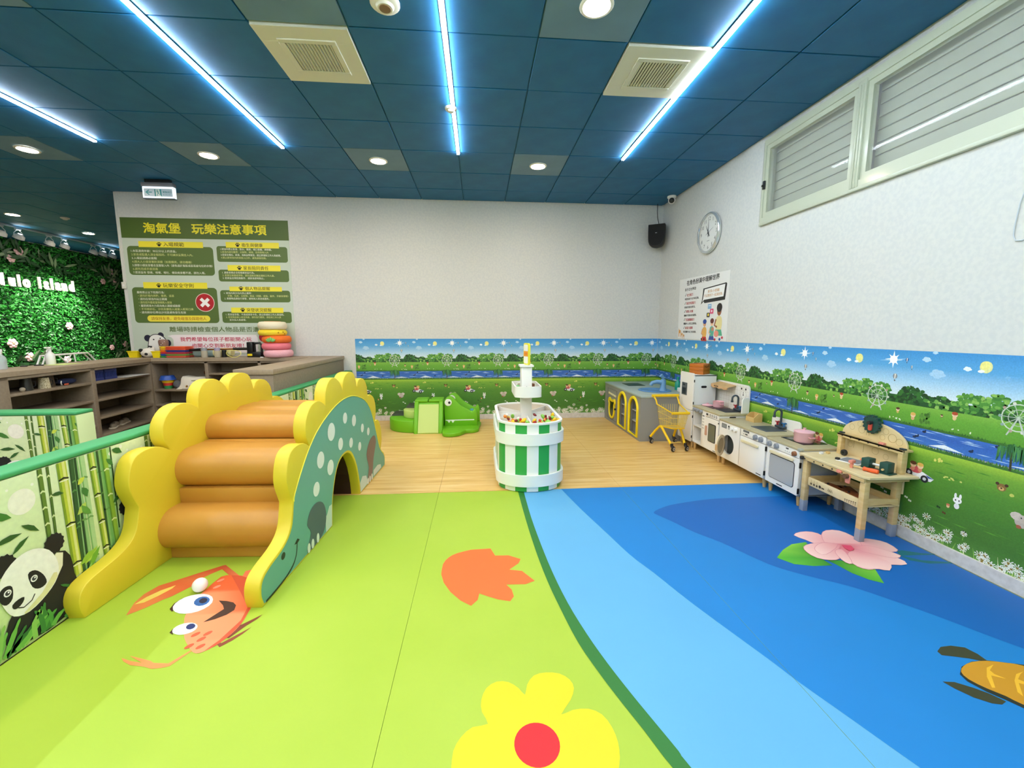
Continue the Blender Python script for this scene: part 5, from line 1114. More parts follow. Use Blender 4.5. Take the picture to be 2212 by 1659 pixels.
dr = W(B().prism(rrect(4.066, 4.322, .095, .444, .006, 3), fy, 2.487, 2.502, .002, 1), 'oven_door', KW, u1)
W(B().prism(rrect(4.105, 4.245, .190, .388, .016, 4), fy, 2.4835, 2.4868), 'window_frame', KB, u1, dr); W(B().prism(rrect(4.113, 4.237, .198, .380, .012, 4), fy, 2.4815, 2.4840), 'window_glass', M('glass_smoke', '#6d705e', .15), u1, dr)
W(B().prism(rrect(4.268, 4.292, .245, .350, .006, 3), fy, 2.470, 2.487, .003, 1), 'door_handle', M('handle_pinkwood', '#c99a80', .5), u1, dr)
cp = W(B().box(2.488, 2.503, 4.064, 4.324, .450, .499, .002), 'control_panel', KW, u1)
pn = Print(.0006); pn.add(rrect(4.265, 4.305, .464, .486, .003, 2), '#3a3a38', 0)
for k in range(4): pn.add(rrect(4.095+k*.040, 4.120+k*.040, .463, .487, .004, 2), '#26262a', 0); pn.add(rrect(4.100+k*.040, 4.115+k*.040, .468, .482, .003, 2), '#e8e6de', 1)
place('icon_print', pn.mesh('icon_print', lambda a, c, h: Vector((2.4875-h, a, c))-Vector(u1.location), PR), cp)
W(B().prism(rrect(4.070, 4.140, .104, .110, .002, 2), fy, 2.4858, 2.4872), 'brand_mark', KB, u1, dr); W(B().prism(ell(4.062, .42, .008), fy, 2.484, 2.488), 'screw', KB, u1); W(B().prism(ell(4.066, .125, .008), fy, 2.484, 2.488), 'screw', KB, u1)
bs = W(B().prism([(4.085, .521), (4.085, .77)]+[(4.085+.04-.04*cos(t), .77+.04*sin(t)) for t in (PI/2*i/6 for i in range(1, 7))]+[(4.66, .81), (4.69, .79), (4.70, .75), (4.74, .70), (4.745, .521)], fy, 2.812, 2.828), 'splashback', KW, u1)
pn = Print(.0005)
for k in range(1, 11): pn.add([(4.09+k*.048-.0015, .525), (4.09+k*.048+.0015, .525), (4.09+k*.048+.0015, .80), (4.09+k*.048-.0015, .80)], '#cfcabb', 0)
for k in range(1, 7): pn.add([(4.09, .521+k*.044-.0012), (4.61, .521+k*.044-.0012), (4.61, .521+k*.044+.0012), (4.09, .521+k*.044+.0012)], '#cfcabb', 0)
pn.add(ell(4.175, .705, .046, n=24), '#bdb9ae', 1); pn.add(ell(4.175, .705, .043, n=24), '#f3f1ea', 2)
for y in (4.140, 4.210): pn.add(ell(y, .765, .012, .012, 10), '#2a2a2a', 2)
pn.add(thick([(4.175, .70), (4.175, .738)], .007), '#222222', 3); pn.add(ell(4.175, .70, .008, n=8), '#222222', 3)
place('tile_print', pn.mesh('tile_print', lambda a, c, h: Vector((2.8115-h, a, c))-Vector(u1.location), PR), bs)
W(B().prism([(2.735, .521), (2.735, .66), (2.75, .685), (2.815, .69), (2.815, .521)], lambda a, c, t: Vector((a, t, c)), 4.066, 4.082, .002, 1), 'side_screen', KW, u1)
hd = B(); hd.prism([(4.30, .76), (4.612, .775)]+[(4.612-.052*i+(0), .742-(.012 if i % 2 else 0)) for i in range(7)], fy, 2.700, 2.708); 
hd.quad((2.704, 4.30, .76), (2.704, 4.612, .775), (2.812, 4.612, .795), (2.812, 4.30, .785)); hood = W(hd, 'hood', OAK, u1)
for k in range(3): W(B().box(2.698, 2.7005, 4.47+k*.03, 4.486+k*.03, .748, .762), 'vent_slot', KB, u1, hood)
W(B().box(2.585, 2.785, 4.345, 4.60, .521, .525, .001), 'hob_plate', M('hob_plum', '#4a3236', .3), u1)
sk = B(); sk.box(2.60, 2.77, 4.135, 4.32, .521, .526, .001); W(sk, 'sink_rim', SLATE, u1); W(B().box(2.612, 2.758, 4.148, 4.308, .5265, .5275), 'sink_basin', M('sink_dark', '#20262c', .5), u1)
faucet(u1, 2.775, 4.20, .5275, .165)
W(B().prism(rrect(2.60, 2.67, .472, .490, .008, 3), lambda a, c, t: Vector((a, t, c)), 4.0575, 4.0605), 'grip_slot', KB, u1)
for x in (2.53, 2.79):
    for y in (4.09, 4.58): leg(u1, x, y)
pot((2.70, 4.44, .5255), 'pink toy pot without lid on the tall kitchen hob', .056, .062, False)
ld_ = thing('pot_lid', 'pink toy pot lid lying beside the open pot', 'pot lid', (2.63, 4.54, .5255)); B().lathe([(0, 0), (.058, 0), (.060, .006), (.03, .016), (.008, .018), (.012, .028), (0, .030)], n=24).obj('disc', PINK, ld_, 50)
# ---- unit 2: washing machine and dishwasher with sink
u2 = thing('toy_kitchen', 'low white toy kitchen with round washing machine door and dishwasher panel', 'toy kitchen', (2.65, 3.69, 0))
b = B()
for y0, y1 in ((3.337, 3.349), (4.030, 4.042)): b.box(2.503, 2.82, y0, y1, .085, .462, .002)
b.box(2.81, 2.82, 3.34, 4.04, .085, .462); b.box(2.503, 2.82, 3.337, 4.042, .083, .097, .002); b.box(2.58, 2.59, 3.35, 4.03, .10, .46); W(b, 'carcass', KW, u2)
W(B().box(2.484, 2.824, 3.328, 4.046, .462, .481, .003), 'worktop', KT, u2)
wp = B(); hole = ell(3.885, .245, .098, n=28)
t_ = bmesh.new(); ov = [(3.702, .095), (4.040, .095), (4.040, .460), (3.702, .460)]
def holed(outer, inner, x0, x1):
    """rectangular front with a round hole, as a fan of quads"""
    b2 = B(); n = len(inner); cy = sum(p[0] for p in inner)/n; cz = sum(p[1] for p in inner)/n
    y0, y1 = min(p[0] for p in outer), max(p[0] for p in outer); z0, z1 = min(p[1] for p in outer), max(p[1] for p in outer); O = []
    for y, z in inner:
        dy, dz = y-cy, z-cz; k = min(((y1-cy) if dy > 0 else (y0-cy))/dy if abs(dy) > 1e-6 else 9e9, ((z1-cz) if dz > 0 else (z0-cz))/dz if abs(dz) > 1e-6 else 9e9); O.append((cy+dy*k, cz+dz*k))
    for i in range(n):
        j = (i+1) % n; a, c, d, e = inner[i], inner[j], O[j], O[i]
        b2.quad((x0, *a), (x0, *c), (x0, *d), (x0, *e)); b2.quad((x1, *a), (x1, *c), (x1, *d), (x1, *e)); b2.quad((x0, *a), (x0, *c), (x1, *c), (x1, *a))
        if abs(d[0]-e[0]) > 1e-6 and abs(d[1]-e[1]) > 1e-6:
            q = (d[0] if abs(d[0]-cy) > abs(e[0]-cy) else e[0], d[1] if abs(d[1]-cz) > abs(e[1]-cz) else e[1])
            for x in (x0, x1): b2.b.faces.new([b2.b.verts.new(p) for p in ((x, *d), (x, *e), (x, *q))])
    return b2
wf = W(holed(ov, hole, 2.488, 2.502), 'washer_front', KW, u2, None, 30)
W(B().box(2.560, 2.572, 3.77, 4.0, .13, .36), 'drum', M('drum_dark', '#4b5150', .5), u2)
wd = B(); q = Matrix.Rotation(-PI/2, 3, 'Y') @ Matrix.Rotation(0, 3, 'X'); Rz = Matrix.Rotation(-.92, 3, 'Z')
rg = B(); rg.lathe([(.078, 0), (.108, 0), (.110, .008), (.106, .016), (.080, .016), (.078, 0)], (0, 0, 0), 32, q); rm = rg.b
for v in rm.verts: v.co = Rz @ (v.co+Vector((0, -.098, 0)))+Vector((2.484, 3.925, .245))
dring = W(rg, 'washer_door', M('ring_maple', '#dccaa4', .5), u2, None, 50)
gl = B(); gl.lathe([(0, .014), (.05, .012), (.079, .004)], (0, 0, 0), 24, q)
for v in gl.b.verts: v.co = Rz @ (v.co+Vector((0, -.098, 0)))+Vector((2.484, 3.925, .245))
W(gl, 'porthole', M('porthole_glass', '#b5a07c', .12), u2, dring, 50)
hn = B().box(2.312, 2.326, 3.786, 3.812, .215, .275, .004); W(hn, 'door_handle', OAK, u2)
dw = W(B().box(2.487, 2.502, 3.345, 3.698, .090, .392, .003), 'dishwasher_door', KW, u2)
W(B().prism(rrect(3.425, 3.665, .338, .362, .008, 3), fy, 2.472, 2.487, .003, 1), 'bar_handle', M('handle_cream', '#dccfa8', .5), u2, dw)
W(B().prism(rrect(3.375, 3.440, .105, .112, .002, 2), fy, 2.4855, 2.4872), 'brand_mark', KB, u2, dw)
dp = W(B().box(2.489, 2.503, 3.345, 3.698, .397, .460, .002), 'control_panel', KW, u2)
for y in (3.475, 3.400): knob(u2, y, .428, .023, x=2.489)
for y in (3.825, 3.765): knob(u2, y, .425, .020, KW, x=2.488)
pn = Print(.0006); pn.add(rrect(3.57, 3.655, .437, .455, .003, 2), '#3a3c3e', 0); pn.add(rrect(3.59, 3.625, .413, .425, .002, 2), '#4a4a4a', 0); pn.add(ell(3.645, .419, .005, n=8), '#6a6a6a', 0)
for k in range(5): pn.add(rrect(3.583+k*.013, 3.591+k*.013, .442, .450, .001, 1), '#9aa0a4', 1)
pn.add(rrect(3.918, 4.005, .400, .445, .004, 2), '#6a6e70', 0); pn.add(rrect(3.926, 3.997, .408, .437, .003, 2), '#8a8e8c', 1); pn.add(rrect(3.872, 3.895, .404, .440, .004, 2), '#2b2d30', 0); pn.add(rrect(3.877, 3.890, .409, .422, .002, 2), '#e8e6de', 1)
place('icon_print', pn.mesh('icon_print', lambda a, c, h: Vector((2.4875-h, a, c))-Vector(u2.location), PR), dp)
W(B().prism([(3.355, .481), (3.355, .55), (3.365, .572), (3.385, .582), (3.70, .570), (3.715, .56), (3.715, .481)], fy, 2.808, 2.824, .002, 1), 'splashback', KW, u2)
W(B().box(2.565, 2.765, 3.455, 3.665, .481, .487, .002), 'sink_rim', M('sink_grey', '#5a6068', .35), u2); W(B().box(2.578, 2.752, 3.468, 3.652, .4872, .488), 'sink_basin', M('sink_mid', '#3f454c', .5), u2)
faucet(u2, 2.785, 3.565, .488, .175)
for y in (3.352, 3.36): pass
for z in (.14, .36): W(B().box(2.484, 2.50, 3.336, 3.342, z-.02, z+.02, .001), 'hinge', KB, u2)
for x in (2.53, 2.79):
    for y in (3.375, 4.005): leg(u2, x, y)
bx = thing('wooden_rack', 'small open wooden spice rack on the low kitchen by the wall', 'rack', (2.745, 3.885, .481), .05)
PLY = M('plywood', '#d9b878', .55, noise=('#cfab68', 10))
for s in (-.055, .055): B().prism([(-.045, 0), (.045, 0), (.045, .085), (.0, .085), (-.045, .045)], lambda a, c, t: Vector((a, t, c)), s-.004, s+.004).obj('side_board', PLY, bx)
B().box(-.045, .045, -.052, .052, 0, .006).obj('base', PLY, bx); B().box(-.045, -.038, -.052, .052, .005, .045).obj('front_board', PLY, bx); B().box(.038, .045, -.052, .052, .005, .085).obj('back_board', PLY, bx)
# ---- unit 3: oven
u3 = thing('toy_oven', 'white toy oven with grey glass door, black hob and wooden knob', 'toy oven', (2.65, 3.13, 0))
b = B()
for y0, y1 in ((2.948, 2.960), (3.308, 3.320)): b.box(2.503, 2.82, y0, y1, .085, .452, .002)
b.box(2.81, 2.82, 2.95, 3.32, .085, .452); b.box(2.503, 2.82, 2.948, 3.32, .083, .097, .002); W(b, 'carcass', KS, u3)
W(B().prism([(2.484, 2.962), (2.50, 2.944), (2.824, 2.944), (2.824, 3.325), (2.484, 3.325)], lambda a, c, t: Vector((a, c, t)), .452, .472, .003, 1), 'worktop', KT, u3)
W(B().prism(rrect(2.94, 2.975, .448, .475, .012, 4), fy, 2.478, 2.51, .003, 1), 'corner_guard', M('guard_grey', '#a8a89c', .6), u3)
od = W(B().prism(rrect(2.950, 3.316, .090, .388, .006, 3), fy, 2.486, 2.502, .003, 1), 'oven_door', KW, u3)
W(B().prism(rrect(2.992, 3.276, .138, .346, .022, 5), fy, 2.4845, 2.4865), 'window_frame', KB, u3, od); W(B().prism(rrect(2.997, 3.271, .143, .341, .019, 5), fy, 2.4820, 2.4850), 'window_glass', GLG, u3, od)
W(B().prism(rrect(3.005, 3.270, .352, .374, .008, 3), fy, 2.470, 2.486, .003, 1), 'bar_handle', M('handle_cream'), u3, od)
W(B().prism(rrect(3.110, 3.175, .105, .113, .002, 2), fy, 2.4845, 2.4862), 'brand_mark', KB, u3, od)
cp3 = W(B().box(2.489, 2.503, 2.950, 3.316, .392, .451, .002), 'control_panel', KW, u3)
for y in (3.288, 3.205): knob(u3, y, .424, .022, x=2.489)
knob(u3, 3.005, .418, .019, M('knob_walnut', '#8d5d3c', .5), x=2.489)
pn = Print(.0006); pn.add(rrect(3.075, 3.105, .430, .441, .002, 2), '#33363a', 0)
for k in range(3): pn.add(ell(3.065+k*.022, .412, .005, n=8), '#b5b5b0', 0)
place('icon_print', pn.mesh('icon_print', lambda a, c, h: Vector((2.4885-h, a, c))-Vector(u3.location), PR), cp3)
W(B().box(2.59, 2.80, 3.05, 3.30, .472, .476, .001), 'hob_plate', HOB, u3)
W(B().prism(rrect(2.60, 2.67, .425, .443, .008, 3), lambda a, c, t: Vector((a, t, c)), 2.9455, 2.949), 'grip_slot', KB, u3)
for z in (.13, .34): W(B().box(2.484, 2.50, 2.943, 2.949, z-.022, z+.022, .001), 'hinge', KB, u3)
for x in (2.53, 2.79):
    for y in (2.975, 3.295): leg(u3, x, y)
pot((2.665, 3.14, .4765), 'large pink lidded toy pot on the toy oven hob', .070, .078)

# ------------------------------------------------------------------ grey padded play sink cabinet
GC = M('pad_grey', '#8f908c', .6, bump=(50, .04)); GCT = M('pad_grey_top', '#a3b0a8', .5); YP = M('pad_yellow', '#f2d813', .45); GI = M('pad_inner', '#b3b6b6', .6)
gc = thing('padded_play_sink', 'grey padded play counter with blue sink and two yellow arched niches', 'play counter', (2.4, 5.66, 0))
def arch_pts(y0, y1, z0, z1, n=10):
    r_ = (y1-y0)/2; c = (y0+y1)/2; return [(y0, z0), (y1, z0)]+[(c+r_*cos(t), z1-r_+r_*sin(t)) for t in (PI*i/n for i in range(n+1))]
A1, A2 = (5.44, 5.735), (5.02, 5.318); Z0, Z1 = .045, .525
fr2 = B(); Xf = 2.0
def front_seg(y0, y1, arch):
    """front wall piece with an arched opening, built from strips"""
    a0, a1 = arch; r_ = (a1-a0)/2; c = (a0+a1)/2; n = 14
    fr2.box(Xf, Xf+.04, y0, a0, 0, .552); fr2.box(Xf, Xf+.04, a1, y1, 0, .552); fr2.box(Xf, Xf+.04, a0, a1, 0, Z0)
    for i in range(n):
        t0, t1 = PI*i/n, PI*(i+1)/n; p = [(c-r_*cos(t), Z1-r_+r_*sin(t)) for t in (t0, t1)]
        fr2.prism([p[0], p[1], (p[1][0], .552), (p[0][0], .552)], fy, Xf, Xf+.04)
front_seg(5.38, 5.80, A1); front_seg(4.94, 5.38, A2); fr2.box(Xf, Xf+.04, 5.80, 6.395, 0, .552)
W(fr2, 'front_panel', GC, gc, None, 30)
b = B(); b.box(2.04, 2.795, 4.94, 4.975, 0, .552); b.box(2.04, 2.795, 6.36, 6.395, 0, .552); b.box(2.76, 2.795, 4.975, 6.36, 0, .552); W(b, 'side_wall', GC, gc)
b = B(); b.box(2.035, 2.36, 4.975, 5.0, 0, .55); b.box(2.04, 2.36, 5.36, 5.39, 0, .55); b.box(2.04, 2.36, 5.77, 5.80, 0, .55); b.box(2.34, 2.36, 4.98, 5.80, 0, .55); W(b, 'inner_lining', GI, gc)
for a, z in ((A1, .20), (A1, .34), (A2, .20), (A2, .34)): W(B().box(2.04, 2.34, a[0]-.03, a[1]+.03, z-.006, z+.006), 'niche_shelf', GI, gc)
W(B().box(1.992, 2.80, 4.934, 6.40, .552, .580, .008), 'top_pad', GCT, gc)
for a0, a1 in (A1, A2): W(B().tube([(1.997, y, z) for y, z in arch_pts(a0, a1, Z0, Z1, 16)], .020, 8, True), 'arch_trim', YP, gc, None, 70)
bear = smooth_poly([(6.02, .085), (6.10, .115), (6.135, .20), (6.13, .28), (6.155, .325), (6.13, .362), (6.095, .345), (6.02, .338), (5.945, .345), (5.91, .362), (5.885, .325), (5.91, .28), (5.905, .20), (5.94, .115)], 3)
W(B().prism(bear, fy, 1.990, 2.001), 'bear_window', M('window_black', '#15160f', .25), gc); W(B().tube([(1.992, y, z) for y, z in bear], .018, 8, True), 'bear_trim', YP, gc, None, 70)
for k in range(7): W(B().prism(ell(6.19-k*.052, .435-.002*k, .015, .017, 12), fy, 1.992, 2.0), 'button', M('button_cream', '#efe6b8', .4), gc)
W(B().ball((1.988, 5.865, .235), .016, n=12), 'knob', KB, gc, None, 70)
W(B().tube([(1.998, 6.25, .505), (1.998, 5.83, .505), (1.998, 5.83, .05), (1.998, 6.25, .05)], .003, 6, True), 'stitched_seam', M('seam_dark', '#6f706c', .7), gc)
W(B().prism([(2.18, 5.86), (2.43, 5.86), (2.43, 6.15), (2.18, 6.15)], lambda a, c, t: Vector((a, c, t)), .580, .584), 'hob_print', M('hob_green', '#2c3a1c', .3), gc)
sb = B(); sb.lathe([(.205, 0), (.215, .004), (.20, .014), (.175, .012), (.15, .006), (0, .005)], (2.36, 5.38, .580), 32); W(sb, 'basin', M('basin_blue', '#5f8fc4', .35), gc, None, 50)
tp_ = B(); tp_.lathe([(.05, 0), (.046, .02), (.034, .06), (.036, .12), (.03, .15), (0, .16)], (2.42, 5.26, .594), 18); tp_.tube([(2.42, 5.26, .70), (2.34, 5.27, .715), (2.28, 5.28, .70), (2.262, 5.285, .665)], [.030, .026, .023, .022], 12)
tp_.tube([(2.42, 5.26, .74), (2.41, 5.26, .775), (2.385, 5.26, .80)], [.016, .020, .026], 10); W(tp_, 'tap', M('tap_bluegrey', '#6a97c0', .4), gc, None, 60)
at('soap_bottle', B().lathe([(0, 0), (.035, 0), (.038, .006), (.036, .10), (.014, .13), (.012, .15), (.02, .155), (.02, .175), (0, .18)], n=16), M('bottle_teal', '#1f9a86', .35), 'teal soap bottle on the grey play counter beside the fridge', 'bottle', (2.70, 5.42, .580))
at('white_tub', B().box(-.045, .045, -.045, .045, 0, .055, .008), PW, 'small white tub on the grey play counter corner', 'tub', (2.66, 5.22, .580))
at('cream_block', B().box(-.02, .02, -.03, .03, 0, .06, .006), M('block_cream', '#c9b58c', .6), 'beige toy block standing beside the white tub', 'block', (2.72, 5.08, .580))
tg = thing('toy_camera', 'small black toy in the middle niche of the grey play counter', 'toy', (2.15, 5.60, .206)); B().box(-.03, .03, -.05, .05, 0, .05, .008).obj('case', KB, tg); B().cyl((-.03, 0, .025), (-.045, 0, .025), .016, n=14).obj('lens', KD, tg); B().box(-.01, .01, .02, .04, .05, .062, .002).obj('button', KD, tg)

# ------------------------------------------------------------------ yellow toy shopping cart
ct = thing('shopping_cart', 'yellow wire toy shopping cart with black swivel wheels', 'shopping cart', (2.27, 4.67, 0))
CY = M('cart_yellow', '#f0c40d', .35); CWR = M('cart_wire', '#e8cf6a', .35)
back_t = [(2.145, 4.80, .50), (2.425, 4.80, .50)]; front_t = [(2.175, 4.45, .455), (2.365, 4.45, .455)]; back_b = [(2.185, 4.79, .235), (2.40, 4.79, .235)]; front_b = [(2.215, 4.50, .265), (2.345, 4.50, .265)]
LP = lambda a, z, k: tuple(a[i]+(z[i]-a[i])*k for i in range(3))
b = B(); b.tube([front_t[0], back_t[0]], .007, 8); b.tube([front_t[1], back_t[1]], .007, 8); b.tube([back_b[0], front_b[0], front_b[1], back_b[1]], .007, 8, True); W(b, 'basket_frame', CY, ct)
b = B()
for k in range(15): b.tube([LP(back_t[0], front_t[0], k/14), LP(back_b[0], front_b[0], k/14)], .0022, 5); b.tube([LP(back_t[1], front_t[1], k/14), LP(back_b[1], front_b[1], k/14)], .0022, 5)
for k in range(11): b.tube([LP(front_t[0], front_t[1], k/10), LP(front_b[0], front_b[1], k/10)], .0022, 5); b.tube([LP(back_t[0], back_t[1], k/10), LP(back_b[0], back_b[1], k/10)], .0022, 5); b.tube([LP(back_b[0], back_b[1], k/10), LP(front_b[0], front_b[1], k/10)], .0022, 5)
for k in (.33, .66): b.tube([LP(back_t[0], back_b[0], k), LP(front_t[0], front_b[0], k), LP(front_t[1], front_b[1], k), LP(back_t[1], back_b[1], k)], .0026, 5, True)
W(b, 'wire_mesh', CWR, ct)
W(B().tube([LP(front_t[0], front_t[1], -.04), LP(front_t[0], front_t[1], 1.04)], .016, 10), 'front_bumper', CY, ct, None, 60)
b = B()
for s, x in ((0, 2.125), (1, 2.42)): b.tube([back_t[s], (back_t[s][0], 4.83, .545), (x, 4.86, .592)], .010, 8)
b.tube([(2.105, 4.86, .594), (2.44, 4.86, .594)], .018, 12); W(b, 'handle', CY, ct, None, 60)
wheels = [(2.107, 4.86), (2.41, 4.87), (2.205, 4.49), (2.375, 4.505)]
for s, (bk, fn) in enumerate(((0, 2), (1, 3))):
    bx0, fx = wheels[bk], wheels[fn]; mid = (back_b[s][0]+(.0 if s else -.005), 4.74, .245)
    b = B(); b.tube([(bx0[0], bx0[1], .085), (bx0[0]+(mid[0]-bx0[0])*.55, 4.825, .165), (mid[0], 4.785, .225), (mid[0], 4.745, .240), (mid[0], 4.705, .228), (mid[0]+(fx[0]-mid[0])*.45, 4.61, .155), (fx[0], fx[1]+.02, .075)], .0145, 10); W(b, 'leg', CY, ct, None, 60)
W(B().tube([(2.21, 4.60, .075), (2.37, 4.61, .075)], .005, 6), 'cross_bar', CWR, ct)
for i, (x, y) in enumerate(wheels):
    b = B(); b.lathe([(0, -.010), (.026, -.010), (.032, -.006), (.032, .006), (.026, .010), (0, .010)], (x+.012, y-.012, .0325), 20, Matrix.Rotation(.5, 3, 'Z') @ Matrix.Rotation(PI/2, 3, 'X')); w_ = W(b, 'wheel', KB, ct, None, 50)
    b = B(); b.lathe([(.010, -.0115), (.018, -.0115), (.018, .0115), (.010, .0115)], (x+.012, y-.012, .0325), 14, Matrix.Rotation(.5, 3, 'Z') @ Matrix.Rotation(PI/2, 3, 'X')); W(b, 'hub', M('hub_silver', '#c9c9c9', .4), ct, w_)
    b = B(); b.cyl((x, y+.006, .092), (x, y+.004, .062), .017, n=12); b.ball((x+.004, y-.004, .058), .020, (1.1, .8, .8), 10); W(b, 'caster_fork', KB, ct)

# ------------------------------------------------------------------ wooden tool bench
tb = thing('tool_bench', 'pale wooden toy tool bench with arched back board and grey dipped legs', 'tool bench', (2.64, 2.66, 0))
PINE = M('pine', '#dac08a', .5, noise=('#cfb176', 9, (1, 1, 5))); PINE2 = M('pine_top', '#e2cfa2', .5, noise=('#d9c492', 8)); DIP = M('leg_grey', '#8a93a2', .5)
for x, y in ((2.503, 2.893), (2.503, 2.413), (2.782, 2.880), (2.782, 2.462)):
    b = B().box(x-.019, x+.019, y-.019, y+.019, .086, .412, .003); l = W(b, 'leg', PINE, tb); W(B().box(x-.0192, x+.0192, y-.0192, y+.0192, 0, .0865, .002), 'grey_foot', DIP, tb, l)
W(B().prism([(2.47, 2.40), (2.49, 2.372), (2.822, 2.362), (2.822, 2.940), (2.47, 2.940)], lambda a, c, t: Vector((a, c, t)), .432, .450, .003, 1), 'bench_top', PINE2, tb)
rl = W(B().box(2.474, 2.492, 2.395, 2.938, .405, .432, .003), 'front_rail', PINE, tb)
for y in (2.80, 2.72, 2.64, 2.56): W(B().prism(ell(y, .418, .006, n=10), fy, 2.4725, 2.475), 'peg_hole', KB, tb, rl)
W(B().box(2.49, 2.80, 2.926, 2.938, .405, .432), 'side_rail', PINE, tb); W(B().box(2.49, 2.80, 2.40, 2.412, .405, .432), 'side_rail', PINE, tb)
bb_ = W(B().prism([(2.940, .30), (2.940, .61)]+[((2.693+.247*cos(t)), .61+.128*sin(t)) for t in (PI*i/20 for i in range(1, 20))]+[(2.446, .61), (2.446, .30)], fy, 2.808, 2.822, .002, 1), 'back_board', PINE2, tb)
pn = Print(.0005)
rp = random.Random(4)
for y, z, rr in ((2.86, .665, .022), (2.80, .70, .018), (2.78, .66, .026), (2.60, .69, .022), (2.55, .655, .030), (2.50, .64, .024), (2.62, .645, .02), (2.86, .53, .02), (2.66, .535, .026), (2.58, .515, .02)):
    n = 16
    for i in range(n): t0, t1 = 2*PI*i/n, 2*PI*(i+1)/n; pn.add([(y+q_*cos(t), z+q_*sin(t)) for q_, t in ((rr, t0), (rr, t1), (rr*.92, t1), (rr*.92, t0))], '#a8925e', 0)
for y, z in ((2.74, .66), (2.72, .66), (2.83, .54), (2.75, .53)): pn.add(thick([(y, z-.03), (y, z+.03)], .003), '#a8925e', 0)
place('outline_print', pn.mesh('outline_print', lambda a, c, h: Vector((2.8075-h, a, c))-Vector(tb.location), PR), bb_)
b = B(); b.box(2.735, 2.808, 2.405, 2.905, .598, .612, .002); b.box(2.735, 2.748, 2.405, 2.905, .585, .612, .002); us = W(b, 'upper_shelf', PINE, tb)
for y in (2.86, 2.79, 2.72, 2.65, 2.57, 2.50): W(B().prism(ell(y, .599, .005, n=10), fy, 2.7335, 2.736), 'peg_hole', KB, tb, us)
for y in (2.885, 2.425): W(B().box(2.738, 2.775, y-.016, y+.016, .45, .598, .003), 'shelf_post', PINE, tb)
for y in (2.885, 2.425): W(B().box(2.745, 2.765, y-.018, y+.018, .612, .622, .003), 'post_cap', M('toy_slate', '#2f3a3c', .5), tb)
b = B(); b.box(2.515, 2.785, 2.43, 2.87, .222, .232); W(b, 'lower_shelf', PINE2, tb); W(B().box(2.770, 2.782, 2.44, 2.86, .232, .275, .002), 'rear_board', PINE, tb)
fbn = W(B().box(2.500, 2.513, 2.435, 2.868, .215, .278, .002), 'front_board', PINE2, tb)
W(B().prism([(2.52, .215), (2.55, .235), (2.70, .245), (2.765, .225), (2.765, .275), (2.52, .290)], lambda a, c, t: Vector((a, t, c)), 2.420, 2.432, .002, 1), 'side_board', PINE, tb); W(B().box(2.52, 2.765, 2.872, 2.882, .22, .28, .002), 'side_board', PINE, tb)
pn = Print(.0006)
for k in range(6): y = 2.462+k*.016; h = .022+.0*k; pn.add(thick([(y, .224), (y, .224+h*(1-.08*k))], .003), '#4a3a22', 0); pn.add(thick([(y-.005, .224+h*(1-.08*k)), (y+.005, .224+h*(1-.08*k))], .004), '#4a3a22', 0)
for k, y in enumerate((2.835, 2.808, 2.782, 2.755, 2.728)):
    if k < 3: pn.add(thick([(y, .245), (y, .268)], .003), '#b89a5c', 0); pn.add(rrect(y-.007, y+.007, .228, .243, .003, 2), '#4a3a22', 0)
    elif k == 3: pn.add(ell(y, .240, .011, n=12), '#3a3024', 0)
    else: pn.add(rrect(y-.012, y+.012, .232, .242, .002, 2), '#4a3a22', 0)
for k in range(3): pn.add(thick([(2.685-k*.014, .235), (2.680-k*.014, .258), (2.673-k*.014, .235)], .003), '#3a3024', 0)
place('tool_print', pn.mesh('tool_print', lambda a, c, h: Vector((2.4995-h, a, c))-Vector(tb.location), PR), fbn)
TG2 = M('tool_green', '#1f4a42', .45); TO = M('tool_orange', '#e8622c', .45); TPK = M('tool_salmon', '#e58f7c', .5); TK = M('tool_black', '#26292b', .45)
ge = thing('toy_gear', 'dark green toy gear with red crank on the bench back board', 'toy', (2.795, 2.690, .722))
gp = [((.068 if i % 4 in (0, 1) else .058)*cos(2*PI*i/56), (.068 if i % 4 in (0, 1) else .058)*sin(2*PI*i/56)) for i in range(56)]
B().prism(gp, lambda a, c, t: Vector((t, a, c)), -.012, .006).obj('gear_wheel', TG2, ge, 30); B().prism(rrect(-.014, .014, -.045, .018, .012, 4), lambda a, c, t: Vector((t, a, c)), -.022, -.012, .002, 1).obj('crank', M('tool_red', '#d3503e', .5), ge); B().cyl((-.040, -.004, .012), (-.012, -.004, .012), .013, n=14).obj('grip', TK, ge, 50)
for k in range(14): B().ball((-.012, .060*cos(2*PI*k/14), .060*sin(2*PI*k/14)), .0055, n=8).obj('tooth_cap', M('toy_slate'), ge, 60)
BT = .4502
vb = thing('sanding_board', 'white framed grey sanding board lying on the tool bench', 'toy board', (2.67, 2.69, BT), .35); B().prism(rrect(-.075, .075, -.075, .075, .012, 4), lambda a, c, t: Vector((a, c, t)), 0, .006, .002, 1).obj('frame', PW, vb); B().prism(rrect(-.062, .062, -.062, .062, .006, 3), lambda a, c, t: Vector((a, c, t)), .006, .0075).obj('grit', M('grit_grey', '#85878a', .8), vb); B().box(-.075, -.05, .05, .075, .006, .022, .004).obj('corner_grip', TK, vb)
nt2 = thing('toy_nut', 'black ring-shaped toy nut lying by the bench back board', 'toy', (2.735, 2.83, BT)); B().lathe([(.009, -.009), (.022, -.009), (.024, 0), (.022, .009), (.009, .009), (.009, -.009)], (0, 0, .024), 18, Matrix.Rotation(PI/2, 3, 'Y')).obj('ring', TK, nt2, 50)
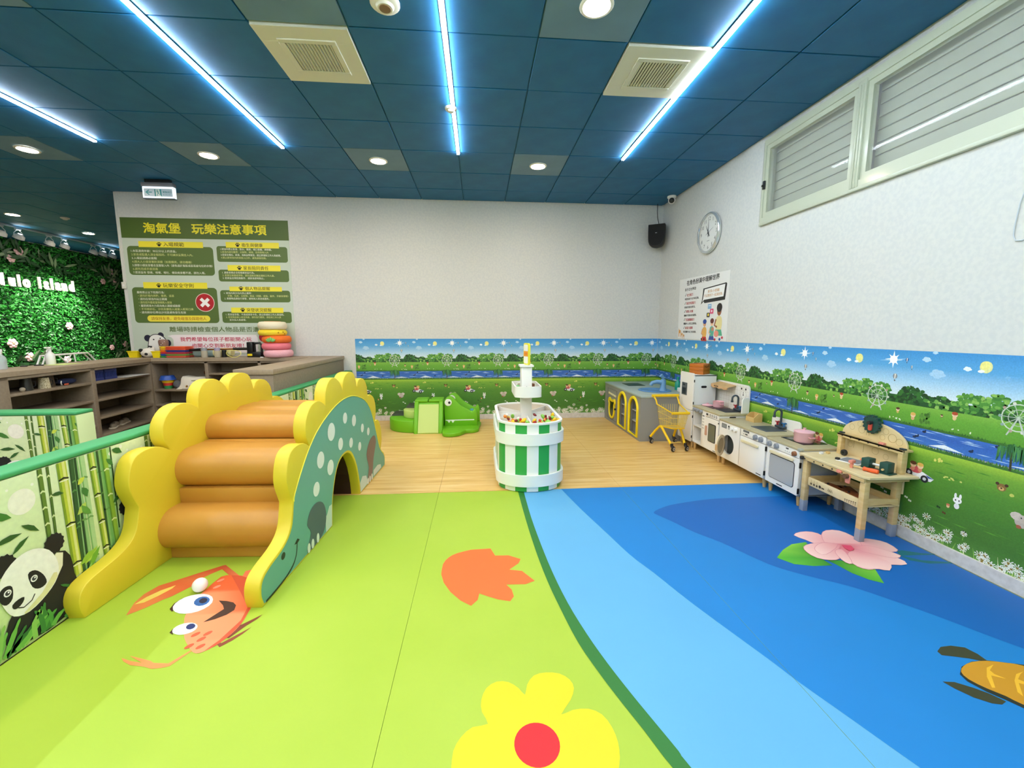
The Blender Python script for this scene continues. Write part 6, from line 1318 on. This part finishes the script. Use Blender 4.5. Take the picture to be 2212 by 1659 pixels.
sd = thing('toy_screwdriver', 'orange handled toy screwdriver on the bench edge', 'toy tool', (2.585, 2.47, BT), 1.95); B().lathe([(0, -.05), (.013, -.045), (.015, -.01), (.012, .02), (.015, .035), (0, .04)], (0, 0, .0155), 14, Matrix.Rotation(PI/2, 3, 'Y')).obj('grip', TO, sd, 60); B().cyl((.04, 0, .0155), (.12, 0, .0155), .005, n=8).obj('shaft', PINE, sd, 50)
vi = thing('toy_vise', 'dark green toy vise blocks on the right of the tool bench', 'toy tool', (2.665, 2.47, BT), .25)
B().box(-.035, .035, -.055, -.005, .006, .075, .005).obj('jaw', TG2, vi); B().box(-.04, .03, .05, .10, .006, .075, .005).obj('jaw', TG2, vi); B().box(-.04, .04, -.07, .105, 0, .0065, .002).obj('base', TG2, vi); B().cyl((0, -.03, .04), (0, .09, .04), .008, n=10).obj('screw', PW, vi, 50); B().cyl((-.035, -.03, .03), (-.045, -.03, .03), .007, n=10).obj('bolt', PINE, vi, 50)
sw = thing('toy_wrench', 'orange toy wrench lying behind the sanding board', 'toy tool', (2.755, 2.655, BT), 1.4); B().prism([(-.06, -.008), (.03, -.008), (.05, -.018), (.065, -.006), (.052, 0), (.065, .006), (.05, .018), (.03, .008), (-.06, .008)], lambda a, c, t: Vector((a, c, t)), 0, .012, .003, 1).obj('body', TO, sw); B().prism(ell(-.045, 0, .005), lambda a, c, t: Vector((a, c, t)), .0115, .0125).obj('hole', TK, sw)
cm = thing('toy_clamp', 'salmon pink toy clamp standing on the bench front', 'toy tool', (2.545, 2.565, BT), .3); b = B(); b.box(-.008, .008, -.008, .008, 0, .035, .002); b.obj('stem', TPK, cm); B().box(-.022, .022, -.012, .012, .035, .055, .004).obj('head', TPK, cm)
ck2 = thing('toy_clamp', 'salmon pink toy bracket with a brown knob on the front rail', 'toy tool', (2.462, 2.505, .385)); B().prism(rrect(-.016, .016, -.02, .040, .004, 3), lambda a, c, t: Vector((t, a, c)), 0, .0115, .002, 1).obj('bracket', TPK, ck2); B().cyl((-.024, 0, .03), (0, 0, .03), .016, n=14).obj('knob', M('knob_brown', '#6a4a30', .5), ck2, 50)
ck3 = thing('toy_hook', 'small salmon pink toy hook pegged to the front rail', 'toy tool', (2.466, 2.575, .412)); B().box(-.006, .007, -.018, .018, 0, .02, .003).obj('hook', TPK, ck3); B().cyl((-.016, -.01, .010), (0, -.01, .010), .006, n=8).obj('peg', TPK, ck3)
pl = thing('toy_peg', 'black toy peg screwed into the left end of the front rail', 'toy', (2.455, 2.905, .418)); B().lathe([(0, .0), (.014, .002), (.014, .018), (0, .019)], n=12, q=Matrix.Rotation(PI/2, 3, 'Y')).obj('head', TK, pl, 50); B().cyl((.012, -.012, 0), (.012, -.028, 0), .004, n=8).obj('pin', TK, pl)
hk = thing('toy_clip', 'salmon toy clip on the upper bench shelf', 'toy', (2.742, 2.555, .612)); B().box(-.012, .012, -.018, .018, 0, .014, .003).obj('clip', TPK, hk); B().box(-.02, -.011, -.008, .008, .002, .010, .002).obj('tab', TPK, hk)
lf_ = thing('plywood_pieces', 'pale wooden puzzle pieces at the far end of the bench top', 'toy', (2.65, 2.90, BT), .3)
for x, y in ((-.05, 0), (-.02, .018), (.01, -.012), (.04, .01)): B().prism(rrect(x-.014, x+.014, y-.010, y+.010, .004, 3), lambda a, c, t: Vector((a, c, t)), 0, .006).obj('piece', PW if x < 0 else PLY, lf_)
for i, (x, y, a, m, lb) in enumerate(((2.62, 2.60, .5, '#8a4a26', 'brown toy plank on the lower bench shelf, right piece'), (2.66, 2.70, -.4, '#5a3018', 'dark brown toy plank in the middle of the lower bench shelf'), (2.60, 2.76, .2, '#7a4222', 'brown toy plank on the lower bench shelf, left piece'))):
    t = thing('toy_plank', lb, 'toy', (x, y, .2325), a, 'toy planks on the lower shelf'); B().box(-.045, .045, -.06, .06, 0, .014, .004).obj('board', M('plank_'+m[1:], m, .5), t); B().cyl((0, .03, .013), (0, .03, .022), .008, n=10).obj('bolt', TK, t, 50)
# ------------------------------------------------------------------ rules poster on the back wall
PP = print_mat('poster_print', .5)
po = thing('rules_poster', 'tall pale green rules poster with dark green header on the back wall', 'poster', (-4.93, YB, 0))
B().box(0, 2.238, -.004, -.0005, 1.03, 2.928).obj('sheet', M('poster_sheet', '#c3d0c0', .5), po)
p = Print(.0004); OL = '#4f6a2a'; OL2 = '#566f35'; YT = '#ece02a'; CRM = '#eef0dc'; PYL = '#d5d98a'
p.add([(0, 2.653), (2.238, 2.653), (2.238, 2.928), (0, 2.928)], '#4c6528', 0)
p.text('淘氣堡', .296, 2.735, .150, YT, 1, .022, .486); p.text('玩樂注意事項', .933, 2.735, .150, YT, 1, .022, 1.002)
def rbox(x0, x1, z0, z1, r_=.05): p.add(rrect(x0, x1, z0, z1, r_, 5), OL2, 0)
def paw(x, z, s):
    p.add(ell(x, z-.15*s, .42*s, .36*s, 12), '#1a1a12', 2)
    for dx, dz in ((-.5, .18), (-.18, .48), (.18, .48), (.5, .18)): p.add(ell(x+dx*s, z+dz*s, .16*s, .2*s, 8), '#1a1a12', 2)
def tagbox(x0, x1, z0, z1, txt, tx, tw, sz):
    p.add([(x0, z0), (x1, z0), (x1, z1), (x0, z1)], '#efe23a', 1); p.text(txt, tx, z0+.018, sz, '#2a2a14', 2, .008, tw); paw(tx-.055, z0+.038, .048)
rbox(.052, 1.192, 2.150, 2.545); tagbox(.210, 1.064, 2.531, 2.612, '入場規範', .535, .275, .062)
L1 = [('1.本區適用年齡：90公分以上的孩童。', .60, 1), ('2.家長或監護人須全程陪同，不可讓孩童獨自入內。', .815, 0), ('3.入場前請務必脫鞋', .33, 1), ('4.請大人小孩穿著防滑襪（如需購買，請洽櫃檯）', .79, 0), ('5.請替小朋友穿著合宜服裝入內（避免過於寬鬆或容易被勾住的衣物）', 1.065, 1), ('6.請先完成手部消毒', .33, 0), ('7.若孩童有 發燒、咳嗽、嘔吐、傳染病身體不適，請勿入場。', .96, 1)]
for i, (t, w_, c) in enumerate(L1): p.text(t, .102, 2.466-i*.0490, .036, CRM if c else PYL, 1, .006, w_)
rbox(.057, 1.196, 1.481, 1.980); tagbox(.215, 1.072, 1.966, 2.052, '玩樂安全守則', .475, .41, .064)
L2 = ['嚴格禁止以下危險行為：', '・請勿於場內奔跑、推擠、追逐', '・請勿在球池內站立跳躍', '・請勿從外牆或溜滑梯跳入球池', '・嚴禁將球大力丟向他人頭部或臉部', '・不可將砂石、沙坑丟擲他人或塞入眼耳口鼻', '・請勿將砂石帶出沙坑區避免發生危險']
for i, (t, w_) in enumerate(zip(L2, (.37, .48, .38, .44, .55, .725, .62))): p.text(t, .118+(.0 if i == 0 else .012), 1.897-i*.0468, .036, CRM if i % 2 == 0 else PYL, 1, .006, w_)
p.add(ell(1.020, 1.773, .131, n=32), '#e9d8c8', 1); p.add(ell(1.020, 1.773, .122, n=32), '#b3202a', 2)
for a in (PI/4, -PI/4): p.add([(1.020+u*cos(a)-v*sin(a), 1.773+u*sin(a)+v*cos(a)) for u, v in ((-.075, -.022), (.075, -.022), (.075, .022), (-.075, .022))], '#f5f5f2', 3)
p.add(rrect(.222, 1.072, 1.500, 1.588, .043, 6), '#efe048', 1); p.text('請保持友善，避免碰撞及踩踏他人', .275, 1.524, .052, '#b0701c', 2, .010, .745)
for (z0, z1, tz0, tz1, txt, tw, lines) in ((2.345, 2.562, 2.541, 2.620, '衛生與健康', .285, [('1.球池內禁止飲食、飲水、糖果、嚼口香糖、棒棒糖。', .70), ('2.球池內請勿攜帶：尖銳物、玻璃、任何食物入內', .65), ('3.若發生嘔吐、尿濕、流鼻血等情況，請立即通知工作人員處理。', .82), ('4.禁止將球池內的球放入口中，避免誤吞危險。', .62)]),
        (2.071, 2.237, 2.222, 2.303, '家長陪同責任', .345, [('1. 請家長務必全程看顧孩童行為。', .44), ('2. 若發生碰撞或爭執，請先協助安撫並通知工作人員。', .715), ('3. 若孩童出現危險動作，請家長即時制止。', .57)]),
        (1.782, 1.949, 1.936, 2.001, '個人物品提醒', .345, [('1. 球池內與沙坑內禁止攜帶：', .38), ('    手機、玩具、尖銳物、飾品（項鍊、戒指、髮夾、手錶耳環等）', .84), ('2. 貴重物品請自行保管，避免掉入球池或遺失。', .62)]),
        (1.484, 1.645, 1.630, 1.704, '突發狀況提醒', .345, [('1. 若孩童受傷、不適或球球卡住，請立即通知工作人員協助。', .81), ('2. 若有物品掉入球池深處，請勿自行翻找，請告知工作人員', .765), ('    並交由人員處理。', .23)])):
    rbox(1.240, 2.206, z0, z1, .035); tagbox(1.371, 2.095, tz0, tz1, txt, 1.615-.03, tw, .056)
    n = len(lines); top = z1-.052
    for i, (t, w_) in enumerate(lines): p.text(t.strip(), 1.292+(.045 if t.startswith('  ') else 0), top-i*(.0395 if n == 4 else .0385), .031, CRM if (i % 2 == 0) else PYL, 1, .006, w_)
p.text('離場時請檢查個人物品是否遺落', .505, 1.362, .078, '#566f35', 1, .012, 1.33)
p.add(smooth_poly([(.50, 1.285), (.46, 1.292), (.52, 1.305), (.60, 1.312), (1.60, 1.312), (1.69, 1.305), (1.71, 1.24), (1.70, 1.12), (1.60, 1.05), (.60, 1.05), (.54, 1.10), (.54, 1.24)], 2), '#efe9ea', 1)
p.text('我們希望每位孩子都能開心玩', .635, 1.224, .066, '#c01c50', 2, .012, .985); p.text('也開心交到新朋友唷！', .785, 1.132, .066, '#c01c50', 2, .012, .72)
p.add(ell(1.775, 1.275, .05, .06, 14), '#b3182c', 2)
# plain cartoon panda
p.add(ell(.196, 1.264, .048, n=16), '#23233a', 1); p.add(ell(.375, 1.305, .042, n=16), '#23233a', 1); p.add(smooth_poly([(.20, 1.06), (.195, 1.20), (.225, 1.29), (.31, 1.325), (.41, 1.29), (.46, 1.20), (.46, 1.06)], 3), '#2b2b33', 2)
p.add(smooth_poly([(.208, 1.06), (.205, 1.20), (.235, 1.285), (.31, 1.315), (.40, 1.282), (.45, 1.20), (.45, 1.06)], 3), '#f2f2ee', 3); p.add(ell(.275, 1.245, .012, .010, 8), '#23232c', 4); p.add(ell(.365, 1.262, .010, .009, 8), '#23232c', 4); p.add(ell(.47, 1.195, .036, .048, 12), '#23233a', 4)
place('poster_print', p.mesh('poster_print', lambda a, b_, h: (a, -.0042-h, b_), PP), po)
# ------------------------------------------------------------------ play poster on the right wall (a runs towards the viewer = -y)
pr2 = thing('role_play_poster', 'white role play poster with speech box and drawn children on the right wall', 'poster', (XR, 5.778, 0))
B().prism([(0, 2.085), (1.185, 2.060), (1.192, 1.258), (.02, 1.275)], lambda a, b_, t: Vector((t, -a, b_)), -.004, -.0005).obj('sheet', M('paper_poster', '#e9e9e6', .45), pr2)
p = Print(.0004); K = '#1c1c1c'
p.text('在角色扮演中理解世界', .205, 1.992, .070, K, 1, .020, .775); p.text('孩子正在學習:', .162, 1.915, .040, K, 1, .012, .30)
IT = [('社交能力', '學習與孩子合作與互動。', .20, .37), ('語言表達能力', '勇敢的說出想法。', .29, .29), ('同理心培養', '體驗不同角色的感受。', .23, .33), ('生活經驗能力', '體驗大人的生活情境。', .28, .345), ('創造力發揮', '創造屬於自己的故事。', .24, .345)]
for i, (a, c, w1, w2) in enumerate(IT):
    z = 1.842-i*.1095; p.add(thick([(.172, z+.014), (.184, z+.002), (.205, z+.036)], .007), K, 1); p.text(a, .222, z, .037, '#c0202c', 1, .012, w1*.82); p.text(c, .172, z-.050, .030, K, 1, .012, w2)
p.add([(.637, 1.905), (1.125, 1.930), (1.100, 1.755), (.655, 1.745), (.595, 1.708), (.618, 1.760)], K, 1); p.add([(.668, 1.893), (1.108, 1.916), (1.086, 1.776), (.668, 1.764), (.625, 1.738), (.640, 1.770)], '#f3f3f0', 2)
p.add([(1.125, 1.930), (1.142, 1.915), (1.118, 1.735), (.68, 1.722), (.655, 1.745), (1.100, 1.755)], '#2a2a2a', 1)
p.text('家長小提醒:', .745, 1.846, .038, '#c8892c', 3, .010, .26); p.text('可以跟孩子一起演故事。', .668, 1.797, .038, '#c8892c', 3, .010, .40)
def person(x, z, s, hair, skin, shirt, pants, hb=1.0):
    p.add(smooth_poly([(x-.75*s, z-3.0*s), (x-.9*s, z-1.5*s), (x-.45*s, z-.85*s), (x+.45*s, z-.85*s), (x+.9*s, z-1.5*s), (x+.75*s, z-3.0*s)], 2), shirt, 1)
    p.add([(x-.8*s, z-3.0*s), (x+.8*s, z-3.0*s), (x+1.2*s, z-4.0*s), (x-1.2*s, z-4.0*s)], pants, 1); p.add(ell(x, z, .62*s, .75*s, 14), skin, 2); p.add(ell(x, z+.42*s*hb, .78*s, .55*s*hb, 12), hair, 3)
    p.add(thick([(x-.8*s, z-1.3*s), (x-1.2*s, z-2.3*s), (x-.4*s, z-2.6*s)], .34*s), skin, 2); p.add(ell(x-.2*s, z-.05*s, .08*s, .08*s, 6), K, 4); p.add(ell(x+.22*s, z-.05*s, .08*s, .08*s, 6), K, 4)
person(1.02, 1.610, .072, '#26201c', '#9a6040', '#e9dca0', '#58b08c', 1.35); person(.715, 1.470, .055, '#2f4fa0', '#d9a27a', '#e8b25a', '#c8403a'); person(.880, 1.475, .052, '#6a3328', '#f0c09a', '#5fb096', '#3a4fa0', 1.1)
for x, z, r_, c in ((.985, 1.345, .050, '#f09a86'), (.90, 1.40, .03, '#c98a6a'), (.96, 1.275, .02, '#c83a4a'), (1.06, 1.28, .022, '#3a62a8'), (1.11, 1.30, .02, '#c83a4a'), (.66, 1.275, .016, K), (.72, 1.275, .016, K)): p.add(ell(x, z, r_, r_*.8, 12), c, 5)
p.add(rrect(.765, .845, 1.645, 1.705, .006, 2), '#8fb9dc', 1); p.add(rrect(.82, .895, 1.585, 1.645, .008, 2), '#e04a78', 2); p.add(rrect(.75, .82, 1.545, 1.60, .008, 2), '#26262a', 2); p.add(ell(.785, 1.575, .018, n=10), '#f0d24a', 3); p.add(ell(.857, 1.617, .016, n=8), '#f5e8ec', 3); p.add(thick([(.78, 1.685), (.83, 1.685)], .008), '#e6f0f8', 2)
for x, z, s in ((.07, 1.345, 1.0), (.135, 1.315, .7), (.19, 1.30, .6)): p.add([(x-.03*s, z-.02*s), (x-.028*s, z+.075*s), (x-.012*s, z+.045*s), (x+.03*s, z+.04*s), (x+.03*s, z-.05*s), (x+.018*s, z-.05*s), (x+.015*s, z), (x-.012*s, z), (x-.015*s, z-.05*s), (x-.028*s, z-.05*s)], '#dc9a4a', 1)
place('poster_print', p.mesh('poster_print', lambda a, b_, h: (-.0042-h, -a, b_), PP), pr2)
# ------------------------------------------------------------------ clock
ck_ = thing('wall_clock', 'round white wall clock with silver rim and black numerals', 'clock', (XR, 5.06, 2.562)); qx = Matrix.Rotation(-PI/2, 3, 'Y')
B().lathe([(.232, 0), (.244, .012), (.242, .034), (.230, .046), (.218, .044), (.214, .030)], n=48, q=qx).obj('rim', M('clock_chrome', '#dfe3e4', .12, .7), ck_, 60); B().lathe([(0, .026), (.218, .026), (.228, .004)], n=48, q=qx).obj('face', M('clock_face', '#e3e5e0', .5), ck_, 60)
p = Print(.0004)
for h in range(1, 13):
    a = PI/2-h*PI/6; p.text(str(h), .168*cos(a), .168*sin(a)-.021, .062, '#22262a', 0, .004, None, 'CENTER')
for m in range(60): a = m*PI/30; p.add(thick([(.208*cos(a), .208*sin(a)), (.213*cos(a), .213*sin(a))], .0025), '#4a5054', 0)
p.add([(-.03, -.095), (.03, -.095), (.03, -.088), (-.03, -.088)], '#8a9094', 0)
place('numerals', p.mesh('numerals', lambda a, b_, h: (-.0262-h, -a, b_), PP), ck_)
def hand(name, ang, L, w_, t, m):
    a = PI/2-ang*2*PI; pts = [(-.05, -w_*.5), (L*.2, -w_), (L, 0), (L*.2, w_), (-.05, w_*.5)]
    B().prism([(u*cos(a)-v*sin(a), u*sin(a)+v*cos(a)) for u, v in pts], lambda u, v, k: Vector((-k, -u, v)), t, t+.002).obj(name, m, ck_)
hand('hour_hand', 11/12-.005, .115, .007, .029, KB); hand('minute_hand', .998, .155, .005, .032, KB); hand('second_hand', .19, .12, .0018, .035, M('hand_red', '#55585a', .4)); B().lathe([(0, .040), (.009, .039), (.010, .028)], n=14, q=qx).obj('hub', KB, ck_, 60)
B().lathe([(0, .048), (.12, .0475), (.218, .044)], n=40, q=qx).obj('glass', M('clock_glass', '#ffffff', .03, alpha=.07), ck_, 70)
# ------------------------------------------------------------------ speaker, camera, exit sign, switch, cables
sp_ = thing('wall_speaker', 'black wedge shaped wall speaker in the back right corner', 'speaker', (2.68, 6.27, 2.61), -.55)
so = smooth_poly([(.0, 0), (.07, .018), (.105, .07), (.115, .15), (.118, .33)], 3, False)
B().prism([(-x, z) for x, z in so[::-1]]+so[1:], lambda a, b_, t: Vector((a, t, b_+.0)), -.09, .05, .012, 2).obj('cabinet', M('speaker_black', '#101012', .5), sp_, 50); B().prism([(-x*.9, .02+z*.92) for x, z in so[::-1]]+[(x*.9, .02+z*.92) for x, z in so[1:]], lambda a, b_, t: Vector((a, t, b_)), -.094, -.089).obj('grille', M('grille_black', '#0a0a0b', .8, bump=(300, .3)), sp_); B().box(-.012, .012, -.0955, -.0935, .20, .205).obj('badge', PW, sp_)
B().box(-.05, .05, .05, .13, .13, .20, .004).obj('bracket', KB, sp_)
tag(B().tube([(2.69, 6.24, 2.943), (2.692, 6.30, 3.05), (2.70, 6.34, 3.15), (2.70, 6.34, ZC-.001)], .005, 6).obj('speaker_cable', KB, None), 'black speaker cable running up to the ceiling in the corner', 'cable')
cc = thing('security_camera', 'small white dome security camera at the ceiling corner', 'camera', (2.745, 5.97, ZC-.001))
B().lathe([(0, 0), (.062, 0), (.062, -.02), (.055, -.028), (0, -.03)], n=24).obj('base', PW, cc, 50); bb2 = B(); bb2.ball((0, 0, -.055), .05, n=18); bb2.obj('dome', PW, cc, 80); qv = Vector((-.42, -.85, -.30)).to_track_quat('Z', 'Y').to_matrix(); B().lathe([(0, .054), (.030, .050), (.036, .038)], (0, 0, -.055), 20, qv).obj('lens_window', KB, cc, 60)
ex = thing('exit_sign', 'illuminated exit sign with arrow and running figure under the ceiling', 'exit sign', (-4.01, 5.88, 3.035))
EXG = M('exit_glow', '#f2fbff', .4, emit=((.80, .93, 1.0), .55))
B().box(-.185, .185, -.02, .035, .0, .138, .006).obj('light_panel', EXG, ex); B().box(-.187, .187, -.018, .04, -.008, .0, .002).obj('lower_edge', M('steel_blue', '#6a7590', .4, .5), ex); B().box(-.19, .182, -.028, .045, .139, .185, .003).obj('housing', M('exit_housing', '#8f9098', .4, .4), ex); B().box(-.15, .15, -.02, .03, .185, .226, .002).obj('ceiling_mount', KB, ex)
p = Print(.0005); G = '#1f9aa6'
p.add([(-.165, .018), (.172, .018), (.172, .112), (-.165, .112)], '#cfe4f4', 0)
p.add([(-.15, .068), (-.11, .098), (-.098, .092), (-.122, .074), (-.07, .074), (-.07, .062), (-.122, .062), (-.098, .040), (-.11, .034)], G, 1)
p.add([(-.04, .018), (-.04, .105), (.04, .105), (.04, .018)], '#e6f6f6', 1); p.add([(-.04, .018), (-.024, .018), (-.026, .105), (-.04, .105)], G, 2); p.add([(.026, .040), (.045, .014), (.040, .105), (.022, .105)], G, 2)
p.add(ell(-.006, .092, .007, n=8), G, 2); p.add(thick([(-.006, .084), (.004, .060)], .010), G, 2); p.add(thick([(-.022, .068), (-.006, .080), (.012, .072)], .005), G, 2); p.add(thick([(.004, .060), (-.006, .045), (-.010, .024)], .006), G, 2); p.add(thick([(.004, .060), (.016, .046), (.024, .040)], .006), G, 2)
p.text('緊急出口', .060, .062, .026, G, 2, .012, .10); p.text('EXIT', .062, .032, .022, '#4aa0b0', 2, 0, .09)
place('sign_print', p.mesh('sign_print', lambda a, b_, h: (a, -.0203-h, b_), print_mat('exit_print', .4)), ex)
sw_ = thing('wall_switch', 'small cream switch box on the wall edge beside the poster', 'switch', (-4.953, YB-.0055, 1.957)); B().box(-.03, .022, -.028, 0, 0, .092, .004).obj('box', M('switch_cream', '#d9d9cc', .5), sw_); B().box(-.018, .010, -.031, -.027, .03, .062, .002).obj('rocker', PW, sw_)
tag(B().tube([(XR-.004, 4.152, 3.215), (XR-.004, 4.152, 2.46)], .004, 6).obj('window_cable', KB, None), 'thin black cable down the left side of the window', 'cable')
tag(B().tube([(XR-.005, 2.045, 2.12), (XR-.005, 2.061, 2.043), (XR-.006, 2.069, 1.93), (XR-.006, 2.068, 1.885), (XR-.006, 2.055, 1.855), (XR-.006, 2.027, 1.852), (XR-.006, 1.98, 1.87)], .003, 6).obj('wall_cable', M('cable_grey', '#c4ccd2', .5), None), 'pale cable looped on the right wall at the picture edge', 'cable')
